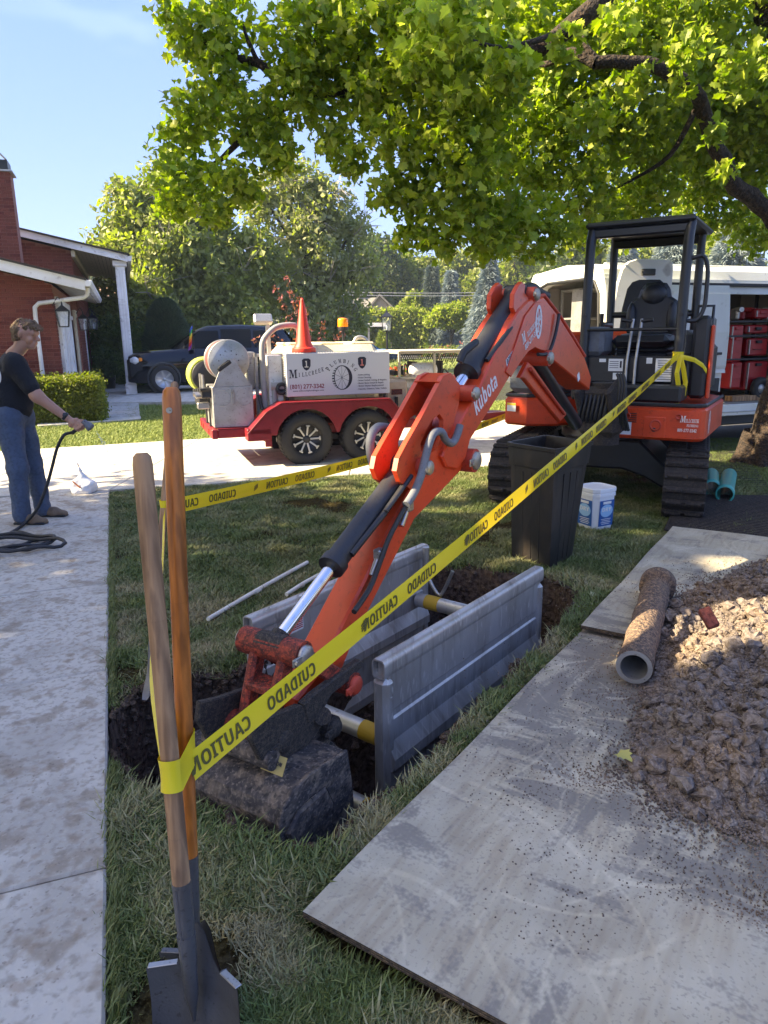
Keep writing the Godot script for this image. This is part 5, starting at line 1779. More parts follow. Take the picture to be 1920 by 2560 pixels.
# ---------------------------------------------------------------- lettering
func words(st: SurfaceTool, text: String, o: Vector3, xd: Vector3, yd: Vector3, width: float, height := 0.0, serif := false, centre := false) -> void:   # flat raised print; o is the left end of the base line
	var tm := TextMesh.new()
	var f := SystemFont.new()
	f.font_names = PackedStringArray(["Droid Serif" if serif else "Droid Sans"])
	f.font_weight = 700
	tm.font = f
	tm.text = text
	tm.font_size = 32
	tm.pixel_size = 0.01
	tm.depth = 0.02
	tm.curve_step = 2.0
	var bb := tm.get_aabb()
	var sx := width / maxf(bb.size.x, 0.001)
	var sy := height / 0.24 if height > 0.0 else sx
	var z := xd.cross(yd).normalized()
	var b := Basis(xd.normalized() * sx, yd.normalized() * sy, z * 0.05)
	var off := Vector3(bb.get_center().x if centre else bb.position.x, bb.position.y, 0.0)
	var arr := tm.get_mesh_arrays()
	var vs: PackedVector3Array = arr[Mesh.ARRAY_VERTEX]
	var base := o - b * off
	st.set_smooth_group(-1)
	if arr[Mesh.ARRAY_INDEX] == null:
		for v in vs: st.add_vertex(base + b * v)
	else:
		for i in arr[Mesh.ARRAY_INDEX]: st.add_vertex(base + b * vs[i])
func ring_on(st: SurfaceTool, c: Vector3, xd: Vector3, yd: Vector3, rx: float, ry: float, w: float, spokes: int) -> void:      # a printed spoked wheel
	var z := xd.cross(yd).normalized() * 0.0012
	for i in 28:
		var a0 := TAU * i / 28
		var a1 := TAU * (i + 1) / 28
		var p := [c + xd * cos(a0) * rx + yd * sin(a0) * ry, c + xd * cos(a1) * rx + yd * sin(a1) * ry, c + xd * cos(a1) * (rx - w) + yd * sin(a1) * (ry - w), c + xd * cos(a0) * (rx - w) + yd * sin(a0) * (ry - w)]
		quad(st, p[0] + z, p[1] + z, p[2] + z, p[3] + z)
	for i in spokes:
		var a := TAU * (i + 0.5) / spokes
		var d := (xd * cos(a) * rx + yd * sin(a) * ry) * 0.92
		var q := d.cross(z).normalized() * w * 0.18
		quad(st, c - q + z, c + d - q + z, c + d + q + z, c + q + z)
func patch_on(st: SurfaceTool, c: Vector3, xd: Vector3, yd: Vector3, w: float, h: float, lift := 0.0012) -> void:
	var z := xd.cross(yd).normalized() * lift
	quad(st, c - xd * w / 2 - yd * h / 2 + z, c + xd * w / 2 - yd * h / 2 + z, c + xd * w / 2 + yd * h / 2 + z, c - xd * w / 2 + yd * h / 2 + z)

# ---------------------------------------------------------------- excavator
var XC := Vector3(2.29, 0, -7.2)
const XU := Vector3(-0.52, 0, 0.854)
const XR := Vector3(-0.854, 0, -0.52)
func xl(rr: float, y: float, ff: float) -> Vector3: return XC + XR * rr + XU * ff + Vector3.UP * y
func xb() -> Basis: return Basis(-XR, Vector3.UP, XU)
func xbox(st: SurfaceTool, r0: float, r1: float, y0: float, y1: float, f0: float, f1: float, bev := 0.01) -> void:
	box(st, xl((r0 + r1) / 2, (y0 + y1) / 2, (f0 + f1) / 2), Vector3(absf(r1 - r0), absf(y1 - y0), absf(f1 - f0)), xb(), bev)
var BB: Vector3
var BN: Vector3
var BS: Vector3
func bq(x: float, y: float, w: float) -> Vector2:          # a pixel on the boom's plane (w metres to its side)
	var p := onp(x, y, BB + BN * w, BN)
	return Vector2((p - BB).dot(BS), p.y)
func b3(x: float, y: float, w: float) -> Vector3: return onp(x, y, BB + BN * w, BN)
func bpoly(l: Array, w: float) -> Array:
	var out := []
	for p in l: out.append(bq(p[0], p[1], w))
	return out
func bprism(st: SurfaceTool, l: Array, w: float, w0: float, w1: float, bev := 0.0) -> void:      # outline as seen on the side at w, swept from w0 to w1
	prism(st, bpoly(l, w), Vector3(BB.x, 0, BB.z), BS, Vector3.UP, BN, w0, w1, bev)
func pin(parent: Node3D, c: Vector3, half: float, r: float, head: Material, boss: Material = null) -> void:
	var st := S()
	cyl(st, c - BN * half, c + BN * half, r, -1, 18)
	var p := put(st, "pin_boss", boss if boss else M.orange_worn, parent)
	st = S()
	lathe(st, c + BN * half, BN, [[r * 0.78, -0.002], [r * 0.78, 0.012], [r * 0.66, 0.018], [0.0, 0.018]], 16)
	lathe(st, c - BN * half, -BN, [[r * 0.78, -0.002], [r * 0.78, 0.012], [r * 0.66, 0.018], [0.0, 0.018]], 16)
	box(st, c + BN * (half + 0.012) + BS * r * 0.9, Vector3(r * 1.3, r * 0.6, 0.01), Basis(BS, Vector3.UP, BN), 0.003)
	cyl(st, c + BN * (half + 0.01) + BS * r * 1.3, c + BN * (half + 0.028) + BS * r * 1.3, 0.012, -1, 6)
	put(st, "pin_cap", head, p)
func make_excavator() -> void:
	BB = atz(640, 1830, -2.35)
	BN = Vector3(cos(0.5585), 0, sin(0.5585))
	BS = Vector3(-sin(0.5585), 0, cos(0.5585))
	var x := thing("mini_excavator", "orange mini excavator with open canopy reaching its bucket into the trench", "excavator", XC)
	var st: SurfaceTool
	# --- tracks
	var tr := Vector3(0.912, 0, 0.41)
	var tf := Vector3(-0.41, 0, 0.912)
	var tl := func(a: float, y: float, f: float) -> Vector3: return XC + tr * a + tf * f + Vector3.UP * y
	var lugm := S()
	box(lugm, Vector3.ZERO, Vector3(0.345, 0.034, 0.052), Basis.IDENTITY, 0.010)
	box(lugm, Vector3(0.08, 0.016, 0), Vector3(0.13, 0.03, 0.034), Basis.IDENTITY, 0.008)
	box(lugm, Vector3(-0.08, 0.016, 0), Vector3(0.13, 0.03, 0.034), Basis.IDENTITY, 0.008)
	var lug := mesh_of(lugm)
	for s in [-1.0, 1.0]:
		var a: float = s * 0.775
		var path := []
		var R := 0.29
		for i in 13: path.append(Vector2(0.78 + R * sin(PI * i / 12.0), R + R * cos(PI * i / 12.0)))
		for i in 13: path.append(Vector2(-0.78 - R * sin(PI * i / 12.0), R - R * cos(PI * i / 12.0)))
		st = S()
		for i in path.size():
			var p: Vector2 = path[i]
			var q: Vector2 = path[(i + 1) % path.size()]
			var mid := Vector2(clampf(p.x, -0.78, 0.78), R)
			var pi_ := mid + (p - mid) * 0.88
			var mq := Vector2(clampf(q.x, -0.78, 0.78), R)
			var qi := mq + (q - mq) * 0.88
			var o: Vector3 = tl.call(a, R, (p.x + q.x) * 0.4)
			oquad(st, tl.call(a - 0.17, p.y, p.x), tl.call(a + 0.17, p.y, p.x), tl.call(a + 0.17, q.y, q.x), tl.call(a - 0.17, q.y, q.x), o)
			for e in [-0.17, 0.17]: oquad(st, tl.call(a + e, p.y, p.x), tl.call(a + e, q.y, q.x), tl.call(a + e, qi.y, qi.x), tl.call(a + e, pi_.y, pi_.x), tl.call(a, R, (p.x + q.x) / 2))
			quad(st, tl.call(a - 0.17, pi_.y, pi_.x), tl.call(a + 0.17, pi_.y, pi_.x), tl.call(a + 0.17, qi.y, qi.x), tl.call(a - 0.17, qi.y, qi.x))
		var belt := put(st, "rubber_track", M.rubber, x)
		var c := Curve2D.new()
		for p in path + [path[0]]: c.add_point(p)
		var total := c.get_baked_length()
		for i in 44:
			var p := c.sample_baked(total * i / 44.0)
			var q := c.sample_baked(fmod(total * i / 44.0 + 0.02, total))
			var d: Vector3 = (tf * (q.x - p.x) + Vector3.UP * (q.y - p.y)).normalized()
			var up := d.cross(tr).normalized()
			var mid := Vector2(clampf(p.x, -0.78, 0.78), R)
			if up.dot(tf * (p.x - mid.x) + Vector3.UP * (p.y - mid.y)) < 0.0: up = -up
			inst(lug, "lug", M.rubber, belt, Transform3D(Basis(up.cross(d), up, d), tl.call(a, p.y, p.x) + up * 0.012))
		st = S()
		for f in [-0.78, 0.78]: cyl(st, tl.call(a - 0.11, R, f), tl.call(a + 0.11, R, f), 0.235, -1, 22)
		for f in [-0.4, -0.13, 0.13, 0.4]: cyl(st, tl.call(a - 0.1, 0.13, f), tl.call(a + 0.1, 0.13, f), 0.08, -1, 14)
		box(st, tl.call(a, 0.30, 0.0), Vector3(0.16, 0.2, 1.3), Basis(tr, Vector3.UP, tf), 0.03)
		put(st, "track_frame", M.grimy, x)
	st = S()
	var arch := [Vector2(-0.62, 0.16), Vector2(-0.62, 0.36), Vector2(-0.35, 0.62), Vector2(0.35, 0.62), Vector2(0.62, 0.36), Vector2(0.62, 0.16), Vector2(0.40, 0.28), Vector2(0.2, 0.34), Vector2(-0.2, 0.34), Vector2(-0.40, 0.28)]
	prism(st, arch, XC, tr, Vector3.UP, tf, -0.5, 0.5, 0.02)
	lathe(st, XC + Vector3.UP * 0.6, Vector3.UP, [[0.46, 0.0], [0.46, 0.08], [0.0, 0.08]], 24)
	put(st, "undercarriage", M.black, x)
	st = S()
	box(st, tl.call(0.0, 0.22, -1.35), Vector3(1.8, 0.36, 0.06), Basis(tr, Vector3.UP, tf), 0.015)
	bar(st, tl.call(0.45, 0.22, -1.35), tl.call(0.4, 0.3, -0.4), 0.1, 0.1, 0.01)
	bar(st, tl.call(-0.45, 0.22, -1.35), tl.call(-0.4, 0.3, -0.4), 0.1, 0.1, 0.01)
	put(st, "dozer_blade", M.black, x)
	# --- house: orange skirt with rounded corners, in plan (right, front)
	var plan := [Vector2(-0.20, 0.92), Vector2(-0.88, 0.92)]
	for i in 5: plan.append(Vector2(-0.88 - 0.13 * sin(PI * i / 8.0), 0.79 + 0.13 * cos(PI * i / 8.0)))
	plan.append(Vector2(-1.01, -0.2))
	for i in 11: plan.append(Vector2(-1.01 * cos(PI * i / 10.0), -0.25 - 0.85 * sin(PI * i / 10.0)))
	plan += [Vector2(1.01, 0.1), Vector2(0.95, 0.42), Vector2(0.70, 0.48), Vector2(0.42, 0.35), Vector2(0.30, 0.10), Vector2(-0.10, 0.10), Vector2(-0.18, 0.4)]
	st = S()
	prism(st, plan, XC, XR, XU, Vector3.UP, 0.70, 0.985, 0.025)
	var skirt := put(st, "body_skirt", M.orange, x)
	st = S()
	for a in [[-0.62, 0.83, 0.10, 0.13], [-0.38, 0.90, 0.06, 0.06], [-0.80, 0.91, 0.05, 0.05]]:
		lathe(st, xl(a[0], a[1], 0.921), XU, [[a[2] * 0.5, -0.004], [a[2] * 0.5, 0.012], [a[2] * 0.36, 0.014], [a[2] * 0.34, 0.004], [0.0, 0.004]], 16)
	put(st, "cap", M.orange_worn, skirt)
	st = S()
	xbox(st, -0.70, -0.52, 0.72, 0.90, 0.915, 0.926, 0.008)
	put(st, "service_panel", M.orange, skirt)
	st = S()
	cyl(st, xl(-0.61, 0.79, 0.92), xl(-0.61, 0.79, 0.932), 0.018)
	for i in 5: xbox(st, -0.46, -0.36, 0.845 + i * 0.018, 0.852 + i * 0.018, 0.918, 0.925, 0.001)
	xbox(st, -0.34, -0.22, 0.87, 0.93, 0.918, 0.924, 0.002)
	put(st, "vent", M.black, skirt)
	st = S()
	words(st, "M", xl(-0.815, 0.865, 0.926), -XR, Vector3.UP, 0.045, 0.055, true)
	words(st, "ILLCREEK", xl(-0.862, 0.865, 0.926), -XR, Vector3.UP, 0.10, 0.03, true)
	words(st, "PLUMBING", xl(-0.87, 0.83, 0.926), -XR, Vector3.UP, 0.09, 0.02, true)
	words(st, "801-277-3342", xl(-0.80, 0.785, 0.926), -XR, Vector3.UP, 0.15, 0.028)
	var ed := Vector3(-XR.x, 0, -XR.z)
	put(st, "lettering", M.white_ink, skirt)
	st = S()
	ring_on(st, xl(-1.012, 0.85, 0.68), -XU, Vector3.UP, 0.05, 0.10, 0.016, 8)
	put(st, "wheel_emblem", M.white_ink, skirt)
	st = S()
	patch_on(st, xl(0.86, 0.885, 0.452), (-XR + XU * 0.3).normalized(), Vector3.UP, 0.11, 0.085, 0.02)
	put(st, "warning_label", M.paper, skirt)
	st = S()
	patch_on(st, xl(0.86, 0.915, 0.452), (-XR + XU * 0.3).normalized(), Vector3.UP, 0.11, 0.022, 0.022)
	put(st, "label_band", M.sticker_yellow, skirt)
	st = S()
	patch_on(st, xl(-0.36, 0.79, 0.921), -XR, Vector3.UP, 0.12, 0.11)
	put(st, "paper_label", M.paper, skirt)
	# deck, hood and rear
	st = S()
	prism(st, plan, XC, XR, XU, Vector3.UP, 0.985, 1.02, 0.01)
	put(st, "deck", M.black, x)
	st = S()
	var hood := [Vector2(0.30, 0.02), Vector2(0.42, 0.30), Vector2(0.72, 0.42), Vector2(0.93, 0.36), Vector2(1.01, 0.1), Vector2(1.0, -0.25), Vector2(0.7, -0.75), Vector2(0.3, -0.9)]
	prism(st, hood, XC, XR, XU, Vector3.UP, 1.022, 1.42, 0.05)
	put(st, "side_hood", M.gray_sleeve, x)
	st = S()
	var cw := []
	for i in 9: cw.append(Vector2((-0.99 if i > 3 else -0.74) * cos(PI * i / 8.0), -0.28 - 0.84 * sin(PI * i / 8.0)))
	cw += [Vector2(0.95, -0.4), Vector2(0.3, -0.85), Vector2(-0.5, -0.8), Vector2(-0.7, -0.36)]
	prism(st, cw, XC, XR, XU, Vector3.UP, 1.022, 1.62, 0.04)
	put(st, "counterweight", M.orange, x)
	st = S()
	xbox(st, -0.85, 0.40, 1.022, 1.50, -0.86, -0.46, 0.05)
	put(st, "engine_cover", M.black, x)
	st = S()
	xbox(st, -0.93, -0.79, 1.03, 1.74, 0.12, 0.52, 0.03)
	put(st, "left_guard", M.black, x)
	st = S()
	xbox(st, -0.962, -0.935, 1.03, 1.66, 0.40, 0.5, 0.01)
	put(st, "guard_edge", M.orange, x)
	st = S()
	tube(st, [xl(-0.81, 1.74, 0.45), xl(-0.81, 1.82, 0.45), xl(-0.93, 1.82, 0.42), xl(-0.93, 1.66, 0.42)], 0.014, 8)
	put(st, "guard_rail", M.black, x)
	# cab front panel and floor
	st = S()
	xbox(st, -0.80, 0.14, 1.02, 1.16, 0.55, 0.90, 0.02)
	xbox(st, -0.80, 0.14, 1.16, 1.40, 0.52, 0.62, 0.015)
	put(st, "cab_floor", M.black, x)
	st = S()
	for a in [[-0.18, 1.32, 0.13, 0.11], [-0.20, 1.22, 0.08, 0.06], [-0.62, 1.28, 0.19, 0.20], [-0.47, 1.36, 0.05, 0.05], [-0.06, 1.36, 0.06, 0.03]]: patch_on(st, xl(a[0], a[1], 0.6205), -XR, Vector3.UP, a[2], a[3])
	var dec := put(st, "decal", M.paper, x)
	st = S()
	for i in 9: patch_on(st, xl(-0.62, 1.36 - i * 0.02, 0.6215), -XR, Vector3.UP, 0.15, 0.005)
	for i in 4: patch_on(st, xl(-0.165, 1.35 - i * 0.018, 0.6215), -XR, Vector3.UP, 0.08, 0.005)
	patch_on(st, xl(-0.225, 1.325, 0.6215), -XR, Vector3.UP, 0.016, 0.06)
	put(st, "print", M.ink, dec)
	# seat
	st = S()
	for i in 6: xbox(st, -0.55, -0.07, 1.20 + i * 0.045, 1.238 + i * 0.045, -0.22 + i * 0.008, 0.27 - i * 0.008, 0.016)
	put(st, "seat_bellows", M.vinyl, x)
	st = S()
	xbox(st, -0.57, -0.05, 1.47, 1.58, -0.22, 0.34, 0.05)
	ball(st, xl(-0.31, 1.575, 0.06), Vector3(0.24, 0.035, 0.26), xb(), 8, 16)
	put(st, "seat_cushion", M.vinyl, x)
	st = S()
	var bk := []
	for p in [[-0.21, 1.56], [-0.245, 1.66], [-0.25, 1.80], [-0.215, 1.90], [-0.155, 1.94], [-0.135, 2.02], [-0.10, 2.07], [0.0, 2.085], [0.10, 2.07], [0.135, 2.02], [0.155, 1.94], [0.215, 1.90], [0.25, 1.80], [0.245, 1.66], [0.21, 1.56]]: bk.append(Vector2(p[0], p[1] - 1.56))
	var lean := (Vector3.UP * 0.97 - XU * 0.22).normalized()
	prism(st, bk, xl(-0.31, 1.56, -0.16), -XR, lean, -XR.cross(lean), -0.05, 0.07, 0.03)
	ball(st, xl(-0.31, 1.96, -0.18), Vector3(0.12, 0.10, 0.055), xb(), 8, 14)
	for s in [-1, 1]: ball(st, xl(-0.31 + s * 0.19, 1.73, -0.12), Vector3(0.05, 0.16, 0.06), xb(), 8, 12)
	put(st, "seat_back", M.vinyl, x)
	# consoles, levers
	st = S()
	xbox(st, -0.05, 0.15, 1.40, 1.66, 0.22, 0.60, 0.04)
	xbox(st, -0.76, -0.62, 1.38, 1.62, -0.05, 0.35, 0.04)
	put(st, "console", M.gray_sleeve, x)
	for r in [-0.285, -0.36]:
		st = S()
		tube(st, [xl(r, 1.10, 0.66), xl(r, 1.35, 0.66), xl(r, 1.72, 0.52)], 0.014, 8)
		var lv := put(st, "travel_lever", M.bolt_metal, x)
		st = S()
		tube(st, [xl(r, 1.70, 0.53), xl(r + (0.10 if r > -0.3 else -0.10), 1.715, 0.53)], 0.016, 8)
		put(st, "lever_grip", M.vinyl, lv)
	for r in [0.05, -0.69]:
		st = S()
		tube(st, [xl(r, 1.62, 0.3), xl(r, 1.78, 0.32)], [0.012, 0.022], 8)
		put(st, "joystick", M.vinyl, x)
	# canopy frame
	st = S()
	for a in [[0.11, 0.60], [-0.71, 0.60]]:
		st = S()
		tube(st, arc_pts(xl(a[0], 1.02, a[1] + 0.06), [xl(a[0], 1.9, a[1] + 0.03), xl(a[0], 2.40, a[1])], xl(a[0], 2.51, a[1] - 0.05), 12), 0.042, 10)
		cyl(st, xl(a[0], 1.75, a[1] + 0.03) - XR * 0.0 + XU * 0.03, xl(a[0], 1.75, a[1] + 0.03) + XU * 0.055, 0.02, -1, 8)
		put(st, "canopy_post", M.black, x)
	for a in [[0.14, -0.36], [-0.67, -0.36]]:
		st = S()
		tube(st, [xl(a[0], 1.02, a[1]), xl(a[0], 2.53, a[1])], 0.038, 10)
		put(st, "canopy_post", M.black, x)
	st = S()
	tube(st, [xl(0.14, 1.78, -0.36), xl(-0.67, 1.78, -0.36)], 0.03, 8)
	tube(st, [xl(0.13, 1.68, 0.0), xl(0.13, 1.68, -0.36)], 0.03, 8)
	put(st, "canopy_brace", M.black, x)
	st = S()
	xbox(st, -0.755, 0.165, 2.50, 2.555, -0.46, 0.62, 0.02)
	for i in 3: xbox(st, -0.60 + i * 0.22, -0.48 + i * 0.22, 2.548, 2.57, -0.38, 0.52, 0.01)
	xbox(st, -0.72, 0.12, 2.42, 2.50, 0.53, 0.60, 0.015)
	xbox(st, -0.68, 0.14, 2.42, 2.50, -0.40, -0.33, 0.015)
	put(st, "canopy_roof", M.black, x)
	st = S()
	tube(st, [xl(0.11, 1.63, 0.66), xl(-0.71, 1.63, 0.66)], 0.014, 8)
	put(st, "front_bar", M.black, x)
	st = S()
	tube(st, arc_pts(xl(-0.74, 2.20, 0.60), [xl(-0.83, 2.22, 0.58), xl(-0.87, 2.12, 0.56), xl(-0.87, 1.80, 0.56), xl(-0.82, 1.70, 0.58)], xl(-0.74, 1.70, 0.60), 18), 0.018, 8)
	put(st, "grab_handle", M.black, x)
	# --- swing bracket with hoses
	st = S()
	var fp := b3(1492, 965, 0.0)
	box(st, fp + Vector3(0.10, -0.22, -0.12), Vector3(0.34, 0.42, 0.30), turn(XU), 0.05)
	cyl(st, fp + Vector3(0.12, -0.50, -0.12), fp + Vector3(0.12, 0.02, -0.12), 0.13, -1, 16)
	for s in [-1.0, 1.0]: bar(st, fp + BN * s * 0.13 + Vector3(0.12, -0.3, -0.12), fp + BN * s * 0.13 + Vector3(0, 0.02, 0), 0.05, 0.26, 0.02)
	put(st, "swing_bracket", M.grimy, x)
	st = S()
	for i in 7:
		var o := fp + BN * (-0.14 + i * 0.035)
		tube(st, arc_pts(o * 1.0 + Vector3(0.16, -0.34, -0.2), [o + Vector3(0.0, -0.30, 0.0), o + Vector3(0.01, -0.14, 0.03)], o + Vector3(0.05, -0.02, -0.04), 10), 0.013, 7)
	for i in 3:
		var o := fp + BN * (0.14 + i * 0.022)
		tube(st, arc_pts(o + Vector3(0.02, 0.10, 0.0), [o + Vector3(0.03, 0.02, 0.06), o + Vector3(0.02, -0.14, 0.07)], o + Vector3(0.1, -0.36, 0.0), 10), 0.013, 7)
	put(st, "hydraulic_hoses", M.hose, x)
	# --- boom
	var bw := 0.095
	var outline := [[1478, 942], [1474, 975], [1420, 931], [1369, 889], [1352, 874], [1335, 868], [1318, 879], [1300, 903], [1268, 954], [1240, 1001], [1176, 1101], [1164, 1150], [1144, 1174], [1118, 1168], [1106, 1142], [1118, 1108], [1151, 1055], [1200, 968], [1240, 878], [1280, 803], [1300, 772], [1322, 750], [1360, 742], [1400, 793], [1462, 893]]
	st = S()
	bprism(st, outline, bw, -bw, bw, 0.008)
	var boom := put(st, "boom", M.orange, x)
	st = S()       # welded doubler plate round the knee
	bprism(st, [[1346, 874], [1335, 868], [1318, 879], [1300, 903], [1275, 943], [1262, 930], [1290, 850], [1310, 790], [1335, 757], [1352, 756], [1368, 775], [1376, 800], [1372, 850], [1362, 878]], bw, bw, bw + 0.008, 0.003)
	put(st, "knee_plate", M.orange, boom)
	st = S()       # edge bead and top pipe
	var bead := []
	for p in [[1322, 745], [1360, 738], [1400, 790], [1462, 890]]: bead.append(b3(p[0], p[1], bw - 0.02))
	tube(st, bead, 0.012, 7)
	var pipe := []
	for p in [[1158, 1045], [1235, 895], [1268, 838]]: pipe.append(b3(p[0], p[1], -0.02))
	tube(st, pipe, 0.018, 7)
	put(st, "boom_pipes", M.orange_worn, boom)
	for s in [-1.0, 1.0]:        # ears for the arm cylinder
		st = S()
		var w: float = s * 0.07
		bprism(st, [[1322, 770], [1300, 790], [1288, 800], [1278, 770], [1280, 735], [1292, 712], [1300, 704], [1308, 712], [1306, 730], [1314, 742]], 0.07, w - 0.014, w + 0.014, 0.004)
		put(st, "cylinder_ear", M.orange, boom)
	st = S()
	var kd := (bq(1250, 940, bw) - bq(1190, 1024, bw)).normalized()
	var kx := (BS * kd.x + Vector3.UP * kd.y).normalized()
	var ky := BN.cross(kx).normalized()
	if ky.y < 0: ky = -ky
	var zl := BN * (bw + 0.001)
	words(st, "Kubota", b3(1191, 1040, bw) + BN * 0.001, kx, ky, b3(1191, 1040, bw).distance_to(b3(1243, 962, bw)), 0.095)
	words(st, "M", b3(1304, 862, bw) + BN * 0.0095, kx, ky, 0.05, 0.065, true)
	words(st, "ILLCREEK PLUMBING", b3(1316, 843, bw) + BN * 0.0095, kx, ky, 0.26, 0.03, true)
	words(st, "801-277-3342", b3(1310, 876, bw) + BN * 0.0095, kx, ky, 0.24, 0.035)
	put(st, "lettering", M.white_ink, boom)
	st = S()
	ring_on(st, b3(1343, 805, bw) + BN * 0.009, (BS + Vector3.UP * 0.1).normalized() * -1.0, Vector3.UP, 0.058, 0.10, 0.022, 8)
	put(st, "wheel_emblem", M.white_ink, boom)
	st = S()
	patch_on(st, b3(1282, 893, bw), kx, ky, 0.20, 0.075, 0.0015)
	var lb := put(st, "dealer_label", M.paper, boom)
	st = S()
	words(st, "BONNEVILLE", b3(1282, 893, bw) - kx * 0.09 + ky * 0.006 + BN * 0.002, kx, ky, 0.18, 0.03)
	for i in 2: patch_on(st, b3(1282, 893, bw) - ky * (0.012 + i * 0.013), kx, ky, 0.15, 0.005, 0.002)
	put(st, "print", M.ink, lb)
	st = S()
	patch_on(st, b3(1446, 942, bw), kx, ky, 0.05, 0.06, 0.0015)
	put(st, "small_label", M.paper, boom)
	st = S()
	var h2 := []
	for p in [[1398, 785], [1390, 830], [1378, 870], [1366, 885], [1345, 886]]: h2.append(b3(p[0], p[1], bw + 0.02))
	tube(st, arc_pts(h2[0], h2.slice(1, -1), h2[-1], 14), 0.011, 7)
	var h3 := []
	for p in [[1310, 722], [1330, 718], [1348, 732], [1366, 740]]: h3.append(b3(p[0], p[1], 0.02))
	tube(st, arc_pts(h3[0], h3.slice(1, -1), h3[-1], 10), 0.03, 8)
	put(st, "hose", M.hose, boom)
	pin(boom, b3(1327, 895, 0.0), bw + 0.03, 0.05, M.zinc)
	pin(boom, b3(1300, 738, 0.0), 0.10, 0.045, M.zinc)
	# --- boom cylinder and its guard
	st = S()
	cyl(st, b3(1334, 898, 0.0), b3(1440, 1060, 0.0), 0.05, -1, 16)
	put(st, "boom_cylinder", M.black, x)
	st = S()
	bprism(st, [[1296, 944], [1316, 905], [1330, 918], [1412, 1036], [1396, 1054], [1306, 946]], 0.06, 0.04, 0.075, 0.006)
	put(st, "cylinder_guard", M.orange, x)
	st = S()
	tube(st, [b3(1326, 922, 0.085), b3(1411, 1034, 0.085)], 0.012, 7)
	put(st, "guard_bead", M.orange_worn, x)
	# --- arm cylinder on top of the boom
	st = S()
	var c0 := b3(1290, 738, 0.0)
	var c1 := b3(1135, 982, 0.0)
	cyl(st, c0, c0.lerp(c1, 0.80), 0.058, -1, 18)
	cyl(st, c0.lerp(c1, 0.78), c0.lerp(c1, 0.83), 0.07, -1, 18)
	cyl(st, c0 - BN * 0.055, c0 + BN * 0.055, 0.06, -1, 14)
	put(st, "arm_cylinder", M.dark_steel, x)
	st = S()
	cyl(st, c0.lerp(c1, 0.80), c1, 0.032, -1, 14)
	put(st, "arm_rod", M.chrome, x)
	st = S()
	tube(st, arc_pts(c0.lerp(c1, 0.70) + BN * 0.07, [c0.lerp(c1, 0.4) + BN * 0.09, c0.lerp(c1, 0.2) + BN * 0.06 + Vector3.DOWN * 0.05], b3(1280, 800, 0.04), 12), 0.014, 7)
	tube(st, [b3(1150, 905, 0.05), b3(1160, 880, 0.06), b3(1190, 855, 0.06)], 0.02, 7)
	put(st, "cylinder_hose", M.hose, x)
	# --- arm
	var aw := 0.07
	var P1 := [[1126, 932], [1150, 963], [1146, 1010], [1128, 1080], [1116, 1150], [1086, 1215], [1030, 1226], [1000, 1205], [990, 1178], [996, 1146], [1016, 1108], [1060, 1030], [1098, 958], [1108, 940]]
	var eye := [[1098, 1035], [1108, 1050], [1106, 1085], [1092, 1120], [1072, 1135], [1052, 1130], [1050, 1110], [1062, 1080], [1080, 1048]]
	for s in [-1.0, 1.0]:
		st = S()
		var w: float = s * 0.060
		var poly := bpoly(P1, aw)
		var hol := bpoly(eye, aw)
		var keyed := []
		for i in poly.size():
			keyed.append(poly[i])
			if i == 3:
				for k in hol.size() + 1: keyed.append(hol[(3 - k + hol.size() * 2) % hol.size()])
				keyed.append(poly[i])
		prism(st, keyed, Vector3(BB.x, 0, BB.z), BS, Vector3.UP, BN, w - 0.012, w + 0.012, 0.0)
		put(st, "arm_plate", M.orange, x)
	st = S()
	bprism(st, [[1120, 1108], [1150, 1118], [1168, 1145], [1152, 1180], [1037, 1300], [960, 1452], [884, 1605], [850, 1690], [806, 1768], [768, 1800], [738, 1786], [742, 1750], [790, 1690], [832, 1610], [908, 1460], [985, 1300], [1042, 1195], [1085, 1125]], aw, -aw, aw, 0.010)
	bprism(st, [[1126, 933], [1149, 962], [1120, 975], [1098, 955]], aw, -aw, aw, 0.004)
	var arm := put(st, "arm", M.orange, x)
	st = S()
	for i in 3:
		var w := -0.05 + i * 0.045
		tube(st, arc_pts(b3(1085, 1010, w), [b3(1045, 1070, w), b3(1025, 1130, w)], b3(1010, 1180, w), 10), 0.022, 8)
	put(st, "arm_hoses", M.hose, arm)
	pin(arm, b3(1137, 1147, 0.0), aw + 0.05, 0.062, M.zinc)
	pin(arm, b3(1137, 982, 0.0), aw + 0.045, 0.042, M.zinc)
	pin(arm, b3(1016, 1164, 0.0), aw + 0.045, 0.045, M.zinc)
	st = S()
	for p in [[948, 1385], [1020, 1265]]:
		var c := b3(p[0], p[1], aw + 0.012)
		box(st, c, Vector3(0.05, 0.05, 0.04), Basis(BS, Vector3.UP, BN), 0.008)
		cyl(st, c, c + (BS * 0.6 - Vector3.UP * 0.8).normalized() * 0.10, 0.014, -1, 8)
	put(st, "hose_clamp", M.bolt_metal, arm)
	st = S()
	var sl := []
	for p in [[1150, 1063], [1142, 1090], [1130, 1108], [1114, 1100], [1104, 1080], [1086, 1082], [1074, 1105], [1062, 1150], [1052, 1190], [1036, 1230], [1016, 1262]]: sl.append(b3(p[0], p[1], aw + 0.05))
	tube(st, arc_pts(sl[0], sl.slice(1, -1), sl[-1], 40), 0.019, 10)
	sl = []
	for p in [[975, 1070], [945, 1068], [928, 1090], [926, 1130], [938, 1180]]: sl.append(b3(p[0], p[1], -0.13))
	tube(st, arc_pts(sl[0], sl.slice(1, -1), sl[-1], 24), 0.021, 10)
	put(st, "sleeved_hose", M.gray_sleeve, x)
	st = S()
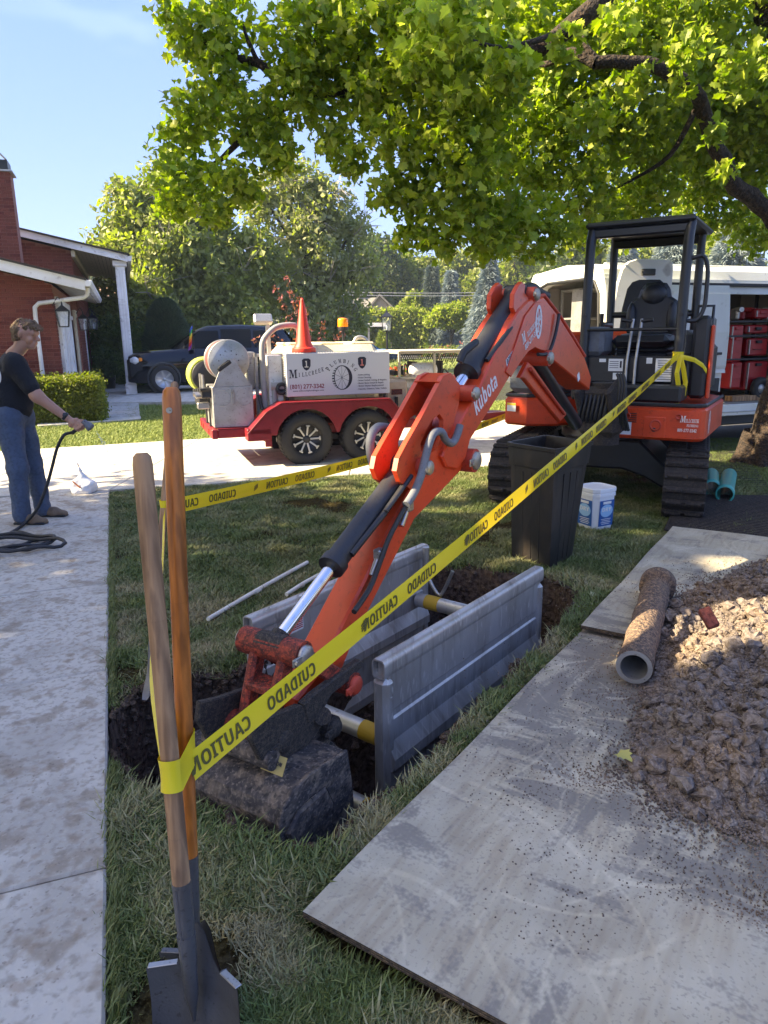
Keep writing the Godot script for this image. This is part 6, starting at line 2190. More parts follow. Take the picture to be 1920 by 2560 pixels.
	for k in 2:
		var w := aw + 0.02 + k * 0.02
		tube(st, arc_pts(b3(1015, 1265, w), [b3(975, 1340, w), b3(925, 1470, w)], b3(885, 1530, w + 0.02), 12), 0.012, 7)
	put(st, "side_hose", M.hose, x)
	# --- bucket cylinder in front of the arm
	st = S()
	var k0 := b3(1012, 1166, 0.0)
	var k1 := b3(684, 1614, 0.0)
	cyl(st, k0, k0.lerp(k1, 0.60), 0.048, -1, 18)
	cyl(st, k0.lerp(k1, 0.58), k0.lerp(k1, 0.62), 0.058, -1, 18)
	tube(st, [k0.lerp(k1, 0.08) + BN * 0.06, k0.lerp(k1, 0.3) + BN * 0.065, k0.lerp(k1, 0.54) + BN * 0.05], 0.014, 7)
	tube(st, [k0.lerp(k1, 0.05) + BN * 0.075 + BS * 0.02, k0.lerp(k1, 0.28) + BN * 0.075 + BS * 0.02], 0.011, 7)
	cyl(st, k0 - BN * 0.05, k0 + BN * 0.05, 0.055, -1, 14)
	put(st, "bucket_cylinder", M.dark_steel, x)
	st = S()
	cyl(st, k0.lerp(k1, 0.60), k0.lerp(k1, 0.965), 0.026, -1, 16)
	put(st, "bucket_rod", M.chrome, x)
	st = S()
	cyl(st, k0.lerp(k1, 0.95), k1, 0.04, -1, 12)
	cyl(st, k1 - BN * 0.06, k1 + BN * 0.06, 0.05, -1, 14)
	put(st, "rod_eye", M.grimy, x)
	# --- linkage
	var up := b3(684, 1617, 0.0)
	var ap := b3(812, 1690, 0.0)
	var lo := b3(640, 1828, 0.0)
	var ep := b3(762, 1795, 0.0)
	for s in [-1.0, 1.0]:
		st = S()
		bar(st, up + BN * s * 0.115, ap + BN * s * 0.115, 0.022, 0.07, 0.008)
		put(st, "rocker", M.orange_muddy, x)
		st = S()
		bar(st, up + BN * s * 0.07, lo + BN * s * 0.06, 0.04, 0.075, 0.012)
		put(st, "bucket_link", M.orange_muddy, x)
	st = S()
	bar(st, up.lerp(lo, 0.45) - BN * 0.06, up.lerp(lo, 0.45) + BN * 0.06, 0.10, 0.03, 0.006)
	put(st, "link_web", M.orange_muddy, x)
	pin(x, up, 0.145, 0.052, M.bolt_metal, M.orange_muddy)
	pin(x, ap, 0.15, 0.05, M.orange_worn, M.orange_muddy)
	pin(x, lo, 0.13, 0.055, M.grimy, M.orange_muddy)
	# --- coupler and bucket
	st = S()
	for s in [-1.0, 1.0]:
		var w: float = s * 0.125
		bprism(st, [[628, 1800], [672, 1788], [742, 1760], [790, 1770], [800, 1812], [764, 1858], [700, 1900], [648, 1900], [622, 1850]], 0.125, w - 0.014, w + 0.014, 0.005)
	put(st, "coupler", M.grimy, x)
	pin(x, ep, 0.145, 0.048, M.grimy, M.grimy)
	st = S()
	bprism(st, [[762, 1762], [790, 1735], [850, 1690], [905, 1650], [915, 1662], [880, 1700], [832, 1740], [800, 1800], [775, 1812]], 0.15, 0.11, 0.145, 0.006)
	cyl(st, b3(806, 1790, 0.12), b3(806, 1790, 0.16), 0.035, -1, 14)
	put(st, "thumb_bracket", M.grimy, x)
	var hw := 0.26
	var back := [[858, 1874], [765, 1934], [726, 1975], [700, 2020], [690, 2060], [694, 2105], [722, 2150], [775, 2185], [840, 2200]]
	var inn := [[838, 2190], [780, 2170], [735, 2138], [710, 2100], [706, 2060], [715, 2026], [738, 1986], [772, 1950], [862, 1892]]
	st = S()
	bprism(st, back + inn, hw, -hw, hw, 0.0)
	var bk2 := put(st, "bucket", M.muddy, x)
	for s in [-1.0, 1.0]:
		st = S()
		var w: float = s * hw
		bprism(st, [[860, 1872], [764, 1933], [724, 1974], [698, 2020], [688, 2060], [692, 2106], [720, 2152], [775, 2187], [842, 2203], [868, 2120], [880, 2050], [872, 1950]], hw, w, w + s * 0.018, 0.004)
		put(st, "bucket_side", M.muddy, bk2)
	for i in 5:
		st = S()
		var w := -hw + 0.05 + i * (hw * 2 - 0.1) / 4.0
		bprism(st, [[820, 2180], [836, 2205], [880, 2225], [905, 2222], [870, 2198]], hw, w - 0.025, w + 0.025, 0.004)
		put(st, "tooth", M.dark_steel, bk2)
	st = S()
	for s in [-1.0, 1.0]:
		var w: float = s * 0.10
		bprism(st, [[640, 1880], [690, 1850], [770, 1800], [800, 1830], [858, 1880], [762, 1940], [722, 1980], [690, 1950]], hw * 0.4, w - 0.012, w + 0.012, 0.004)
	cyl(st, b3(600, 1870, 0.0) - BN * 0.16, b3(600, 1870, 0.0) + BN * 0.16, 0.035, -1, 14)
	put(st, "bucket_ear", M.muddy, bk2)
	# caked earth on the bucket side, a warning tag and a sticker
	st = S()
	bprism(st, [[770, 1985], [800, 1960], [820, 2000], [816, 2050], [840, 2100], [800, 2150], [720, 2130], [700, 2080], [730, 2020]], hw, hw + 0.015, hw + 0.034, 0.012)
	put(st, "caked_mud", M.muddy, bk2)
	st = S()
	var tg := b3(680, 1925, 0.145)
	var ty := (Vector3.UP * 0.85 - BS * 0.5).normalized()
	patch_on(st, tg, BN, -ty.cross(BN).cross(BN).normalized() if false else ty, 0.10, 0.11, 0.0)
	var tgn := put(st, "warning_tag", mat("tag_tan", L(0.42, 0.33, 0.12), 0.8), bk2)
	st = S()
	words(st, "CAUTION", tg - BN * 0.035 + ty * 0.02 + BN.cross(ty) * 0.002, BN, ty, 0.07, 0.014)
	put(st, "print", M.ink, tgn)
	st = S()
	var q0 := b3(745, 1900, 0.16)
	var sx := BN
	var sy := (b3(858, 1874, 0.2) - b3(765, 1934, 0.2)).normalized()
	patch_on(st, b3(790, 1912, 0.14), sx, sy, 0.06, 0.08, 0.006)
	put(st, "sticker", M.paper, bk2)
	st = S()
	patch_on(st, b3(790, 1912, 0.14) - sy * 0.03, sx, sy, 0.06, 0.012, 0.0072)
	put(st, "sticker_band", M.sticker_yellow, bk2)
# ---------------------------------------------------------------- vehicles
const TE := Vector3(0.9428, 0, -0.3333)       # along the driveway
const TD := Vector3(-0.3333, 0, -0.9428)      # across it, away from the camera
var TW := Vector3(-0.986, 0, -8.917)
func tp(s: float, y: float, d: float) -> Vector3: return TW + TE * s + TD * d + Vector3.UP * y
func tbox(st: SurfaceTool, s0: float, s1: float, y0: float, y1: float, d0: float, d1: float, bev := 0.01) -> void:
	box(st, tp((s0 + s1) / 2, (y0 + y1) / 2, (d0 + d1) / 2), Vector3(s1 - s0, y1 - y0, d1 - d0), Basis(TE, Vector3.UP, -TD), bev)
func wheel(parent: Node3D, c: Vector3, out: Vector3, r: float, w: float, rim_r: float, spokes: int, spoke_mat: Material, twin := false) -> void:    # c: middle of the outer face
	var st := S()
	lathe(st, c, -out, [[rim_r, 0.02], [rim_r + 0.01, -0.002], [r * 0.8, -0.012], [r * 0.93, 0.0], [r, 0.035], [r, w - 0.035], [r * 0.93, w], [rim_r, w]], 36)
	for i in 40:
		var a := TAU * i / 40
		var up := Vector3.UP * sin(a) + out.cross(Vector3.UP) * cos(a)
		box(st, c - out * (w * 0.5) + up * (r - 0.001), Vector3(w * 0.86, 0.012, 0.024), Basis(out, up, out.cross(up)), 0.002)
	var ty := put(st, "wheel", M.tire, parent)
	st = S()
	lathe(st, c - out * 0.055, out, [[rim_r, -0.1], [rim_r, 0.03], [rim_r * 0.96, 0.03], [rim_r * 0.93, 0.0], [0.0, 0.0]], 28)
	put(st, "rim", spoke_mat if twin else M.black, ty)
	st = S()
	for i in spokes:
		for k in ([-0.07, 0.07] if twin else [0.0]):
			var a: float = TAU * i / spokes + 0.3 + k
			var d := Vector3.UP * sin(a) + out.cross(Vector3.UP) * cos(a)
			bar(st, c - out * 0.045 + d * 0.045, c - out * 0.03 + d * rim_r * 0.9, 0.030 if twin else 0.022, 0.02, 0.004, out)
			if not twin: bar(st, c - out * 0.028 + d * rim_r * 0.86 - out.cross(d) * 0.026, c - out * 0.028 + d * rim_r * 0.86 + out.cross(d) * 0.026, 0.02, 0.016, 0.003, out)
	put(st, "spokes", spoke_mat, ty)
	st = S()
	lathe(st, c - out * 0.05, out, [[0.05, 0.0], [0.045, 0.03], [0.0, 0.034]], 14)
	put(st, "hub_cap", M.dark_steel if not twin else spoke_mat, ty)
func make_trailer() -> void:
	var t := thing("jetter_trailer", "red tandem-axle trailer with hose reels, cream water tank and plumbing sign", "trailer", TW + TE * 0.4 + TD * 0.8)
	var st := S()
	tbox(st, -1.05, 1.62, 0.39, 0.50, 0.20, 0.26, 0.008)
	tbox(st, -1.05, 1.62, 0.39, 0.50, 1.55, 1.61, 0.008)
	for s in [-0.4, 0.5, 1.3]: tbox(st, s, s + 0.06, 0.38, 0.48, 0.26, 1.55, 0.006)
	bar(st, tp(1.6, 0.44, 0.24), tp(3.3, 0.42, 0.86), 0.07, 0.11, 0.008)
	bar(st, tp(1.6, 0.44, 1.57), tp(3.3, 0.42, 0.94), 0.07, 0.11, 0.008)
	bar(st, tp(2.9, 0.42, 0.9), tp(3.55, 0.40, 0.9), 0.09, 0.11, 0.01)
	put(st, "frame", M.red_frame, t)
	st = S()
	tbox(st, -1.12, -1.05, 0.385, 0.505, 0.18, 1.66, 0.008)
	var rb := put(st, "rear_bar", M.red_frame, t)
	st = S()
	for d in [0.5, 0.56, 1.2, 1.5]: tbox(st, -1.127, -1.119, 0.415, 0.475, d, d + 0.025, 0.002)
	put(st, "tail_light", M.tail_red, rb)
	st = S()
	tbox(st, -1.05, 1.6, 0.50, 0.512, 0.2, 1.6, 0.002)
	put(st, "deck", M.red_frame, t)
	st = S()
	tbox(st, -0.72, -0.42, 0.36, 0.51, -0.02, 0.19, 0.01)
	tbox(st, -0.50, -0.42, 0.28, 0.36, -0.01, 0.03, 0.005)
	put(st, "step", M.red_frame, t)
	# fender: arched face and top
	for side in [0.0, 1.62]:
		var poly := [Vector2(-0.70, 0.45), Vector2(-0.52, 0.45)]
		for c in [0.03, 0.84]:
			for i in 11:
				var a: float = PI * (1.0 - i / 10.0) * 0.86 + PI * 0.07
				poly.append(Vector2(c + 0.40 * cos(a), 0.33 + 0.40 * sin(a)))
		poly += [Vector2(1.34, 0.50), Vector2(1.36, 0.56), Vector2(1.14, 0.80), Vector2(-0.28, 0.80), Vector2(-0.46, 0.70)]
		st = S()
		prism(st, poly, TW + TD * side, TE, Vector3.UP, TD, -0.02, 0.0, 0.002)
		var tops := [Vector2(-0.72, 0.45), Vector2(-0.47, 0.71), Vector2(-0.28, 0.812), Vector2(1.14, 0.812), Vector2(1.37, 0.56)]
		for i in 4:
			var a: Vector2 = tops[i]
			var b: Vector2 = tops[i + 1]
			var d0: float = side - (0.03 if side < 1.0 else 0.24)
			bar(st, tp((a.x + b.x) / 2 - (b.x - a.x) / 2, a.y, d0 + 0.14), tp(b.x, b.y, d0 + 0.14), 0.29, 0.016, 0.003)
		put(st, "fender", M.red_frame, t)
		for c in [0.03, 0.84]: wheel(t, tp(c, 0.34, side), -TD if side < 1.0 else TD, 0.34, 0.215, 0.20, 9, M.alloy)
	st = S()
	for s in [0.03, 0.84]: cyl(st, tp(s, 0.34, 0.2), tp(s, 0.34, 1.5), 0.05)
	tbox(st, -0.3, 1.2, 0.28, 0.36, 0.28, 0.36, 0.01)
	put(st, "axles", M.dark_steel, t)
	# reel cabinet
	st = S()
	tbox(st, -1.08, -0.58, 0.515, 1.02, 0.25, 0.95, 0.008)
	var cab := put(st, "reel_cabinet", M.galvanised, t)
	st = S()
	for s in [-0.96, -0.70]:
		var ring := []
		for i in 20: ring.append(tp(s + 0.10 * cos(i * TAU / 20), 0.88 + 0.10 * sin(i * TAU / 20), 0.249))
		tube(st, ring, 0.004, 5, false, true)
	put(st, "pressed_ring", M.galvanised, cab)
	st = S()
	tbox(st, -0.85, -0.81, 0.80, 0.96, 0.235, 0.25, 0.006)
	cyl(st, tp(-0.83, 0.97, 0.25), tp(-0.83, 0.97, 0.225), 0.02, -1, 8)
	put(st, "latch", M.bolt_metal, cab)
	st = S()
	prism(st, [Vector2(-1.06, 1.02), Vector2(-0.60, 1.02), Vector2(-0.79, 1.36), Vector2(-0.91, 1.36)], TW, TE, Vector3.UP, TD, 0.252, 0.262, 0.002)
	put(st, "reel_bracket", M.galvanised, cab)
	var rl: Node3D
	for a in [[-0.85, 1.33, 0.275, 0.45, 0.245, "maroon_hose"], [-1.05, 1.12, 0.95, 0.5, 0.24, "yellow_hose"]]:
		for d in [a[2], a[2] + a[3]]:
			var fr: float = a[4] - (0.05 if a[5] == "yellow_hose" else 0.0)
			st = S()
			lathe(st, tp(a[0], a[1], d), TD, [[0.0, 0.0], [fr, 0.0], [fr + 0.008, 0.006], [fr, 0.012], [0.0, 0.012]], 36)
			rl = put(st, "reel_flange", M.galvanised if a[5] != "yellow_hose" else M.dark_steel, t)
		st = S()
		for k in 9:
			var ring := []
			for i in 28: ring.append(tp(a[0] + (a[4] - 0.03) * cos(i * TAU / 28), a[1] + (a[4] - 0.03) * sin(i * TAU / 28), a[2] + 0.03 + (a[3] - 0.05) * (k + 0.5) / 9.0))
			tube(st, ring, 0.026, 7, false, true)
		put(st, "wound_hose", M[a[5]], rl)
	st = S()
	bar(st, tp(-0.85, 1.33, 0.262), tp(-0.97, 1.25, 0.24), 0.02, 0.03, 0.004)
	cyl(st, tp(-0.97, 1.25, 0.25), tp(-0.97, 1.25, 0.16), 0.014)
	bar(st, tp(-0.83, 1.32, 0.25), tp(-0.99, 1.215, 0.23), 0.012, 0.045, 0.004)
	for i in 10: cyl(st, tp(-0.85 + 0.12 * cos(i * 0.63), 1.33 + 0.12 * sin(i * 0.63), 0.28), tp(-0.85 + 0.12 * cos(i * 0.63), 1.33 + 0.12 * sin(i * 0.63), 0.270), 0.008, -1, 6)
	put(st, "crank", M.dark_steel, t)
	# hitch jumble at the rear
	st = S()
	for s in [[-1.10, 0.55], [-1.10, 0.95], [-1.0, 1.25]]: tbox(st, s[0], s[0] + 0.05, 0.5, 1.02, s[1], s[1] + 0.05, 0.004)
	for d in [0.3, 0.6, 0.9, 1.2]: cyl(st, tp(-1.22, 1.0 - d * 0.06, d), tp(-0.95, 1.0 - d * 0.06, d + 0.1), 0.022)
	tbox(st, -1.2, -1.05, 0.88, 1.0, 0.35, 0.62, 0.01)
	tbox(st, -1.2, -1.1, 0.75, 0.86, 0.75, 1.3, 0.01)
	put(st, "valve_rack", M.dark_steel, t)
	st = S()
	for d in [0.42, 0.55, 0.8]:
		cyl(st, tp(-1.26, 0.9, d), tp(-1.05, 0.9, d), 0.03)
		cyl(st, tp(-1.16, 0.9, d), tp(-1.16, 1.16, d), 0.014)
	tbox(st, -1.25, -1.1, 0.74, 0.82, 0.40, 0.52, 0.01)
	put(st, "brass_fittings", M.bolt_metal, t)
	# uprights, pipes and floodlight
	st = S()
	tbox(st, -0.36, -0.18, 0.52, 1.38, 0.32, 0.8, 0.01)
	put(st, "white_cabinet", M.white_metal, t)
	st = S()
	var pv := [tp(-0.42, 0.55, 0.35), tp(-0.42, 1.45, 0.35), tp(-0.40, 1.56, 0.36), tp(-0.22, 1.72, 0.42), tp(0.05, 1.74, 0.5), tp(0.10, 1.66, 0.5), tp(0.11, 1.5, 0.5)]
	tube(st, arc_pts(pv[0], pv.slice(1, -1), pv[-1], 26), 0.038, 12)
	tube(st, [tp(-0.30, 0.5, 0.29), tp(-0.30, 0.98, 0.29), tp(-0.18, 0.98, 0.27)], 0.036, 12)
	cyl(st, tp(-0.34, 1.0, 0.29), tp(-0.10, 1.0, 0.25), 0.05)
	put(st, "suction_pipe", mat("pipe_gray", L(0.30, 0.30, 0.31), 0.5), t)
	st = S()
	lathe(st, tp(-0.22, 0.97, 0.24), -TD, [[0.07, -0.05], [0.08, 0.0], [0.07, 0.03], [0.035, 0.035], [0.03, 0.0], [0.0, 0.0]], 18)
	tube(st, arc_pts(tp(-0.50, 0.9, 0.3), [tp(-0.46, 0.7, 0.26), tp(-0.36, 0.58, 0.24)], tp(-0.25, 0.54, 0.24), 12), 0.022, 8)
	put(st, "outlet_coupling", M.dark_steel, t)
	st = S()
	tbox(st, -0.26, -0.21, 0.5, 1.78, 0.86, 0.91, 0.004)
	tbox(st, -0.50, -0.46, 0.5, 1.40, 0.5, 0.54, 0.004)
	tbox(st, -0.50, -0.1, 1.36, 1.40, 0.5, 0.54, 0.004)
	put(st, "upright", M.galvanised, t)
	st = S()
	for i in 16: tbox(st, -0.58, -0.47, 0.98 + i * 0.025, 0.992 + i * 0.025, 0.62, 0.9, 0.002)
	tbox(st, -0.575, -0.475, 0.96, 1.42, 0.63, 0.89, 0.004)
	put(st, "finned_box", M.galvanised, t)
	st = S()
	box(st, tp(-0.30, 1.83, 0.86), Vector3(0.24, 0.13, 0.09), Basis(TE, Vector3.UP, -TD) * Basis(Vector3.RIGHT, -0.5), 0.015)
	put(st, "floodlight", M.galvanised, t)
	# tank and sign box
	st = S()
	tbox(st, -0.12, 1.16, 0.56, 1.50, 0.38, 1.45, 0.10)
	for i in 3: tbox(st, -0.05 + i * 0.42, 0.27 + i * 0.42, 1.495, 1.53, 0.5, 1.35, 0.02)
	put(st, "water_tank", M.cream, t)
	st = S()
	tbox(st, -0.17, 1.20, 0.87, 1.405, 0.15, 0.34, 0.006)
	var sg := put(st, "sign_box", M.sign_face, t)
	st = S()
	for i in 22: tbox(st, -0.180, -0.168, 0.885 + i * 0.0235, 0.897 + i * 0.0235, 0.16, 0.335, 0.002)
	for i in 40: tbox(st, -0.15 + i * 0.0335, -0.13 + i * 0.0335, 1.403, 1.413, 0.16, 0.33, 0.002)
	put(st, "tread_plate", M.galvanised, sg)
	var zf := -TD * 0.0008
	var so := func(u: float, v: float) -> Vector3: return tp(-0.17 + 1.37 * u, 1.405 - 0.535 * v, 0.1495)      # u, v across the sign
	st = S()
	words(st, "M", so.call(0.025, 0.57), TE, Vector3.UP, 0.105, 0.105, true)
	var letters := "ILLCREEK"
	for i in letters.length():
		var u := 0.115 + i * 0.031
		words(st, letters[i], so.call(u, 0.545 - pow(i / 7.0, 1.8) * 0.11), (TE + Vector3.UP * 0.10 * i / 7.0).normalized(), (Vector3.UP - TE * 0.10 * i / 7.0).normalized(), 0.014 if letters[i] == "I" else 0.029, 0.05, true)
	letters = "PLUMBING"
	for i in letters.length():
		var a := deg_to_rad(152.0 - i * 17.0)
		var p: Vector3 = so.call(0.525, 0.60) + TE * cos(a) * 0.185 + Vector3.UP * sin(a) * 0.19
		var xd := (TE * sin(a) - Vector3.UP * cos(a)).normalized()
		words(st, letters[i], p, xd, (-TD).cross(xd), 0.013 if letters[i] == "I" else 0.034, 0.062 if i == 0 else 0.048, true)
	# spoked wheel: thick right rim, banded left rim
	var wc: Vector3 = so.call(0.525, 0.59)
	ring_on(st, wc, TE, Vector3.UP, 0.105, 0.155, 0.010, 10)
	for i in 26:
		var a := -PI * 0.46 + PI * 0.92 * i / 26.0
		var a2 := -PI * 0.46 + PI * 0.92 * (i + 1) / 26.0
		var P := func(q: float, k: float) -> Vector3: return wc + TE * (cos(q) * (0.105 + k)) + Vector3.UP * sin(q) * 0.155 + zf
		quad(st, P.call(a, 0.0), P.call(a, 0.034), P.call(a2, 0.034), P.call(a2, 0.0))
		if i % 2 == 0: quad(st, wc - TE * (cos(a) * 0.132) + Vector3.UP * sin(a) * 0.155 + zf, wc - TE * (cos(a) * 0.105) + Vector3.UP * sin(a) * 0.155 + zf, wc - TE * (cos(a2) * 0.105) + Vector3.UP * sin(a2) * 0.155 + zf, wc - TE * (cos(a2) * 0.132) + Vector3.UP * sin(a2) * 0.155 + zf)
	var ln := ["- Hydro Jetting", "- Drain Cleaning", "- Sewer Install, Lining, & Repairs", "- Water Main Install & Repair", "- Water Heater Replacement", "- Faucets, Showers, Tubs, Toilets"]
	for i in 6: words(st, ln[i], so.call(0.675, 0.57 + i * 0.066), TE, Vector3.UP, [0.17, 0.19, 0.40, 0.36, 0.36, 0.40][i], 0.021)
	words(st, "www.millcreekplumbingco.com", so.call(0.055, 0.895), TE, Vector3.UP, 0.40, 0.017)
	put(st, "lettering", M.ink, sg)
	st = S()
	words(st, "(801) 277-3342", so.call(0.03, 0.84), TE, Vector3.UP, 0.44, 0.056)
	put(st, "phone_number", M.ink_red, sg)
	for u in [[0.19, 0.26, 0.60], [0.725, 0.25, 0.62]]:
		st = S()
		var c: Vector3 = so.call(u[0], u[1])
		var sh := []
		for p in [[-0.055, 0.055], [-0.03, 0.072], [0.03, 0.072], [0.055, 0.055], [0.052, -0.02], [0.03, -0.06], [0.0, -0.078], [-0.03, -0.06], [-0.052, -0.02]]: sh.append(Vector2(p[0], p[1]))
		prism(st, sh, c, TE, Vector3.UP, -TD, 0.0, 0.002)
		var em := put(st, "shield_emblem", M.ink, sg)
		st = S()
		var m := mat("emblem_pale", L(0.7, 0.66, 0.6), 0.6) if u[0] < 0.5 else mat("emblem_red", L(0.75, 0.25, 0.2), 0.6)
		patch_on(st, c + Vector3.UP * 0.005, TE, Vector3.UP, 0.014, 0.07, 0.003)
		patch_on(st, c - Vector3.UP * 0.032, TE, Vector3.UP, 0.05, 0.012, 0.003)
		patch_on(st, c + Vector3.UP * 0.035 - TE * 0.004, TE, Vector3.UP, 0.022, 0.016, 0.003)
		put(st, "mark", m, em)
	# tank frame posts, beacon
	st = S()
	tbox(st, 1.17, 1.20, 0.5, 0.88, 0.3, 0.34, 0.003)
	tbox(st, -0.16, -0.12, 0.5, 0.88, 0.3, 0.34, 0.003)
	put(st, "sign_post", M.black, t)
	st = S()
	cyl(st, tp(0.89, 1.0, 1.2), tp(0.89, 1.70, 1.2), 0.022)
	cyl(st, tp(0.89, 1.68, 1.2), tp(0.89, 1.73, 1.2), 0.075)
	var bc := put(st, "beacon_post", M.black, t)
	st = S()
	lathe(st, tp(0.89, 1.73, 1.2), Vector3.UP, [[0.07, 0.0], [0.075, 0.01], [0.073, 0.10], [0.06, 0.12], [0.0, 0.125]], 20)
	put(st, "beacon", M.amber, bc)
	st = S()
	tube(st, arc_pts(tp(0.95, 1.50, 0.9), [tp(1.0, 1.58, 0.9), tp(1.12, 1.56, 0.9)], tp(1.18, 1.4, 0.9), 10), 0.03, 8)
	put(st, "vent_hose", M.galvanised, t)
	# engine end
	st = S()
	tbox(st, 1.24, 1.56, 0.53, 1.02, 0.42, 1.3, 0.03)
	var en := put(st, "engine_box", M.stucco, t)
	st = S()
	patch_on(st, tp(1.40, 0.86, 0.419), TE, Vector3.UP, 0.16, 0.075)
	put(st, "red_plate", M.brick_dark, en)
	st = S()
	for i in 5: patch_on(st, tp(1.34 + i * 0.03, 0.86, 0.4175), TE, Vector3.UP, 0.012, 0.045)
	put(st, "print", M.ink, en)
	st = S()
	ball(st, tp(1.78, 0.80, 0.85), Vector3(0.30, 0.26, 0.36), Basis(TE, Vector3.UP, -TD), 12, 20)
	tbox(st, 1.45, 2.2, 0.5, 0.62, 0.4, 1.3, 0.03)
	put(st, "pump_housing", M.galvanised, t)
	st = S()
	tbox(st, 1.36, 1.40, 0.5, 0.80, 0.36, 0.40, 0.006)
	tbox(st, 1.50, 1.60, 0.55, 0.8, 0.30, 0.42, 0.02)
	put(st, "pump_frame", M.black, t)
	st = S()
	for a in [[1.46, 0.5], [1.98, 0.5], [2.5, 0.5], [1.46, 1.5], [2.5, 1.5]]: tbox(st, a[0], a[0] + 0.03, 0.6, 1.38, a[1], a[1] + 0.03, 0.003)
	for y in [1.02, 1.36]:
		for d in [0.5, 1.5]: tbox(st, 1.46, 2.53, y, y + 0.03, d, d + 0.03, 0.003)
		for s in [1.46, 2.5]: tbox(st, s, s + 0.03, y, y + 0.03, 0.5, 1.53, 0.003)
	tbox(st, 1.46, 2.53, 1.385, 1.40, 0.48, 1.55, 0.003)
	put(st, "equipment_cage", M.cream_trim, t)
	st = S()
	for i in 30:
		var s := 1.50 + i * 0.034
		bar(st, tp(s, 1.24, 1.51), tp(s + 0.06, 1.36, 1.51), 0.008, 0.008)
		bar(st, tp(s + 0.06, 1.24, 1.51), tp(s, 1.36, 1.51), 0.008, 0.008)
	for i in 14:
		var s := 2.02 + i * 0.034
		bar(st, tp(s, 1.24, 0.51), tp(s + 0.05, 1.35, 0.51), 0.012, 0.008)
	put(st, "perforated_panel", M.dark_steel, t).set_meta("kind", "stuff")
	st = S()
	var tk := [[0.0, 0.0], [0.07, 0.02], [0.105, 0.06], [0.105, 0.36], [0.07, 0.40], [0.0, 0.42]]
	lathe(st, tp(1.66, 1.13, 0.62), TE, tk, 20)
	put(st, "air_tank", M.white_metal, t)
	st = S()
	for i in 6: tbox(st, 1.55 + i * 0.15, 1.60 + i * 0.15, 1.05, 1.12 + 0.06 * (i % 3), 0.9 + 0.1 * (i % 2), 1.2, 0.01)
	for i in 4: tube(st, arc_pts(tp(1.6 + i * 0.2, 1.06, 0.7), [tp(1.65 + i * 0.2, 1.22 - 0.03 * i, 0.75)], tp(1.75 + i * 0.2, 1.06, 0.8), 8), 0.012, 6)
	put(st, "cage_gear", M.dark_steel, t)
	# traffic cone standing on the sign box
	var cb := tp(0.10, 1.413, 0.30)
	var cn := thing("traffic_cone", "tall red traffic cone standing on top of the sign box", "traffic cone", cb)
	st = S()
	lathe(st, cb, Vector3.UP, [[0.0, 0.0], [0.155, 0.0], [0.16, 0.012], [0.15, 0.03], [0.155, 0.042], [0.145, 0.055], [0.125, 0.06]], 10)
	put(st, "base", M.cone_red, cn)
	st = S()
	lathe(st, cb + Vector3.UP * 0.058, Vector3.UP, [[0.128, 0.0], [0.10, 0.05], [0.032, 0.52], [0.028, 0.53], [0.022, 0.57], [0.014, 0.60], [0.0, 0.60]], 22)
	put(st, "body", M.cone_red, cn)

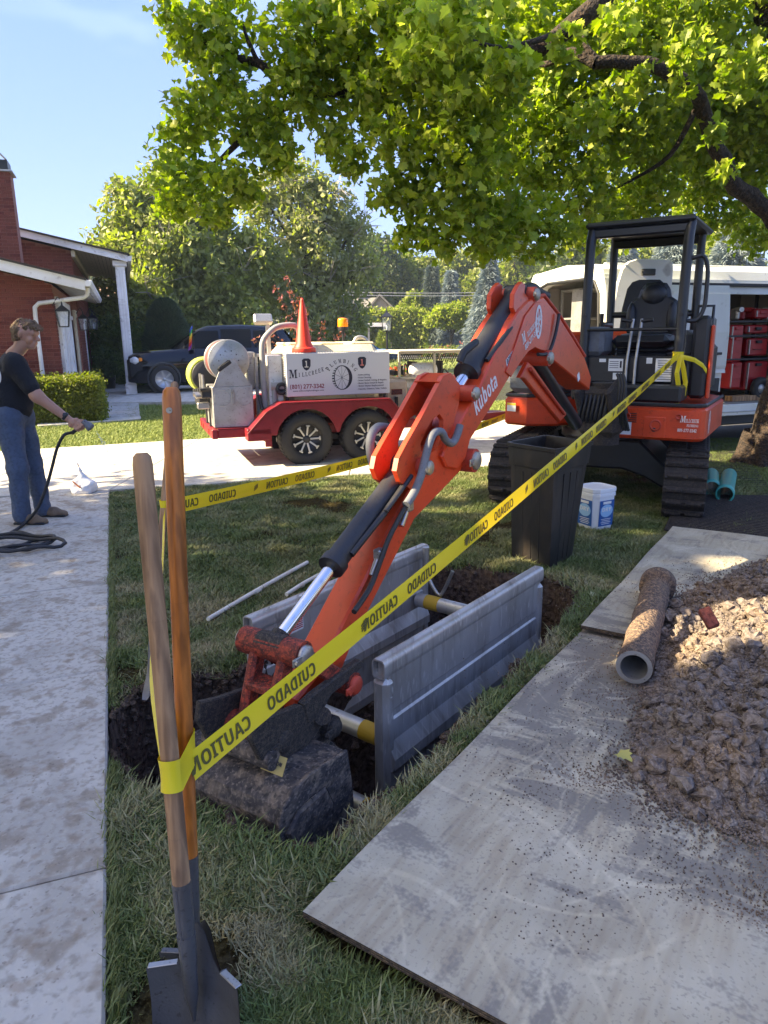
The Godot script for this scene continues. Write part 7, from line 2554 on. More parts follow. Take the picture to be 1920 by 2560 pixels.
func make_van() -> void:
	var V0 := onp(1505, 1000, Vector3(4.92, 0, -10.1), TD)
	V0.y = 0.0
	var vp := func(s: float, y: float, d: float) -> Vector3: return V0 + TE * s + TD * d + Vector3.UP * y
	var vs := func(x: float, y: float, d: float) -> Vector2:
		var p := onp(x, y, V0 + TD * d, TD) - V0
		return Vector2(p.dot(TE), p.y)
	var vbox := func(st: SurfaceTool, s0: float, s1: float, y0: float, y1: float, d0: float, d1: float, bev: float) -> void:
		box(st, vp.call((s0 + s1) / 2, (y0 + y1) / 2, (d0 + d1) / 2), Vector3(s1 - s0, y1 - y0, d1 - d0), Basis(TE, Vector3.UP, -TD), bev)
	var v := thing("cargo_van", "white high-roofed cargo van with rear and sliding doors open", "van", V0 + TE * 2.5 + TD)
	var W := 1.92
	var H := 2.46
	var op0: float = vs.call(1812, 850, 0.0).x
	var op1 := op0 + 1.25
	# wall sections swept along the van: (depth, height)
	var lower := [Vector2(0.03, 0.50), Vector2(0.0, 0.66), Vector2(0.0, 1.05), Vector2(0.012, 1.10), Vector2(0.0, 1.15), Vector2(0.0, 1.6), Vector2(0.05, 2.1), Vector2(0.10, 2.28)]
	var wall := func(st: SurfaceTool, sec: Array, s0: float, s1: float, mirror: bool) -> void:
		var poly := []
		for p in sec: poly.append(Vector2(W - p.x if mirror else p.x, p.y))
		for i in range(sec.size() - 1, -1, -1): poly.append(Vector2(W - sec[i].x - 0.05 if mirror else sec[i].x + 0.05, sec[i].y))
		prism(st, poly, V0, TD, Vector3.UP, TE, s0, s1, 0.0)
	var st := S()
	wall.call(st, lower, 0.12, op0, false)
	wall.call(st, lower, op1, 5.4, false)
	put(st, "side_wall", M.van_white, v)
	st = S()
	wall.call(st, lower, 0.12, 5.4, true)
	put(st, "far_wall", M.van_white, v)
	st = S()
	var rf := []
	for p in [[0.10, 2.282], [0.15, 2.40], [0.26, H], [0.96, H + 0.05], [1.66, H], [1.77, 2.40], [1.82, 2.282]]: rf.append(Vector2(p[0], p[1]))
	for p in [[1.76, 2.282], [1.70, 2.36], [1.64, 2.41], [0.96, H - 0.01], [0.28, 2.41], [0.22, 2.36], [0.16, 2.282]]: rf.append(Vector2(p[0], p[1]))
	prism(st, rf, V0, TD, Vector3.UP, TE, 0.0, 5.6, 0.0)
	for i in 5: vbox.call(st, 0.3, 5.0, H + 0.035, H + 0.055, 0.5 + i * 0.22, 0.56 + i * 0.22, 0.008)
	put(st, "roof", M.van_white, v)
	# rear frame with a rounded opening
	st = S()
	var outer := [Vector2(0.02, 0.48), Vector2(0.0, 0.7), Vector2(0.0, 1.6), Vector2(0.05, 2.1), Vector2(0.12, 2.34), Vector2(0.28, 2.455), Vector2(0.96, 2.50), Vector2(1.64, 2.455), Vector2(1.80, 2.34), Vector2(1.87, 2.1), Vector2(1.92, 1.6), Vector2(1.92, 0.7), Vector2(1.90, 0.48)]
	var inner := [Vector2(0.16, 0.62), Vector2(0.15, 1.6), Vector2(0.20, 2.1), Vector2(0.30, 2.25), Vector2(0.5, 2.30), Vector2(1.42, 2.30), Vector2(1.62, 2.25), Vector2(1.72, 2.1), Vector2(1.77, 1.6), Vector2(1.76, 0.62)]
	var keyed := []
	for i in outer.size(): keyed.append(outer[i])
	keyed.append(outer[0])
	for i in inner.size(): keyed.append(inner[i] if i == 0 else inner[inner.size() - i] if false else inner[i])
	keyed.append(inner[0])
	# the bridge runs outer 0 -> inner 0; the inner ring has to turn the other way
	keyed = []
	for p in outer: keyed.append(p)
	keyed.append(outer[0])
	keyed.append(inner[0])
	for i in range(inner.size() - 1, -1, -1): keyed.append(inner[i])
	prism(st, keyed, V0, TD, Vector3.UP, TE, 0.0, 0.14, 0.0)
	put(st, "rear_frame", M.van_white, v)
	st = S()
	var gk := []
	for p in inner: gk.append(V0 + TD * p.x + Vector3.UP * p.y - TE * 0.004)
	tube(st, gk, 0.022, 6, false, true)
	put(st, "door_seal", M.hose, v)
	# floor, bumper, underside, inside lining
	st = S()
	vbox.call(st, 0.02, 5.2, 0.52, 0.62, 0.06, 1.86, 0.0)
	put(st, "floor", M.van_inside, v)
	st = S()
	vbox.call(st, 0.2, 5.2, 0.62, 2.26, 1.72, 1.80, 0.0)
	vbox.call(st, 3.9, 3.96, 0.62, 2.26, 0.1, 1.80, 0.0)
	put(st, "lining", M.van_inside, v)
	st = S()
	vbox.call(st, -0.12, 0.06, 0.46, 0.62, 0.04, 1.88, 0.03)
	put(st, "bumper", M.van_plastic, v)
	st = S()
	vbox.call(st, 0.3, 5.2, 0.28, 0.50, 0.2, 1.7, 0.02)
	vbox.call(st, 0.13, op0 - 0.03, 0.66, 0.98, -0.014, 0.02, 0.008)
	put(st, "cladding", M.van_plastic, v)
	st = S()
	vbox.call(st, 0.13, 5.3, 0.44, 0.60, 0.005, 0.06, 0.01)
	put(st, "sill", M.van_white, v)
	# sliding door pushed back along the side, its rail, handle
	st = S()
	var dr := []
	for p in lower.slice(2): dr.append(Vector2(p.x - 0.05, p.y))
	for i in range(lower.size() - 1, 1, -1): dr.append(Vector2(lower[i].x - 0.012, lower[i].y))
	prism(st, dr, V0, TD, Vector3.UP, TE, op0 - 1.22, op0 + 0.02, 0.004)
	var sd := put(st, "sliding_door", M.van_white, v)
	var hd: Vector2 = vs.call(1790, 884, -0.06)
	st = S()
	vbox.call(st, hd.x - 0.09, hd.x + 0.09, hd.y - 0.018, hd.y + 0.018, -0.085, -0.06, 0.008)
	put(st, "handle", M.van_plastic, sd)
	st = S()
	vbox.call(st, op0 - 1.2, op1 + 0.2, 2.20, 2.24, 0.03, 0.09, 0.004)
	put(st, "door_rail", M.hose, v)
	st = S()
	wall.call(st, lower.slice(6), op0, op1, false)
	vbox.call(st, op0 - 0.02, op0 + 0.02, 0.6, 2.25, 0.06, 0.14, 0.004)
	put(st, "door_header", M.van_white, v)
	st = S()
	for i in 3: vbox.call(st, op0, op1, 0.49 + i * 0.035, 0.505 + i * 0.035, -0.01 + i * 0.02, 0.05 + i * 0.02, 0.003)
	put(st, "step", M.galvanised, v)
	# rear doors
	for k in 2:
		var hinge: Vector3 = vp.call(0.02, 0, -0.03) if k == 0 else vp.call(0.02, 0, W + 0.03)
		var xd := (TE * 0.97 - TD * 0.24).normalized() if k == 0 else (TE * 0.8 + TD * 0.6).normalized()
		var zd := Vector3.UP.cross(xd) if k == 1 else xd.cross(Vector3.UP)
		st = S()
		prism(st, [Vector2(0, 0.62), Vector2(0.78, 0.62), Vector2(0.78, 2.38), Vector2(0.765, 2.46), Vector2(0.70, 2.50), Vector2(0.30, 2.50), Vector2(0.19, 2.47), Vector2(0.11, 2.38), Vector2(0.06, 2.2), Vector2(0.02, 1.9), Vector2(0, 1.6)], hinge, xd, Vector3.UP, zd, -0.03, 0.03, 0.012)
		var d := put(st, "rear_door", M.van_white, v)
		st = S()
		prism(st, [Vector2(0.10, 1.30), Vector2(0.66, 1.30), Vector2(0.68, 2.14), Vector2(0.665, 2.21), Vector2(0.61, 2.25), Vector2(0.34, 2.25), Vector2(0.25, 2.22), Vector2(0.19, 2.14), Vector2(0.14, 1.9)], hinge, xd, Vector3.UP, zd, -0.036, 0.036, 0.004)
		put(st, "window", M.glass_dark, d)
		st = S()
		for y in [0.9, 2.34]: box(st, hinge + xd * 0.45 + Vector3.UP * y + zd * (0.04 if k == 1 else 0.04), Vector3(0.18, 0.08, 0.03), Basis(xd, Vector3.UP, zd), 0.01)
		put(st, "latch", M.van_plastic, d)
	st = S()
	var wq: Vector2 = vs.call(1684, 796, 0.0)
	words(st, "NG", vp.call(wq.x, wq.y, -0.052), TE, Vector3.UP, 0.20, 0.12)
	words(st, "ES", vp.call(wq.x, wq.y - 0.20, -0.052), TE, Vector3.UP, 0.18, 0.12)
	put(st, "lettering", M.ink, v)
	# front end, out of the picture
	st = S()
	prism(st, [Vector2(5.4, 0.45), Vector2(6.25, 0.45), Vector2(6.3, 1.0), Vector2(6.0, 1.2), Vector2(5.55, 2.3), Vector2(5.4, 2.42)], V0, TE, Vector3.UP, TD, 0.02, W - 0.02, 0.06)
	put(st, "nose", M.van_white, v)
	for a in [[1.15, 0.0], [5.2, 0.0], [1.15, W], [5.2, W]]: wheel(v, vp.call(a[0], 0.36, a[1] - (0.01 if a[1] < 1.0 else -0.01)), -TD if a[1] < 1.0 else TD, 0.36, 0.23, 0.21, 8, M.alloy)
	# gear seen through the rear opening
	for a in [["tool_rack", "metal shelf rack with hanging tools inside the van's rear", "rack", 0.5], ["equipment_case", "grey equipment case standing in the van's rear opening", "case", 0.28]]:
		st = S()
		if a[0] == "tool_rack":
			for y in [0.9, 1.35, 1.8, 2.2]: vbox.call(st, 0.4, 1.9, y, y + 0.03, 1.2, 1.7, 0.003)
			for s in [0.4, 1.86]:
				for d in [1.2, 1.66]: vbox.call(st, s, s + 0.04, 0.62, 2.24, d, d + 0.04, 0.003)
			vbox.call(st, 0.3, 0.34, 0.62, 2.2, 0.95, 1.25, 0.003)
			for i in 8: tube(st, arc_pts(vp.call(0.3, 1.62 - 0.02 * i, 0.8 + i * 0.1), [vp.call(0.27, 1.4, 0.82 + i * 0.1)], vp.call(0.29, 1.15 + 0.03 * i, 0.8 + i * 0.1), 6), 0.016, 6)
		else:
			vbox.call(st, 0.25, 0.75, 0.62, 1.12, 0.35, 0.95, 0.06)
			vbox.call(st, 0.28, 0.72, 1.12, 1.2, 0.4, 0.9, 0.03)
		var o := one(st, a[0], M.galvanised, a[1], a[2])
	st = S()
	for i in 3: tube(st, arc_pts(vp.call(0.22, 1.5, 0.95 + i * 0.05), [vp.call(0.18, 1.3, 0.98 + i * 0.04)], vp.call(0.2, 1.0, 0.93 + i * 0.07), 8), 0.018, 6)
	one(st, "red_cable", M.cone_red, "loops of red cable hanging in the van's rear opening", "cable")
	# red tool boxes behind the sliding door, and what lies round them
	var k := 0
	for b in [[1826, 812, 1862, 850, "narrow red tool box on the van shelf beside the drawers"], [1868, 812, 1925, 834, "shallow red tool box with black catch, top of the right stack"], [1824, 838, 1860, 905, "tall red tool box standing under the narrow box"], [1868, 845, 1925, 890, "deep red tool box with white edge in the right stack"], [1822, 905, 1858, 972, "large red tool box on the van floor under the tall box"], [1862, 902, 1925, 976, "largest red tool box on the van floor with silver hinge strip"], [1888, 772, 1925, 796, "small red tool bag on the upper van shelf"]]:
		var p0: Vector2 = vs.call(b[0], b[3], 0.28)
		var p1: Vector2 = vs.call(b[2], b[1], 0.28)
		var o := thing("tool_box", b[4], "tool box", vp.call((p0.x + p1.x) / 2, p0.y, 0.45), "red tool boxes in the van")
		st = S()
		vbox.call(st, p0.x, p1.x, p0.y, p1.y, 0.28 + 0.02 * (k % 2), 0.75, 0.02)
		put(st, "case", M.box_red, o)
		st = S()
		vbox.call(st, p0.x + 0.015, p0.x + 0.03, p0.y + 0.02, p1.y - 0.02, 0.27, 0.30, 0.003)
		put(st, "edge_strip", M.galvanised, o)
		st = S()
		vbox.call(st, (p0.x + p1.x) / 2 - 0.05, (p0.x + p1.x) / 2 + 0.05, p1.y - 0.07, p1.y - 0.03, 0.265, 0.30, 0.006)
		vbox.call(st, (p0.x + p1.x) / 2 - 0.09, (p0.x + p1.x) / 2 + 0.09, p0.y + (p1.y - p0.y) * 0.35, p0.y + (p1.y - p0.y) * 0.38, 0.272, 0.29, 0.002)
		put(st, "catch", M.hose if k % 2 else M.box_red, o)
		k += 1
	st = S()
	for yy in [804, 840, 898]:
		var p: Vector2 = vs.call(1850, yy, 0.3)
		vbox.call(st, op0 + 0.05, op1 + 0.3, p.y - 0.012, p.y + 0.012, 0.26, 0.95, 0.003)
	for s in [op0 + 0.05, op0 + 0.72, op1 + 0.2]: vbox.call(st, s, s + 0.03, 0.62, 2.2, 0.9, 0.95, 0.003)
	one(st, "van_shelf", M.dark_steel, "dark metal shelving inside the van's sliding door", "shelf")
	for i in 7:
		st = S()
		var p: Vector2 = vs.call(1830 + i * 14, 800, 0.5)
		var c: Vector3 = vp.call(p.x, p.y + 0.08, 0.45 + 0.06 * (i % 3))
		box(st, c, Vector3(0.06, 0.16, 0.2), Basis(Vector3.UP, i * 0.9), 0.02)
		cyl(st, c + Vector3.UP * 0.06, c + Vector3.UP * 0.06 + Basis(Vector3.UP, i * 0.9) * Vector3(0, 0, 0.18), 0.035)
		one(st, "power_drill", M.box_red if i % 2 else M.galvanised, "red power drill in the heap on the van shelf" if i % 2 else "silver power tool in the heap on the van shelf", "power tool", "power tools on the van shelf")
	for i in 2:
		var p: Vector2 = vs.call(1845 + i * 45, 987, 0.2)
		st = S()
		vbox.call(st, p.x - 0.14, p.x + 0.22, 0.622, 0.70, 0.16, 0.30, 0.004)
		one(st, "wood_block", M.old_wood, "short pale timber block on the van floor under the %s boxes" % ["left", "right"][i] if false else ["short pale timber block on the van floor below the large tool box", "short pale timber block on the van floor below the largest tool box"][i], "timber")
	var hw: Vector2 = vs.call(1902, 955, 0.2)
	var hc: Vector3 = vp.call(hw.x, 0.62 + 0.17, 0.2)
	var ht := thing("hand_truck_wheel", "small black rubber wheel of a hand truck on the van floor", "wheel", hc - Vector3.UP * 0.17)
	st = S()
	lathe(st, hc, -TD, [[0.06, 0.0], [0.07, 0.03], [0.13, 0.045], [0.165, 0.02], [0.165, -0.03], [0.06, -0.05]], 24)
	put(st, "tyre", M.tire, ht)
	st = S()
	lathe(st, hc, -TD, [[0.062, -0.04], [0.062, 0.02], [0.02, 0.03], [0.0, 0.03]], 14)
	put(st, "rim", M.galvanised, ht)

# ---------------------------------------------------------------- cars
func section_loft(st: SurfaceTool, o: Vector3, a: Vector3, out: Vector3, rows: Array) -> void:     # rows of [t, points (half width, height) from the sill up to the middle]
	st.set_smooth_group(1)
	for i in rows.size() - 1:
		var A: Array = rows[i][1]
		var B: Array = rows[i + 1][1]
		for s in [1.0, -1.0]:
			for k in A.size() - 1:
				var p := func(r: Array, j: int, t: float) -> Vector3: return o + a * t + out * (r[j][0] * s) + Vector3.UP * r[j][1]
				var q := [p.call(A, k, rows[i][0]), p.call(A, k + 1, rows[i][0]), p.call(B, k + 1, rows[i + 1][0]), p.call(B, k, rows[i + 1][0])]
				oquad(st, q[0], q[1], q[2], q[3], o + a * (rows[i][0] + rows[i + 1][0]) / 2 + Vector3.UP * 0.5)
	st.set_smooth_group(-1)
	for e in [0, rows.size() - 1]:
		var A: Array = rows[e][1]
		var c: Vector3 = o + a * rows[e][0] + Vector3.UP * A[0][1]
		for s in [1.0, -1.0]:
			for k in A.size() - 1: otri(st, c, o + a * rows[e][0] + out * A[k][0] * s + Vector3.UP * A[k][1], o + a * rows[e][0] + out * A[k + 1][0] * s + Vector3.UP * A[k + 1][1], o + a * 2.0 + Vector3.UP * 0.6)
func car(called: String, label: String, o: Vector3, a: Vector3, out: Vector3, k: float, body: Material, detailed: bool, h := 1.0) -> Node3D:     # o: ground under the nose, a: nose to tail
	var t := thing(called, label, "car", o + a * 2.4 * k)
	var hw := 0.96 * k
	var rows := []
	for r in [[0.0, 0.34, 0.92, 0.80], [0.06, 0.30, 0.98, 0.88], [0.25, 0.28, 1.06, 0.96], [0.7, 0.27, 1.11, 1.0], [1.35, 0.27, 1.15, 1.0], [1.6, 0.27, 1.17, 1.0], [2.6, 0.27, 1.17, 1.0], [3.6, 0.27, 1.18, 1.0], [4.6, 0.30, 1.18, 0.98], [4.9, 0.36, 1.12, 0.92], [4.96, 0.42, 1.0, 0.84]]:
		var w: float = hw * r[3]
		var y0: float = r[1] * k * h
		var y1: float = r[2] * k * h
		rows.append([r[0] * k, [[w * 0.93, y0], [w, y0 + 0.14 * k], [w, y0 + (y1 - y0) * 0.55], [w * 0.985, y1 - 0.06 * k], [w * 0.90, y1], [w * 0.5, y1 + 0.03 * k], [0.0, y1 + 0.04 * k]]])
	var st := S()
	section_loft(st, o, a, out, rows)
	var bd := put(st, "body", body, t)
	rows = []
	for r in [[1.25, 1.14, 1.16, 0.86, 0.86], [1.95, 1.15, 1.66, 0.87, 0.72], [2.25, 1.15, 1.76, 0.88, 0.70], [3.2, 1.15, 1.79, 0.88, 0.70], [4.2, 1.15, 1.74, 0.87, 0.68], [4.45, 1.15, 1.68, 0.86, 0.66], [4.82, 1.13, 1.18, 0.84, 0.80]]:
		rows.append([r[0] * k, [[hw * r[3], r[1] * k * h], [hw * r[4], r[2] * k * h - 0.05 * k], [hw * r[4] * 0.88, r[2] * k * h], [0.0, r[2] * k * h + 0.025 * k]]])
	st = S()
	section_loft(st, o, a, out, rows)
	put(st, "cabin", body, t)
	st = S()
	var side := func(tt: float, y: float, f: float) -> Vector3:        # a point on the leaning side glass, f from belt to roof
		return o + a * tt * k + out * (hw * lerpf(0.885, 0.72, f) + 0.012) + Vector3.UP * lerpf(1.17, y, f) * k * h
	for w in [[1.55, 2.0, 2.55, 2.55, 1.64], [2.62, 2.62, 3.48, 3.48, 1.68], [3.56, 3.56, 4.42, 4.22, 1.64]]:
		for s in [1.0, -1.0]:
			var q := [side.call(w[0], w[4], 0.03), side.call(w[3] if w[0] > 3.5 else w[2], w[4], 0.03), side.call(w[2] if w[0] < 3.5 else w[3], w[4], 0.98), side.call(w[1], w[4], 0.98)]
			if w[0] > 3.5: q = [side.call(w[0], w[4], 0.03), side.call(w[2], w[4], 0.03), side.call(w[3], w[4], 0.98), side.call(w[1], w[4], 0.98)]
			for i in 4: q[i] = q[i] if s > 0 else q[i] - out * 2.0 * (q[i] - o).dot(out)
			oquad(st, q[0], q[1], q[2], q[3], o + a * 2.4 * k + Vector3.UP)
	put(st, "side_window", M.glass_dark, t)
	st = S()
	for s in [[1.22, 1.17, 1.93, 1.63, 0.80, 0.66], [4.86, 1.2, 4.5, 1.62, 0.78, 0.62]]:
		var lift := Vector3.UP * 0.03 * k + a * (-0.02 if s[0] < 2.0 else 0.02) * k
		oquad(st, o + a * s[0] * k + out * hw * s[4] + Vector3.UP * s[1] * k * h + lift, o + a * s[0] * k - out * hw * s[4] + Vector3.UP * s[1] * k * h + lift, o + a * s[2] * k - out * hw * s[5] + Vector3.UP * s[3] * k * h + lift, o + a * s[2] * k + out * hw * s[5] + Vector3.UP * s[3] * k * h + lift, o + a * 2.8 * k)
	put(st, "windscreen", M.glass_dark, t)
	st = S()
	for tt in [0.95, 3.95]:
		for s in [1.0, -1.0]: lathe(st, o + a * tt * k + out * s * (hw - 0.06) + Vector3.UP * 0.40 * k, out * s, [[0.46 * k, -0.2], [0.46 * k, 0.072], [0.405 * k, 0.076], [0.405 * k, -0.2]], 26)
	put(st, "wheel_arch", M.van_plastic, t)
	for tt in [0.95, 3.95]:
		for s in [1.0, -1.0]: wheel(t, o + a * tt * k + out * s * (hw + 0.07) + Vector3.UP * 0.385 * k, out * s, 0.385 * k, 0.24, 0.25 * k, 6, M.alloy, true)
	for s in [1.0, -1.0]:
		st = S()
		box(st, o + a * 0.15 * k + out * s * hw * 0.80 + Vector3.UP * 0.88 * k * h, Vector3(0.44, 0.20, 0.2) * k, turn(out * s * 0.75 - a), 0.06)
		var hl := put(st, "headlight", M.lens, t)
		st = S()
		box(st, o + a * 4.84 * k + out * s * hw * 0.86 + Vector3.UP * 0.98 * k * h, Vector3(0.16, 0.28, 0.2) * k, turn(out), 0.03)
		put(st, "tail_light", M.tail_red, t)
		if detailed:
			st = S()
			box(st, o + a * 0.36 * k + out * s * (hw * 0.955) + Vector3.UP * 0.90 * k * h, Vector3(0.10, 0.10, 0.05) * k, turn(out * s), 0.02)
			put(st, "amber_lens", M.amber, hl)
			st = S()
			box(st, o + a * 1.75 * k + out * s * (hw + 0.10) + Vector3.UP * 1.22 * k * h, Vector3(0.14, 0.14, 0.2) * k, turn(out), 0.04)
			put(st, "mirror", body, t)
			st = S()
			for d in [2.55, 3.5]: bar(st, o + a * (d - 0.14) * k + out * s * (hw + 0.012) + Vector3.UP * 1.0 * k, o + a * (d + 0.1) * k + out * s * (hw + 0.012) + Vector3.UP * 1.0 * k, 0.02, 0.03, 0.006)
			put(st, "door_handle", body, t)
	st = S()
	box(st, o + a * 0.02 * k + Vector3.UP * 0.72 * k * h, Vector3(1.15, 0.34, 0.08) * k, turn(-a), 0.03)
	box(st, o + a * 0.06 * k + Vector3.UP * 0.40 * k * h, Vector3(1.5, 0.2, 0.14) * k, turn(-a), 0.03)
	put(st, "grille", M.van_plastic, t)
	return t
func make_cars() -> void:
	var w := gp(415, 983, 0.04)
	w.y = 0.045
	car("dark_suv", "glossy black sport utility car parked nose-in by the porch", w - TE * 1.0 + TD * 1.0, TE, -TD, 1.04, M.car_black, true, 1.04)
	var j := gp(1000, 876)
	j = atz(985, 876, -76)
	car("white_suv", "white sport utility car parked at the house across the street", Vector3(j.x + 4.8, 0.01, -76), Vector3(-0.98, 0, 0.2), Vector3(0.2, 0, 0.98), 0.95, M.car_white, false)
	var b := atz(905, 876, -46)
	car("blue_car", "blue car mostly hidden behind the cream tank", Vector3(b.x + 2.2, 0.0, -46), Vector3(-1, 0, 0), Vector3(0, 0, 1), 0.85, M.car_blue, false, 0.82)

# ---------------------------------------------------------------- shrubs by the house
func leafy(called: String, label: String, category: String, at: Vector3, pts: Array, size: float, ca: Color, cb: Color, mesh: ArrayMesh = null, group := "") -> Node3D:
	var t := thing(called, label, category, at, group)
	var xs := []
	var cs := []
	for p in pts:
		xs.append(leaf_xf(p, size, 0.9))
		cs.append(shade_col(ca, cb))
	scatter("foliage", sprig if mesh == null else mesh, xs, cs, M.leaf, t)
	return t
func make_shrubs() -> void:
	var small := sprig_shape(10, 0.05, 0.055, 0.036, 15)
	# boxed hedge in front of the gable
	var s0 := -2.4
	var s1 := 0.72
	var pts := []
	for i in 9500:
		var s := rng.randf_range(s0, s1)
		var y := rng.randf_range(0.03, 0.80)
		var d := rng.randf_range(-1.62, -0.55)
		match rng.randi() % 4:
			0, 1: d = -1.62 + absf(rng.randfn()) * 0.04
			2: y = 0.80 - absf(rng.randfn()) * 0.04
			3: s = s1 - absf(rng.randfn()) * 0.04
		pts.append(hp(s, y + 0.03 * lump.get_noise_2d(s * 6.0, d * 6.0), d))
	var hg := leafy("box_hedge", "neatly boxed low hedge with yellow-green tips below the brick gable", "hedge", hp(-0.5, 0, -1.1), pts, 1.0, Color(0.14, 0.17, 0.025), Color(0.30, 0.30, 0.04), small)
	var st := S()
	for i in 26:
		var q := hp(lerpf(s0, s1 - 0.1, (i + 0.5) / 26.0), 0.0, -1.1)
		for k in 4: tube(st, [q, q + Vector3(rng.randfn() * 0.1, 0.35, rng.randfn() * 0.2), q + Vector3(rng.randfn() * 0.2, 0.7, rng.randfn() * 0.35)], [0.014, 0.009, 0.004], 5, false)
	put(st, "branches", M.bark, hg).set_meta("kind", "stuff")
	# dwarf spruce cone
	var top := atz(410, 752, -25.5)
	conifer("cone_spruce", "dense dark green cone-shaped spruce beside the dark car's bonnet", Vector3(top.x, 0, top.z), top.y, 1.02, 9000, Color(0.035, 0.07, 0.035), Color(0.07, 0.115, 0.05), 0.75, "", true, "shrub")
	# dark bush and golden shrub by the porch
	pts = []
	var c := hp(1.1, 1.0, 11.5)
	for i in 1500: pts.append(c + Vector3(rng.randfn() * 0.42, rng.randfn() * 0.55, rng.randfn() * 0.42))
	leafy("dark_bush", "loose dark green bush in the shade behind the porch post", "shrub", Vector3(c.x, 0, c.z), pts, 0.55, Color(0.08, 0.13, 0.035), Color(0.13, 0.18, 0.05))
	pts = []
	c = hp(1.5, 0.35, 12.2)
	for i in 500: pts.append(c + Vector3(rng.randfn() * 0.35, absf(rng.randfn()) * 0.3 - 0.2, rng.randfn() * 0.3))
	leafy("golden_shrub", "small bright yellow-green shrub catching sun behind the porch", "shrub", Vector3(c.x, 0, c.z), pts, 0.5, Color(0.34, 0.34, 0.05), Color(0.5, 0.48, 0.08))
	# potted plant
	c = hp(0.75, 0.0, 8.6)
	var pot := thing("potted_plant", "leafy plant in a tall dark pot beside the front door", "potted plant", c)
	st = S()
	lathe(st, c, Vector3.UP, [[0.0, 0.0], [0.15, 0.0], [0.22, 0.5], [0.24, 0.52], [0.22, 0.55], [0.0, 0.5]], 18)
	put(st, "pot", M.black, pot)
	var xs := []
	var cs := []
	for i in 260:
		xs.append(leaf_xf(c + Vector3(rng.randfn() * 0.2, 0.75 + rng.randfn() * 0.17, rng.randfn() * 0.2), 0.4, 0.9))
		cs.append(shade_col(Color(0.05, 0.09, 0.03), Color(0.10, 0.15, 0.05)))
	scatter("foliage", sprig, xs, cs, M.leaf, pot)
	# red-leaved sapling behind the trailer
	c = gp(790, 1075)
	c = Vector3(atz(790, 900, -13.2).x, 0, -13.2)
	var sp := thing("red_sapling", "thin sapling with dusty red leaves behind the trailer", "tree", c)
	xs = []; cs = []
	for b in [[690, 720], [720, 700], [760, 780], [680, 840], [805, 810], [745, 745], [850, 830], [700, 860], [640, 850]]:
		var e := atz(b[0], b[1], -13.2 + rng.randfn() * 0.15)
		var m := c.lerp(e, 0.45) + Vector3(0, 0.35, 0)
		var path := arc_pts(c, [m], e, 14)
		st = S()
		tube(st, path, 0.009, 5)
		put(st, "stem", M.bark, sp)
		for i in range(6, 15):
			for k in 7:
				xs.append(leaf_xf(path[i] + Vector3(rng.randfn(), rng.randfn(), rng.randfn()) * 0.045, 0.062, 0.9))
				cs.append(shade_col(Color(0.30, 0.07, 0.10), Color(0.48, 0.18, 0.20)))
	var leaf1 := sprig_shape(2, 0.3, 1.0, 0.45, 31)
	scatter("foliage", leaf1, xs, cs, M.leaf, sp)
	# rainbow flag
	var fz := -19.6
	var fo := atz(473, 880, fz)
	var fl := thing("rainbow_flag", "small rainbow striped flag on a stick by the dark car's windscreen", "flag", Vector3(fo.x, 0.045, fz))
	st = S()
	var ft := atz(481, 808, fz)
	cyl(st, Vector3(ft.x, 0.045, fz), ft, 0.008, -1, 6)
	put(st, "stick", M.bark, fl)
	var cols := [L(0.25, 0.05, 0.35), L(0.03, 0.08, 0.45), L(0.02, 0.30, 0.10), L(0.75, 0.60, 0.05), L(0.75, 0.25, 0.02), L(0.60, 0.02, 0.03)]
	for i in 6:
		st = S()
		for k in 4:
			var u0 := k / 4.0
			var u1 := (k + 1) / 4.0
			var P := func(u: float, v: float) -> Vector3: return ft + Vector3(-0.10 * u - 0.05 * v, -0.06 - v * 0.55 - u * 0.10, 0.05 * sin(u * 5.0 + v * 2.0))
			quad(st, P.call(u1, i / 6.0), P.call(u0, i / 6.0), P.call(u0, (i + 1) / 6.0), P.call(u1, (i + 1) / 6.0))
		put(st, "stripe", mat("flag%d" % i, cols[5 - i] if false else cols[[1, 2, 3, 4, 5, 0][i]], 0.8), fl)
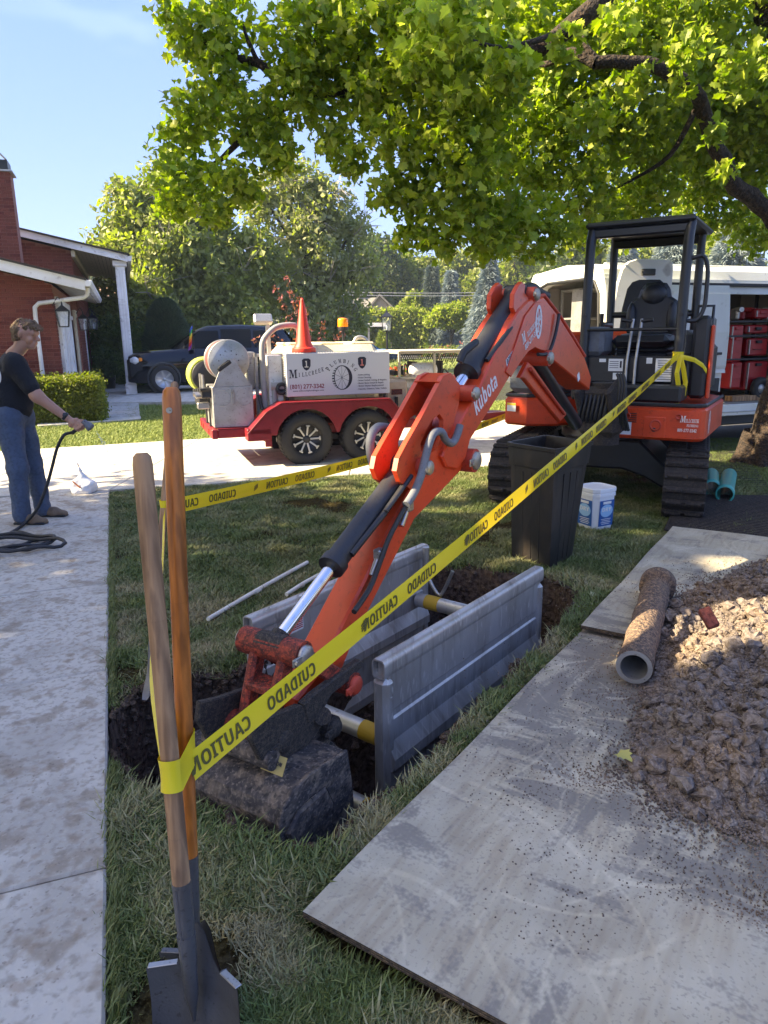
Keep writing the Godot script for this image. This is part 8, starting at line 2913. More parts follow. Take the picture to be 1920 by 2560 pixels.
# ---------------------------------------------------------------- person
func nets(st: SurfaceTool, bones: Array, cell: float, k: float, bump: FastNoiseLite = null, amp := 0.0, freq := 1.0) -> void:    # smooth union of tapered capsules [a, b, ra, rb], meshed as surface nets
	var lo := Vector3.ONE * 1e9
	var hi := -lo
	for b in bones:
		var r := Vector3.ONE * (maxf(b[2], b[3]) + k + cell * 3.0 + amp)
		lo = lo.min(b[0].min(b[1]) - r)
		hi = hi.max(b[0].max(b[1]) + r)
	var nx := int((hi.x - lo.x) / cell) + 2
	var ny := int((hi.y - lo.y) / cell) + 2
	var nz := int((hi.z - lo.z) / cell) + 2
	var f := PackedFloat32Array()
	f.resize(nx * ny * nz)
	f.fill(1.0)
	for b in bones:
		var a: Vector3 = b[0]
		var e: Vector3 = b[1] - a
		var ee := maxf(e.length_squared(), 1e-9)
		var ra: float = b[2]
		var dr: float = b[3] - ra
		var r := Vector3.ONE * (maxf(b[2], b[3]) + k + cell * 3.0)
		var m0: Vector3 = (b[0].min(b[1]) - r - lo) / cell
		var m1: Vector3 = (b[0].max(b[1]) + r - lo) / cell
		for z in range(maxi(0, int(m0.z)), mini(nz, int(m1.z) + 1)):
			for y in range(maxi(0, int(m0.y)), mini(ny, int(m1.y) + 1)):
				var row := (z * ny + y) * nx
				for x in range(maxi(0, int(m0.x)), mini(nx, int(m1.x) + 1)):
					var p := lo + Vector3(x, y, z) * cell - a
					var t := clampf(p.dot(e) / ee, 0.0, 1.0)
					var d := (p - e * t).length() - ra - dr * t
					var o := f[row + x]
					var h := maxf(k - absf(o - d), 0.0) / k
					f[row + x] = minf(o, d) - h * h * k * 0.25
	if bump:
		for i in f.size():
			if absf(f[i]) < amp + cell * 2.0:
				var p := lo + Vector3(i % nx, (i / nx) % ny, i / (nx * ny)) * cell
				f[i] += bump.get_noise_3dv(p * freq) * amp
	var vert := {}
	var sx := 1
	var sy := nx
	var sz := nx * ny
	st.set_smooth_group(1)
	var corner := [0, sx, sy, sx + sy, sz, sx + sz, sy + sz, sx + sy + sz]
	var cpos := [Vector3(0, 0, 0), Vector3(1, 0, 0), Vector3(0, 1, 0), Vector3(1, 1, 0), Vector3(0, 0, 1), Vector3(1, 0, 1), Vector3(0, 1, 1), Vector3(1, 1, 1)]
	var edges := [[0, 1], [2, 3], [4, 5], [6, 7], [0, 2], [1, 3], [4, 6], [5, 7], [0, 4], [1, 5], [2, 6], [3, 7]]
	for z in nz - 1:
		for y in ny - 1:
			for x in nx - 1:
				var i := (z * ny + y) * nx + x
				if f[i] > cell * 2.0 or f[i] < -cell * 2.0: continue
				var neg := 0
				for c in 8:
					if f[i + corner[c]] < 0.0: neg += 1
				if neg == 0 or neg == 8: continue
				var sum := Vector3.ZERO
				var n := 0
				for e in edges:
					var v0 := f[i + corner[e[0]]]
					var v1 := f[i + corner[e[1]]]
					if (v0 < 0.0) != (v1 < 0.0):
						sum += cpos[e[0]].lerp(cpos[e[1]], v0 / (v0 - v1))
						n += 1
				vert[i] = lo + (Vector3(x, y, z) + sum / n) * cell
	for i in vert:
		for d in [[sx, sy, sz], [sy, sz, sx], [sz, sx, sy]]:
			var inside := f[i] < 0.0
			if inside == (f[i + d[0]] < 0.0): continue
			var b: int = i - d[1]
			var c: int = i - d[1] - d[2]
			var e: int = i - d[2]
			if not (vert.has(b) and vert.has(c) and vert.has(e)): continue
			if inside: quad(st, vert[i], vert[b], vert[c], vert[e])
			else: quad(st, vert[i], vert[e], vert[c], vert[b])
	st.set_smooth_group(-1)
func make_person() -> void:
	var zn := -6.05           # near (right) foot
	var zf := -6.32
	var J := func(x: float, y: float, z: float) -> Vector3: return atz(x, y, z)
	var an: Vector3 = J.call(52, 1290, zn)
	var af: Vector3 = J.call(104, 1268, zf)
	an.y = 0.15; af.y = 0.15
	var base := Vector3((an.x + af.x) / 2, 0.035, (zn + zf) / 2)
	var p := thing("person", "person in black T-shirt, blue jeans and tan boots spraying a hose onto the driveway", "person", base)
	var hn: Vector3 = J.call(22, 1052, zn - 0.02)
	var hf: Vector3 = J.call(52, 1046, zf + 0.06)
	var kn: Vector3 = J.call(44, 1172, zn + 0.02)
	var kf: Vector3 = J.call(82, 1160, zf + 0.02)
	var pel := (hn + hf) / 2 + Vector3(0.0, 0.06, 0)
	var chest: Vector3 = J.call(24, 945, -6.18)
	var sn: Vector3 = J.call(38, 912, zn + 0.02)
	var sf: Vector3 = J.call(30, 906, zf - 0.08)
	var neck: Vector3 = J.call(34, 888, -6.18)
	var head: Vector3 = J.call(66, 836, -6.18)
	var eln: Vector3 = J.call(92, 990, zn + 0.04)
	var wrn: Vector3 = J.call(172, 1048, zn - 0.02)
	var elf: Vector3 = J.call(40, 1000, zf - 0.12)
	var wrf: Vector3 = J.call(78, 1040, zf - 0.10)
	var fore := Vector3(0.97, -0.22, 0.05).normalized()      # where the face points
	var up := Vector3(0.22, 0.97, 0.0).normalized()
	var side := fore.cross(up)
	var st := S()
	var body := [[hn, kn, 0.075, 0.052], [kn, an, 0.052, 0.038], [hf, kf, 0.075, 0.052], [kf, af, 0.052, 0.038], [hn, hf, 0.09, 0.09], [pel, chest, 0.11, 0.12], [sn, sf, 0.06, 0.06], [chest, sn, 0.09, 0.05], [chest, sf, 0.09, 0.05], [chest, neck, 0.10, 0.052], [neck, head - up * 0.06, 0.055, 0.056], [sn, eln, 0.056, 0.049], [eln, wrn, 0.050, 0.031], [sf, elf, 0.052, 0.043], [elf, wrf, 0.044, 0.028]]
	nets(st, body, 0.016, 0.04)
	# head with brow, nose, lips, chin, ears
	var H := func(f: float, u: float, s: float) -> Vector3: return head + fore * f + up * u + side * s
	nets(st, [[H.call(-0.015, 0.03, 0.0), H.call(0.01, 0.035, 0.0), 0.086, 0.080], [H.call(0.02, -0.03, 0.0), H.call(0.045, -0.075, 0.0), 0.062, 0.040], [H.call(0.055, -0.085, 0.0), H.call(0.068, -0.088, 0.0), 0.024, 0.018], [H.call(-0.03, -0.06, 0.0), H.call(-0.045, -0.13, 0.0), 0.055, 0.055],
		[H.call(0.080, 0.012, 0.0), H.call(0.108, -0.022, 0.0), 0.009, 0.013], [H.call(0.100, -0.026, 0.012), H.call(0.100, -0.026, -0.012), 0.009, 0.009], [H.call(0.076, 0.026, 0.035), H.call(0.076, 0.026, -0.035), 0.014, 0.014], [H.call(0.082, -0.050, 0.016), H.call(0.082, -0.050, -0.016), 0.009, 0.009], [H.call(0.080, -0.062, 0.014), H.call(0.080, -0.062, -0.014), 0.010, 0.010], [H.call(0.056, -0.03, 0.045), H.call(0.05, -0.045, 0.042), 0.022, 0.02], [H.call(0.056, -0.03, -0.045), H.call(0.05, -0.045, -0.042), 0.022, 0.02],
		[H.call(-0.012, 0.012, 0.082), H.call(-0.018, -0.022, 0.078), 0.014, 0.010], [H.call(-0.012, 0.012, -0.082), H.call(-0.018, -0.022, -0.078), 0.014, 0.010]], 0.0065, 0.016)
	# right hand closed round the nozzle grip
	var grip0: Vector3 = J.call(186, 1078, zn - 0.01)
	var grip1: Vector3 = J.call(212, 1056, zn - 0.01)
	var gd := (grip1 - grip0).normalized()
	var hd := (grip0.lerp(grip1, 0.5) - wrn).normalized()
	var out := hd.cross(gd).normalized()
	if out.z < 0: out = -out
	var palm := wrn + hd * 0.05 - gd * 0.0
	var hand := [[wrn, palm, 0.027, 0.032], [palm - gd * 0.028, palm + gd * 0.030, 0.026, 0.024], [palm - gd * 0.02 + hd * 0.03, palm + gd * 0.03 + hd * 0.03, 0.02, 0.02]]
	for i in 4:
		var r0 := palm + gd * (0.034 - i * 0.021) + hd * 0.040 + out * 0.012
		var l: float = [0.92, 1.0, 0.95, 0.78][i]
		var k1 := r0 + hd * 0.034 * l + out * 0.012
		var k2 := k1 + hd * 0.012 * l - out * 0.026 * l - Vector3.UP * 0.006
		var k3 := k2 - hd * 0.016 * l - out * 0.014 * l
		hand += [[r0, k1, 0.0105, 0.0095], [k1, k2, 0.0095, 0.0088], [k2, k3, 0.0088, 0.0075]]
	var th := palm + gd * 0.03 - out * 0.012 + hd * 0.005
	hand += [[th, th + gd * 0.026 + hd * 0.026, 0.013, 0.011], [th + gd * 0.026 + hd * 0.026, th + gd * 0.020 + hd * 0.056 + out * 0.006, 0.011, 0.0085]]
	nets(st, hand, 0.0042, 0.007)
	var bd := put(st, "body", M.skin, p)
	st = S()
	for s in [-1.0, 1.0]: ball(st, H.call(0.0745, 0.006, 0.034 * s), Vector3(0.007, 0.005, 0.010), Basis.IDENTITY, 6, 8)
	put(st, "eyes", M.hair, bd)
	# hair
	st = S()
	var hb := [[H.call(-0.032, 0.052, 0.0), H.call(0.03, 0.072, 0.0), 0.076, 0.058], [H.call(-0.062, 0.02, 0.0), H.call(-0.070, -0.045, 0.0), 0.070, 0.048], [H.call(-0.04, 0.02, 0.045), H.call(-0.05, -0.03, 0.05), 0.050, 0.032], [H.call(-0.04, 0.02, -0.045), H.call(-0.05, -0.03, -0.05), 0.050, 0.032], [H.call(0.02, 0.06, 0.05), H.call(0.04, 0.05, 0.045), 0.036, 0.022], [H.call(0.02, 0.06, -0.05), H.call(0.04, 0.05, -0.045), 0.036, 0.022]]
	for i in 9: hb.append([H.call(0.05, 0.085, -0.04 + i * 0.01), H.call(0.105 + 0.015 * sin(i * 2.3), 0.075 - 0.02 * absf(sin(i * 1.7)), -0.045 + i * 0.011), 0.024, 0.008])
	nets(st, hb, 0.0055, 0.012, noise(38.0, 3, 4), 0.016)
	put(st, "hair", M.hair, p)
	# shirt
	st = S()
	var cr := noise(9.0, 3, 14)
	nets(st, [[pel + Vector3(-0.01, 0.05, 0), chest, 0.155, 0.168], [hn.lerp(pel, 0.6) + Vector3(0, 0.09, 0.02), chest, 0.10, 0.11], [pel + Vector3(0.06, 0.08, 0), chest + Vector3(0.06, -0.06, 0), 0.10, 0.09], [sn, sf, 0.078, 0.078], [chest, sn, 0.11, 0.075], [chest, sf, 0.11, 0.075], [chest, neck - Vector3(0, 0.015, 0), 0.11, 0.066], [sn, sn.lerp(eln, 0.72), 0.082, 0.072], [sf, sf.lerp(elf, 0.72), 0.074, 0.064]], 0.014, 0.05, cr, 0.012)
	var sh := put(st, "shirt", M.shirt, p)
	st = S()
	var em := chest + Vector3(-0.02, 0.03, 0.175)
	ring_on(st, em, Vector3(1, 0, 0.05).normalized() * 1.0, Vector3.UP, 0.045, 0.075, 0.014, 8)
	put(st, "emblem", M.white_ink, sh)
	# jeans
	st = S()
	nets(st, [[hn, kn, 0.112, 0.080], [kn, an + Vector3(0.01, -0.05, 0), 0.080, 0.074], [hf, kf, 0.112, 0.080], [kf, af + Vector3(0.01, -0.05, 0), 0.080, 0.074], [hn + Vector3(0, 0.04, 0), hf + Vector3(0, 0.04, 0), 0.112, 0.112], [pel, pel + Vector3(0, 0.07, 0), 0.128, 0.128]], 0.013, 0.04, noise(7.0, 3, 15), 0.014)
	put(st, "jeans", M.denim, p)
	# boots
	for f in [an, af]:
		st = S()
		var d := Vector3(0.98, 0, 0.10)
		nets(st, [[f + Vector3(0, 0.03, 0), f + Vector3(-0.005, -0.06, 0), 0.052, 0.050], [f + Vector3(-0.01, -0.07, 0), f + d * 0.12 + Vector3(0, -0.075, 0), 0.044, 0.044], [f + d * 0.12 + Vector3(0, -0.08, 0), f + d * 0.22 + Vector3(0, -0.088, 0), 0.042, 0.028]], 0.009, 0.03)
		var bt := put(st, "boot", M.boot, p)
		st = S()
		bar(st, f + Vector3(-0.055, -0.106, 0) - d * 0.0, f + d * 0.235 + Vector3(0, -0.106, 0), 0.085, 0.02, 0.008)
		put(st, "sole", M.hose, bt)
	# watch and hip pocket seam
	st = S()
	var wd := (wrn - eln).normalized()
	lathe(st, wrn - wd * 0.035, wd, [[0.033, -0.012], [0.036, -0.010], [0.036, 0.010], [0.033, 0.012]], 18)
	box(st, wrn - wd * 0.035 + Vector3(0.01, 0.02, 0.028), Vector3(0.036, 0.036, 0.012), turn(Vector3(0.2, 0.5, 0.8)), 0.005)
	put(st, "watch", M.black, p)
	# hose nozzle held in the hand
	var nz := thing("spray_nozzle", "grey pistol spray nozzle in the person's hand", "nozzle", grip0)
	st = S()
	tube(st, [grip0 - gd * 0.03, grip0.lerp(grip1, 0.5), grip1 + gd * 0.015], [0.016, 0.017, 0.021], 12)
	put(st, "grip", M.dark_steel, nz)
	st = S()
	var n0: Vector3 = J.call(214, 1058, zn - 0.01)
	var n1: Vector3 = J.call(230, 1072, zn - 0.01)
	var nd := (n1 - n0).normalized()
	lathe(st, n0 - nd * 0.01, nd, [[0.0, -0.02], [0.022, -0.015], [0.026, 0.02], [0.036, 0.05], [0.037, 0.072], [0.026, 0.076], [0.0, 0.07]], 18)
	put(st, "head", M.gray_sleeve, nz)
	# water: a loose spray of drops
	st = S()
	for i in 260:
		var f := pow(rng.randf(), 0.7)
		var q := n1 + nd * 0.05 + Vector3(0.16 * f, -0.26 * f - 0.10 * f * f, 0.0) + Vector3(rng.randfn(), rng.randfn(), rng.randfn()) * 0.016 * (0.2 + f)
		ball(st, q, Vector3(0.0022, 0.006, 0.0022) * rng.randf_range(0.5, 1.1), Basis(Vector3.BACK, 0.5), 3, 5)
	var wt := one(st, "water_spray", M.water, "fine spray of water leaving the nozzle", "water")
	wt.set_meta("kind", "stuff")
	# hose and its coil
	st = S()
	var hs2 := [grip0 - gd * 0.02]
	for q in [[160, 1088], [143, 1120], [131, 1165], [120, 1205], [106, 1245], [88, 1280], [62, 1308]]: hs2.append(atz(q[0], q[1], zn + 0.10))
	hs2.append(gp(20, 1335, 0.05)); hs2.append(gp(-40, 1350, 0.05))
	tube(st, arc_pts(hs2[0], hs2.slice(1, -1), hs2[-1], 50), 0.0135, 9)
	var hose := thing("garden_hose", "black rubber garden hose running from the nozzle to a loose coil on the walk", "hose", gp(20, 1340, 0.035))
	put(st, "hose_run", M.hose, hose)
	st = S()
	for k in 4:
		var ring := []
		var cc := gp(-10 + k * 14, 1352 + (k % 2) * 8, 0.05 + k * 0.022)
		for i in 26: ring.append(cc + Vector3(cos(i * TAU / 26) * (0.33 + 0.02 * k), 0.012 * sin(i * 1.3 + k), sin(i * TAU / 26) * (0.22 - 0.02 * k)))
		tube(st, ring, 0.0135, 8, false, true)
	put(st, "hose_coil", M.hose, hose)

# ---------------------------------------------------------------- small things
func make_small_things() -> void:
	var st: SurfaceTool
	# rubbish bin: a tapered square tub with a rolled rim
	var h := 0.86
	var B := [gp(1374, 1425), gp(1430, 1395), Vector3.ZERO, gp(1278, 1399)]
	B[2] = B[1] + B[3] - B[0]
	var T := [gp(1388, 1122, h), gp(1478, 1103, h), gp(1374, 1078, h), gp(1274, 1105, h)]
	T[2] = T[1] + T[3] - T[0]
	var cen: Vector3 = (B[0] + B[2]) / 2
	var ct: Vector3 = (T[0] + T[2]) / 2
	var bin := thing("rubbish_bin", "tall scuffed black plastic rubbish bin on the grass by the tracks", "bin", cen)
	var ringpts := func(y: float, grow: float) -> Array:      # rounded square at a height
		var out := []
		for i in 4:
			var f := y / h
			var c0: Vector3 = B[i].lerp(T[i], f)
			var m: Vector3 = cen.lerp(ct, f)
			m.y = y; c0.y = y
			c0 = m + (c0 - m) * (1.0 + grow)
			var pv: Vector3 = B[(i + 3) % 4].lerp(T[(i + 3) % 4], f)
			var nx: Vector3 = B[(i + 1) % 4].lerp(T[(i + 1) % 4], f)
			pv.y = y; nx.y = y
			pv = m + (pv - m) * (1.0 + grow); nx = m + (nx - m) * (1.0 + grow)
			out.append(c0.lerp(pv, 0.12)); out.append(c0.lerp(m, 0.025)); out.append(c0.lerp(nx, 0.12))
		return out
	st = S()
	var rows := [[0.0, 0.0], [0.02, 0.01], [h - 0.16, 0.0], [h - 0.155, 0.05], [h - 0.03, 0.05], [h - 0.025, 0.09], [h, 0.09], [h, 0.02], [0.05, -0.06]]
	for i in rows.size() - 1:
		var a: Array = ringpts.call(rows[i][0], rows[i][1])
		var b: Array = ringpts.call(rows[i + 1][0], rows[i + 1][1])
		for k in a.size():
			var j := (k + 1) % a.size()
			quad(st, a[k], b[k], b[j], a[j]) if false else quad(st, a[k], a[j], b[j], b[k])
	var flr: Array = ringpts.call(0.05, -0.06)
	for k in range(1, flr.size() - 1): tri(st, flr[0], flr[k + 1], flr[k])
	put(st, "tub", M.bin_plastic, bin)
	for i in 4:
		st = S()
		for f in [0.3, 0.5, 0.7]:
			var p0: Vector3 = B[i].lerp(B[(i + 1) % 4], f)
			var p1: Vector3 = T[i].lerp(T[(i + 1) % 4], f)
			bar(st, p0.lerp(p1, 0.05), p0.lerp(p1, 0.78), 0.016, 0.008, 0.003)
		put(st, "rib", M.bin_plastic, bin)
	# square paint pail
	var pc := gp(1486, 1318)
	var pl := thing("white_pail", "square white plastic pail with blue labels beside the bin", "pail", pc)
	var pb := Basis(Vector3.UP, 0.5)
	var ph := 0.36
	var pw := 0.125
	st = S()
	var pr := func(y: float, w: float) -> Array:
		var out := []
		for i in 16:
			var a := TAU * i / 16 + PI / 16
			var q := Vector2(cos(a), sin(a))
			var m := pow(pow(absf(q.x), 5.0) + pow(absf(q.y), 5.0), -0.2)
			out.append(pc + pb * Vector3(q.x * m * w, y, q.y * m * w))
		return out
	var prow := [[0.0, pw * 0.9], [ph - 0.07, pw], [ph - 0.068, pw * 1.06], [ph - 0.045, pw * 1.06], [ph - 0.044, pw * 1.0], [ph - 0.03, pw * 1.0], [ph - 0.029, pw * 1.08], [ph - 0.005, pw * 1.08], [ph, pw * 1.03], [ph - 0.01, pw * 0.9], [ph - 0.012, 0.001]]
	for i in prow.size() - 1:
		var a: Array = pr.call(prow[i][0], prow[i][1])
		var b: Array = pr.call(prow[i + 1][0], prow[i + 1][1])
		for k in 16: quad(st, a[k], b[k], b[(k + 1) % 16], a[(k + 1) % 16])
	put(st, "tub", M.pail_white, pl)
	for f in [Vector3(0, 0, 1), Vector3(1, 0, 0), Vector3(-1, 0, 0)]:
		var n: Vector3 = pb * f
		var xd := Vector3.UP.cross(n).normalized()
		var yd := (Vector3.UP + n * 0.044).normalized()
		var c: Vector3 = pc + n * (pw * 0.955) + Vector3.UP * 0.15
		st = S()
		patch_on(st, c, xd, yd, 0.16, 0.22, 0.003)
		var lb := put(st, "label", M.pail_blue, pl)
		st = S()
		var ov := []
		for i in 18: ov.append(Vector2(0.068 * cos(i * TAU / 18), 0.055 * sin(i * TAU / 18) + 0.02))
		prism(st, ov, c, xd, yd, n, 0.0032, 0.0045)
		put(st, "label_oval", M.pail_pale, lb)
		st = S()
		words(st, "DRY", c - xd * 0.05 + yd * 0.015 + n * 0.005, xd, yd, 0.10, 0.035)
		for i in 4: patch_on(st, c + yd * (-0.05 - i * 0.014), xd, yd, 0.11 - 0.02 * (i % 2), 0.005, 0.0045)
		patch_on(st, c + yd * 0.09, xd, yd, 0.09, 0.022, 0.0045)
		put(st, "print", M.white_ink, lb)
	# green sewer pipes
	for a in [[1812, 1236, 1823, 1188, "longer green plastic pipe lying on the rubber mat"], [1779, 1222, 1778, 1187, "shorter green plastic pipe lying against the excavator track"]]:
		var p0 := gp(a[0], a[1], 0.105)
		var p1 := gp(a[2], a[3], 0.105)
		var d := (p1 - p0).normalized()
		var L_ := p0.distance_to(p1)
		var g := thing("green_pipe", a[4], "pipe", p0 - Vector3.UP * 0.08, "green plastic pipes")
		st = S()
		lathe(st, p0, d, [[0.070, 0.0], [0.084, 0.0], [0.084, 0.11], [0.078, 0.125], [0.075, 0.13], [0.075, L_]], 26)
		put(st, "barrel", M.green_pvc, g)
		st = S()
		lathe(st, p0, d, [[0.070, 0.0], [0.068, L_]], 26)
		put(st, "bore", M.green_pvc, g)
	# white conduits on the grass
	for a in [[520, 1548, 768, 1406, "long pale plastic conduit lying on the lawn beside the trench box"], [716, 1486, 800, 1436, "second pale conduit half hidden behind the trench box"]]:
		st = S()
		var p0 := gp(a[0], a[1], 0.035)
		var p1 := gp(a[2], a[3], 0.05)
		tube(st, arc_pts(p0, [p0.lerp(p1, 0.5) + Vector3.UP * 0.006], p1, 10), 0.0135, 10)
		cyl(st, p0.lerp(p1, 0.42), p0.lerp(p1, 0.47), 0.0165, -1, 10)
		one(st, "plastic_conduit", M.white_pvc, a[4], "conduit", "pale conduits on the lawn")
	# knotted bag
	var bc := gp(210, 1232, 0.03)
	var bag := thing("plastic_bag", "knotted white plastic bag with orange print lying on the driveway", "bag", bc)
	st = S()
	var bn := noise(9.0, 4, 61)
	var bb := []
	for i in 16:
		var a := i * 2.4
		bb.append([bc + Vector3(cos(a) * 0.085, 0.06 + 0.03 * sin(i * 1.7), sin(a) * 0.06), bc + Vector3(0.0, 0.16, 0.0), 0.055, 0.03])
	bb.append([bc + Vector3(0, 0.17, 0), bc + Vector3(-0.01, 0.24, 0.0), 0.022, 0.012])
	bb.append([bc + Vector3(-0.01, 0.24, 0.0), bc + Vector3(-0.03, 0.33, 0.01), 0.010, 0.006])
	nets(st, bb, 0.010, 0.018, bn, 0.012)
	put(st, "sack", M.bag_white, bag)
	st = S()
	for i in 4: box(st, bc + Vector3(-0.05 + i * 0.018, 0.135 - i * 0.016, 0.104 + 0.002 * i), Vector3(0.035, 0.014, 0.012), Basis(Vector3.BACK, -0.7) * Basis(Vector3.RIGHT, -0.5), 0.003)
	put(st, "print", mat("print_orange", L(0.6, 0.16, 0.02), 0.5), bag)

# ---------------------------------------------------------------- shovels
func shovel(label: String, top: Vector3, neck: Vector3, face: Vector3, handle: Material, r: float, rivet: bool, sl: float) -> Node3D:    # face: which way the hollow side of the blade looks
	var ax := (neck - top).normalized()
	var side := ax.cross(face).normalized()
	var f := side.cross(ax).normalized()
	if f.dot(face) < 0.0: f = -f
	var t := thing("shovel", label, "shovel", neck + ax * 0.27, "shovels holding the caution tape")
	var st := S()
	var sock := neck - ax * sl
	var pts := [top, top + ax * 0.008, top + ax * 0.025, top + ax * 0.2, top.lerp(sock, 0.5), sock]
	tube(st, pts, [r * 0.55, r * 0.88, r, r * 1.0, r * 0.97, r * 0.97], 18)
	put(st, "handle", handle, t)
	if rivet:
		st = S()
		cyl(st, top + ax * 0.05 + Vector3.BACK * r * 0.9, top + ax * 0.05 + Vector3.BACK * (r + 0.003), 0.007, -1, 10)
		put(st, "rivet", M.bolt_metal, t)
	st = S()
	tube(st, [sock - ax * 0.01, sock + ax * sl * 0.5, neck - ax * 0.02, neck + ax * 0.06], [r * 1.02, r * 0.98, r * 0.85, r * 0.55], 16)
	bar(st, sock + f * r * 1.0, neck + f * r * 0.85, 0.004, 0.004)
	put(st, "socket", M.blade_steel, t)
	# dished blade with rolled steps
	st = S()
	st.set_smooth_group(1)
	var n := 12
	var m := 12
	var P := func(i: int, j: int, back: float) -> Vector3:
		var v := float(j) / m
		var w := 0.125 * (1.0 - 0.06 * v) if v < 0.6 else 0.125 * 0.964 * sqrt(maxf(0.0, 1.0 - pow((v - 0.6) / 0.42, 2.2)))
		var u := (float(i) / n - 0.5) * 2.0
		var start := lerpf(-0.05, 0.062, smoothstep(0.06, 0.46, absf(u)))          # shoulders drop away from the neck
		var along := lerpf(start, 0.27, v)
		var dish := -0.042 * (1.0 - u * u) * (1.0 - 0.4 * v) - 0.012 * sin(v * PI)
		return neck + ax * along + side * (u * w) + f * (-dish * -1.0 + 0.02 * v - back)
	for i in n:
		for j in m:
			quad(st, P.call(i, j, 0.0), P.call(i + 1, j, 0.0), P.call(i + 1, j + 1, 0.0), P.call(i, j + 1, 0.0))
			quad(st, P.call(i, j, 0.002), P.call(i, j + 1, 0.002), P.call(i + 1, j + 1, 0.002), P.call(i + 1, j, 0.002))
	st.set_smooth_group(-1)
	tube(st, [neck - ax * 0.05, neck + ax * 0.10, neck + ax * 0.17], [0.022, 0.016, 0.004], 10)
	put(st, "blade", M.blade_steel, t)
	for s in [-1, 1]:
		st = S()
		var a: Vector3 = P.call(0 if s < 0 else n, 0, 0.0)
		var b: Vector3 = P.call(3 if s < 0 else n - 3, 0, 0.0)
		bar(st, a - f * 0.008, b - f * 0.008, 0.018, 0.004, 0.0015, ax)
		put(st, "foot_step", M.bolt_metal if sl < 0.18 else M.blade_steel, t)
	return t
var shaft_a: Vector3
var shaft_b: Vector3
var shaft_c: Vector3
func make_shovels() -> void:
	shovel("weathered grey-handled shovel in front, stuck upright in the grass", atz(354, 1132, -1.52), atz(470, 2385, -1.36), Vector3(-0.35, 0.1, 1), M.old_wood, 0.0215, false, 0.17)
	shovel("shovel with varnished orange-brown handle standing behind the grey one", atz(428, 968, -1.64), atz(482, 2370, -1.47), Vector3(-0.6, 0.1, 1), M.oiled_wood, 0.0215, true, 0.24)
	var nk := gp(383, 1600, 0.27)
	shovel("pale-handled shovel planted farther back beside the lifted sod", atz(437, 955, -3.45), nk, Vector3(-1, 0.1, 0.5), M.old_wood, 0.019, false, 0.2)
	shaft_a = atz(354, 1132, -1.52).lerp(atz(470, 2385, -1.36), (1835.0 - 1132.0) / 1253.0 * 1.06)
	shaft_b = atz(428, 968, -1.64).lerp(atz(482, 2370, -1.47), (1800.0 - 968.0) / 1402.0 * 1.05)
	shaft_c = atz(437, 955, -3.45).lerp(nk, 0.50)

# ---------------------------------------------------------------- caution tape
func ribbon(st: SurfaceTool, pts: Array, wid: Array, w: float) -> void:
	st.set_smooth_group(1)
	for i in pts.size() - 1:
		var a: Vector3 = pts[i]
		var b: Vector3 = pts[i + 1]
		var u: Vector3 = wid[i] * w / 2
		var v: Vector3 = wid[i + 1] * w / 2
		var n := (b - a).cross(u).normalized()
		var ca := a + n * 0.0025
		var cb := b + n * 0.0025
		quad(st, a - u, b - v, cb - v * 0.35, ca - u * 0.35)
		quad(st, ca - u * 0.35, cb - v * 0.35, cb + v * 0.35, ca + u * 0.35)
		quad(st, ca + u * 0.35, cb + v * 0.35, b + v, a + u)
	st.set_smooth_group(-1)
func tape_run(label: String, a: Vector3, b: Vector3, sag: float, w0: Vector3, w1: Vector3, wrap_pts: Array, ends: Array) -> void:
	var t := thing("caution_tape", label, "tape", a.lerp(b, 0.5))
	var st := S()
	var pts := []
	var wd := []
	var n := 60
	for i in n + 1:
		var f := i / float(n)
		var p := a.lerp(b, f) + Vector3.DOWN * sag * 4.0 * f * (1.0 - f)
		pts.append(p)
		var d := (b - a).normalized()
		var u := w0.lerp(w1, f)
		u = (u - d * u.dot(d)).normalized()
		wd.append(u.rotated(d, 0.10 * sin(f * 9.0)))
	ribbon(st, pts, wd, 0.075)
	for wp in wrap_pts:
		var ww := []
		for q in wp: ww.append(w0 if wp.size() == 25 else Vector3.UP)
		ribbon(st, wp, ww, 0.075)
	for e in ends: ribbon(st, e[0], e[1], 0.04)
	put(st, "band", M.tape, t)
	st = S()
	var len_ := a.distance_to(b)
	var s := 0.06
	var k := 0
	while s < len_ - 0.3:
		var f := (s + 0.11) / len_
		var i := clampi(int(f * n), 0, n - 1)
		var d: Vector3 = (pts[i + 1] - pts[i]).normalized()
		var nn: Vector3 = d.cross(wd[i]).normalized()
		if nn.dot(EYE - pts[i]) < 0.0: nn = -nn
		if k % 3 == 2:
			var c: Vector3 = pts[i] + nn * 0.0045
			for q in 3: bar(st, c - d * 0.02 - wd[i] * (0.012 - q * 0.010), c + d * 0.012 + wd[i] * (0.006 + q * 0.008), 0.005, 0.001, 0.0, nn)
			s += 0.14
		else:
			words(st, "CAUTION" if k % 3 == 0 else "CUIDADO", pts[i] + d * 0.11 - wd[i] * 0.020 + nn * 0.0045, -d, wd[i], 0.21, 0.042)
			s += 0.30
		k += 1
	put(st, "lettering", M.tape_print, t)
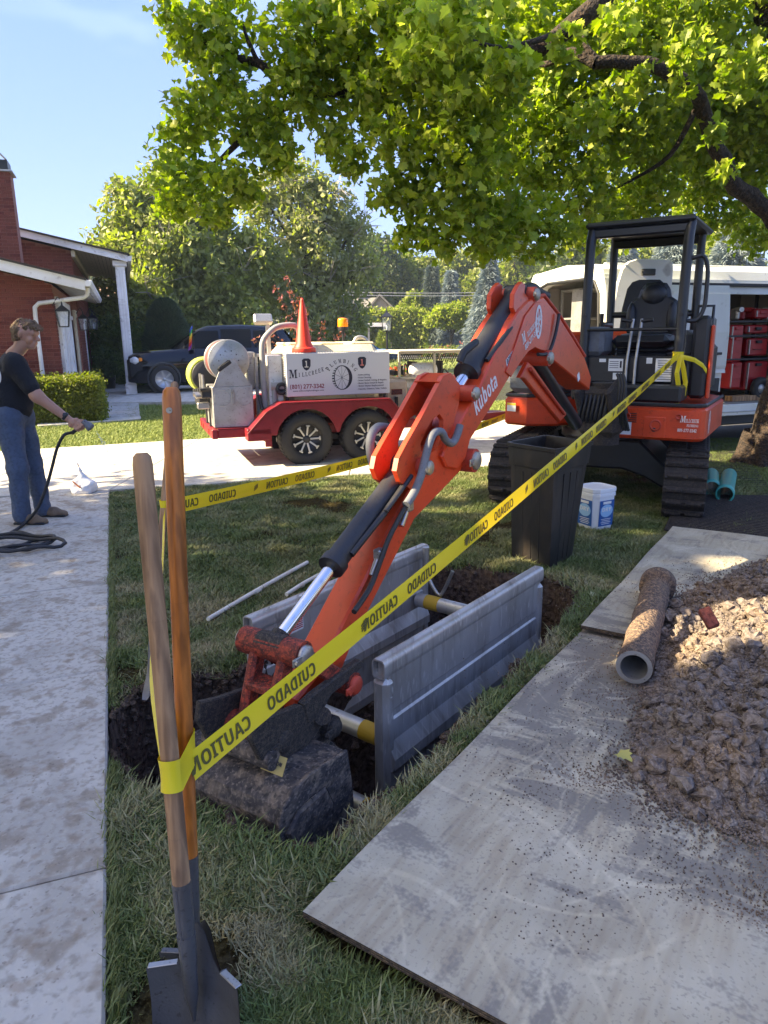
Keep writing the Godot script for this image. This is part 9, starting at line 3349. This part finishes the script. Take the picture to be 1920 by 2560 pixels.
func make_tape() -> void:
	# a loop round the two near shovels, then across to the canopy post
	var c := (shaft_a + shaft_b) / 2
	var wrap := []
	var d := (shaft_b - shaft_a)
	d.y = 0
	for i in 25:
		var a := TAU * i / 24.0
		var v := Vector3(cos(a), 0, sin(a))
		var ax := (atz(354, 1132, -1.52) - atz(470, 2385, -1.36)) if v.dot(d) < 0.0 else (atz(428, 968, -1.64) - atz(482, 2370, -1.47))
		var o := shaft_a if v.dot(d) < 0.0 else shaft_b
		o += ax * ((c.y - 0.01 - o.y) / ax.y)
		wrap.append(Vector3(o.x, c.y - 0.01 + 0.006 * sin(a), o.z) + v * 0.0265)
	var start := shaft_b + Vector3(0.02, -0.03, 0.03)
	var post := xl(-0.71, 1.40, 0.65)
	var tie := []
	for i in 15: tie.append(post + Vector3(cos(i * TAU / 14), 0.04, sin(i * TAU / 14)) * 0.047)
	var ends := []
	for e in [[Vector3(0.03, -0.10, 0.06), Vector3(0.05, -0.34, 0.06)], [Vector3(-0.03, -0.14, 0.08), Vector3(-0.01, -0.42, 0.08)], [Vector3(0.12, -0.03, 0.06), Vector3(0.26, -0.13, 0.0)]]:
		var p := [post + Vector3(0, 0, 0.05), post + e[0], post + e[0].lerp(e[1], 0.5) + Vector3(0.02, 0, 0), post + e[1]]
		var w := []
		for i in 4: w.append(Vector3(0.75, 0.2, 0.6).normalized() if absf(e[1].x) < 0.2 else Vector3(0, 1, 0.1).normalized())
		ends.append([p, w])
	tape_run("yellow caution tape stretched from the near shovels to the excavator canopy post", start, post + Vector3(-0.03, 0, 0.05), 0.03, (atz(354, 1132, -1.52) - atz(470, 2385, -1.36)).normalized(), Vector3(0.1, 1, 0.1), [wrap, tie], ends)
	# the loose strip between the near and the far shovel
	var st := S()
	var q := arc_pts(shaft_a + Vector3(-0.02, 0.02, -0.01), [atz(378, 1650, -1.9), atz(404, 1450, -2.7)], shaft_c, 14)
	var w := []
	for i in q.size(): w.append(Vector3(0.35, 0.9, 0.2).normalized())
	ribbon(st, q, w, 0.05)
	one(st, "tape_strip", M.tape, "slack strip of yellow tape between the near and far shovels", "tape")
	wrap = []
	for i in 17: wrap.append(shaft_c + Vector3(cos(i * TAU / 16), 0.0, sin(i * TAU / 16)) * 0.021)
	var b := atz(1300, 1026, -8.4)
	tape_run("yellow caution tape strung from the far shovel past the trailer wheels", shaft_c + Vector3(0.015, 0, 0), b, 0.06, Vector3(0, 1, 0.1), Vector3(0, 1, 0.2), [wrap], [])
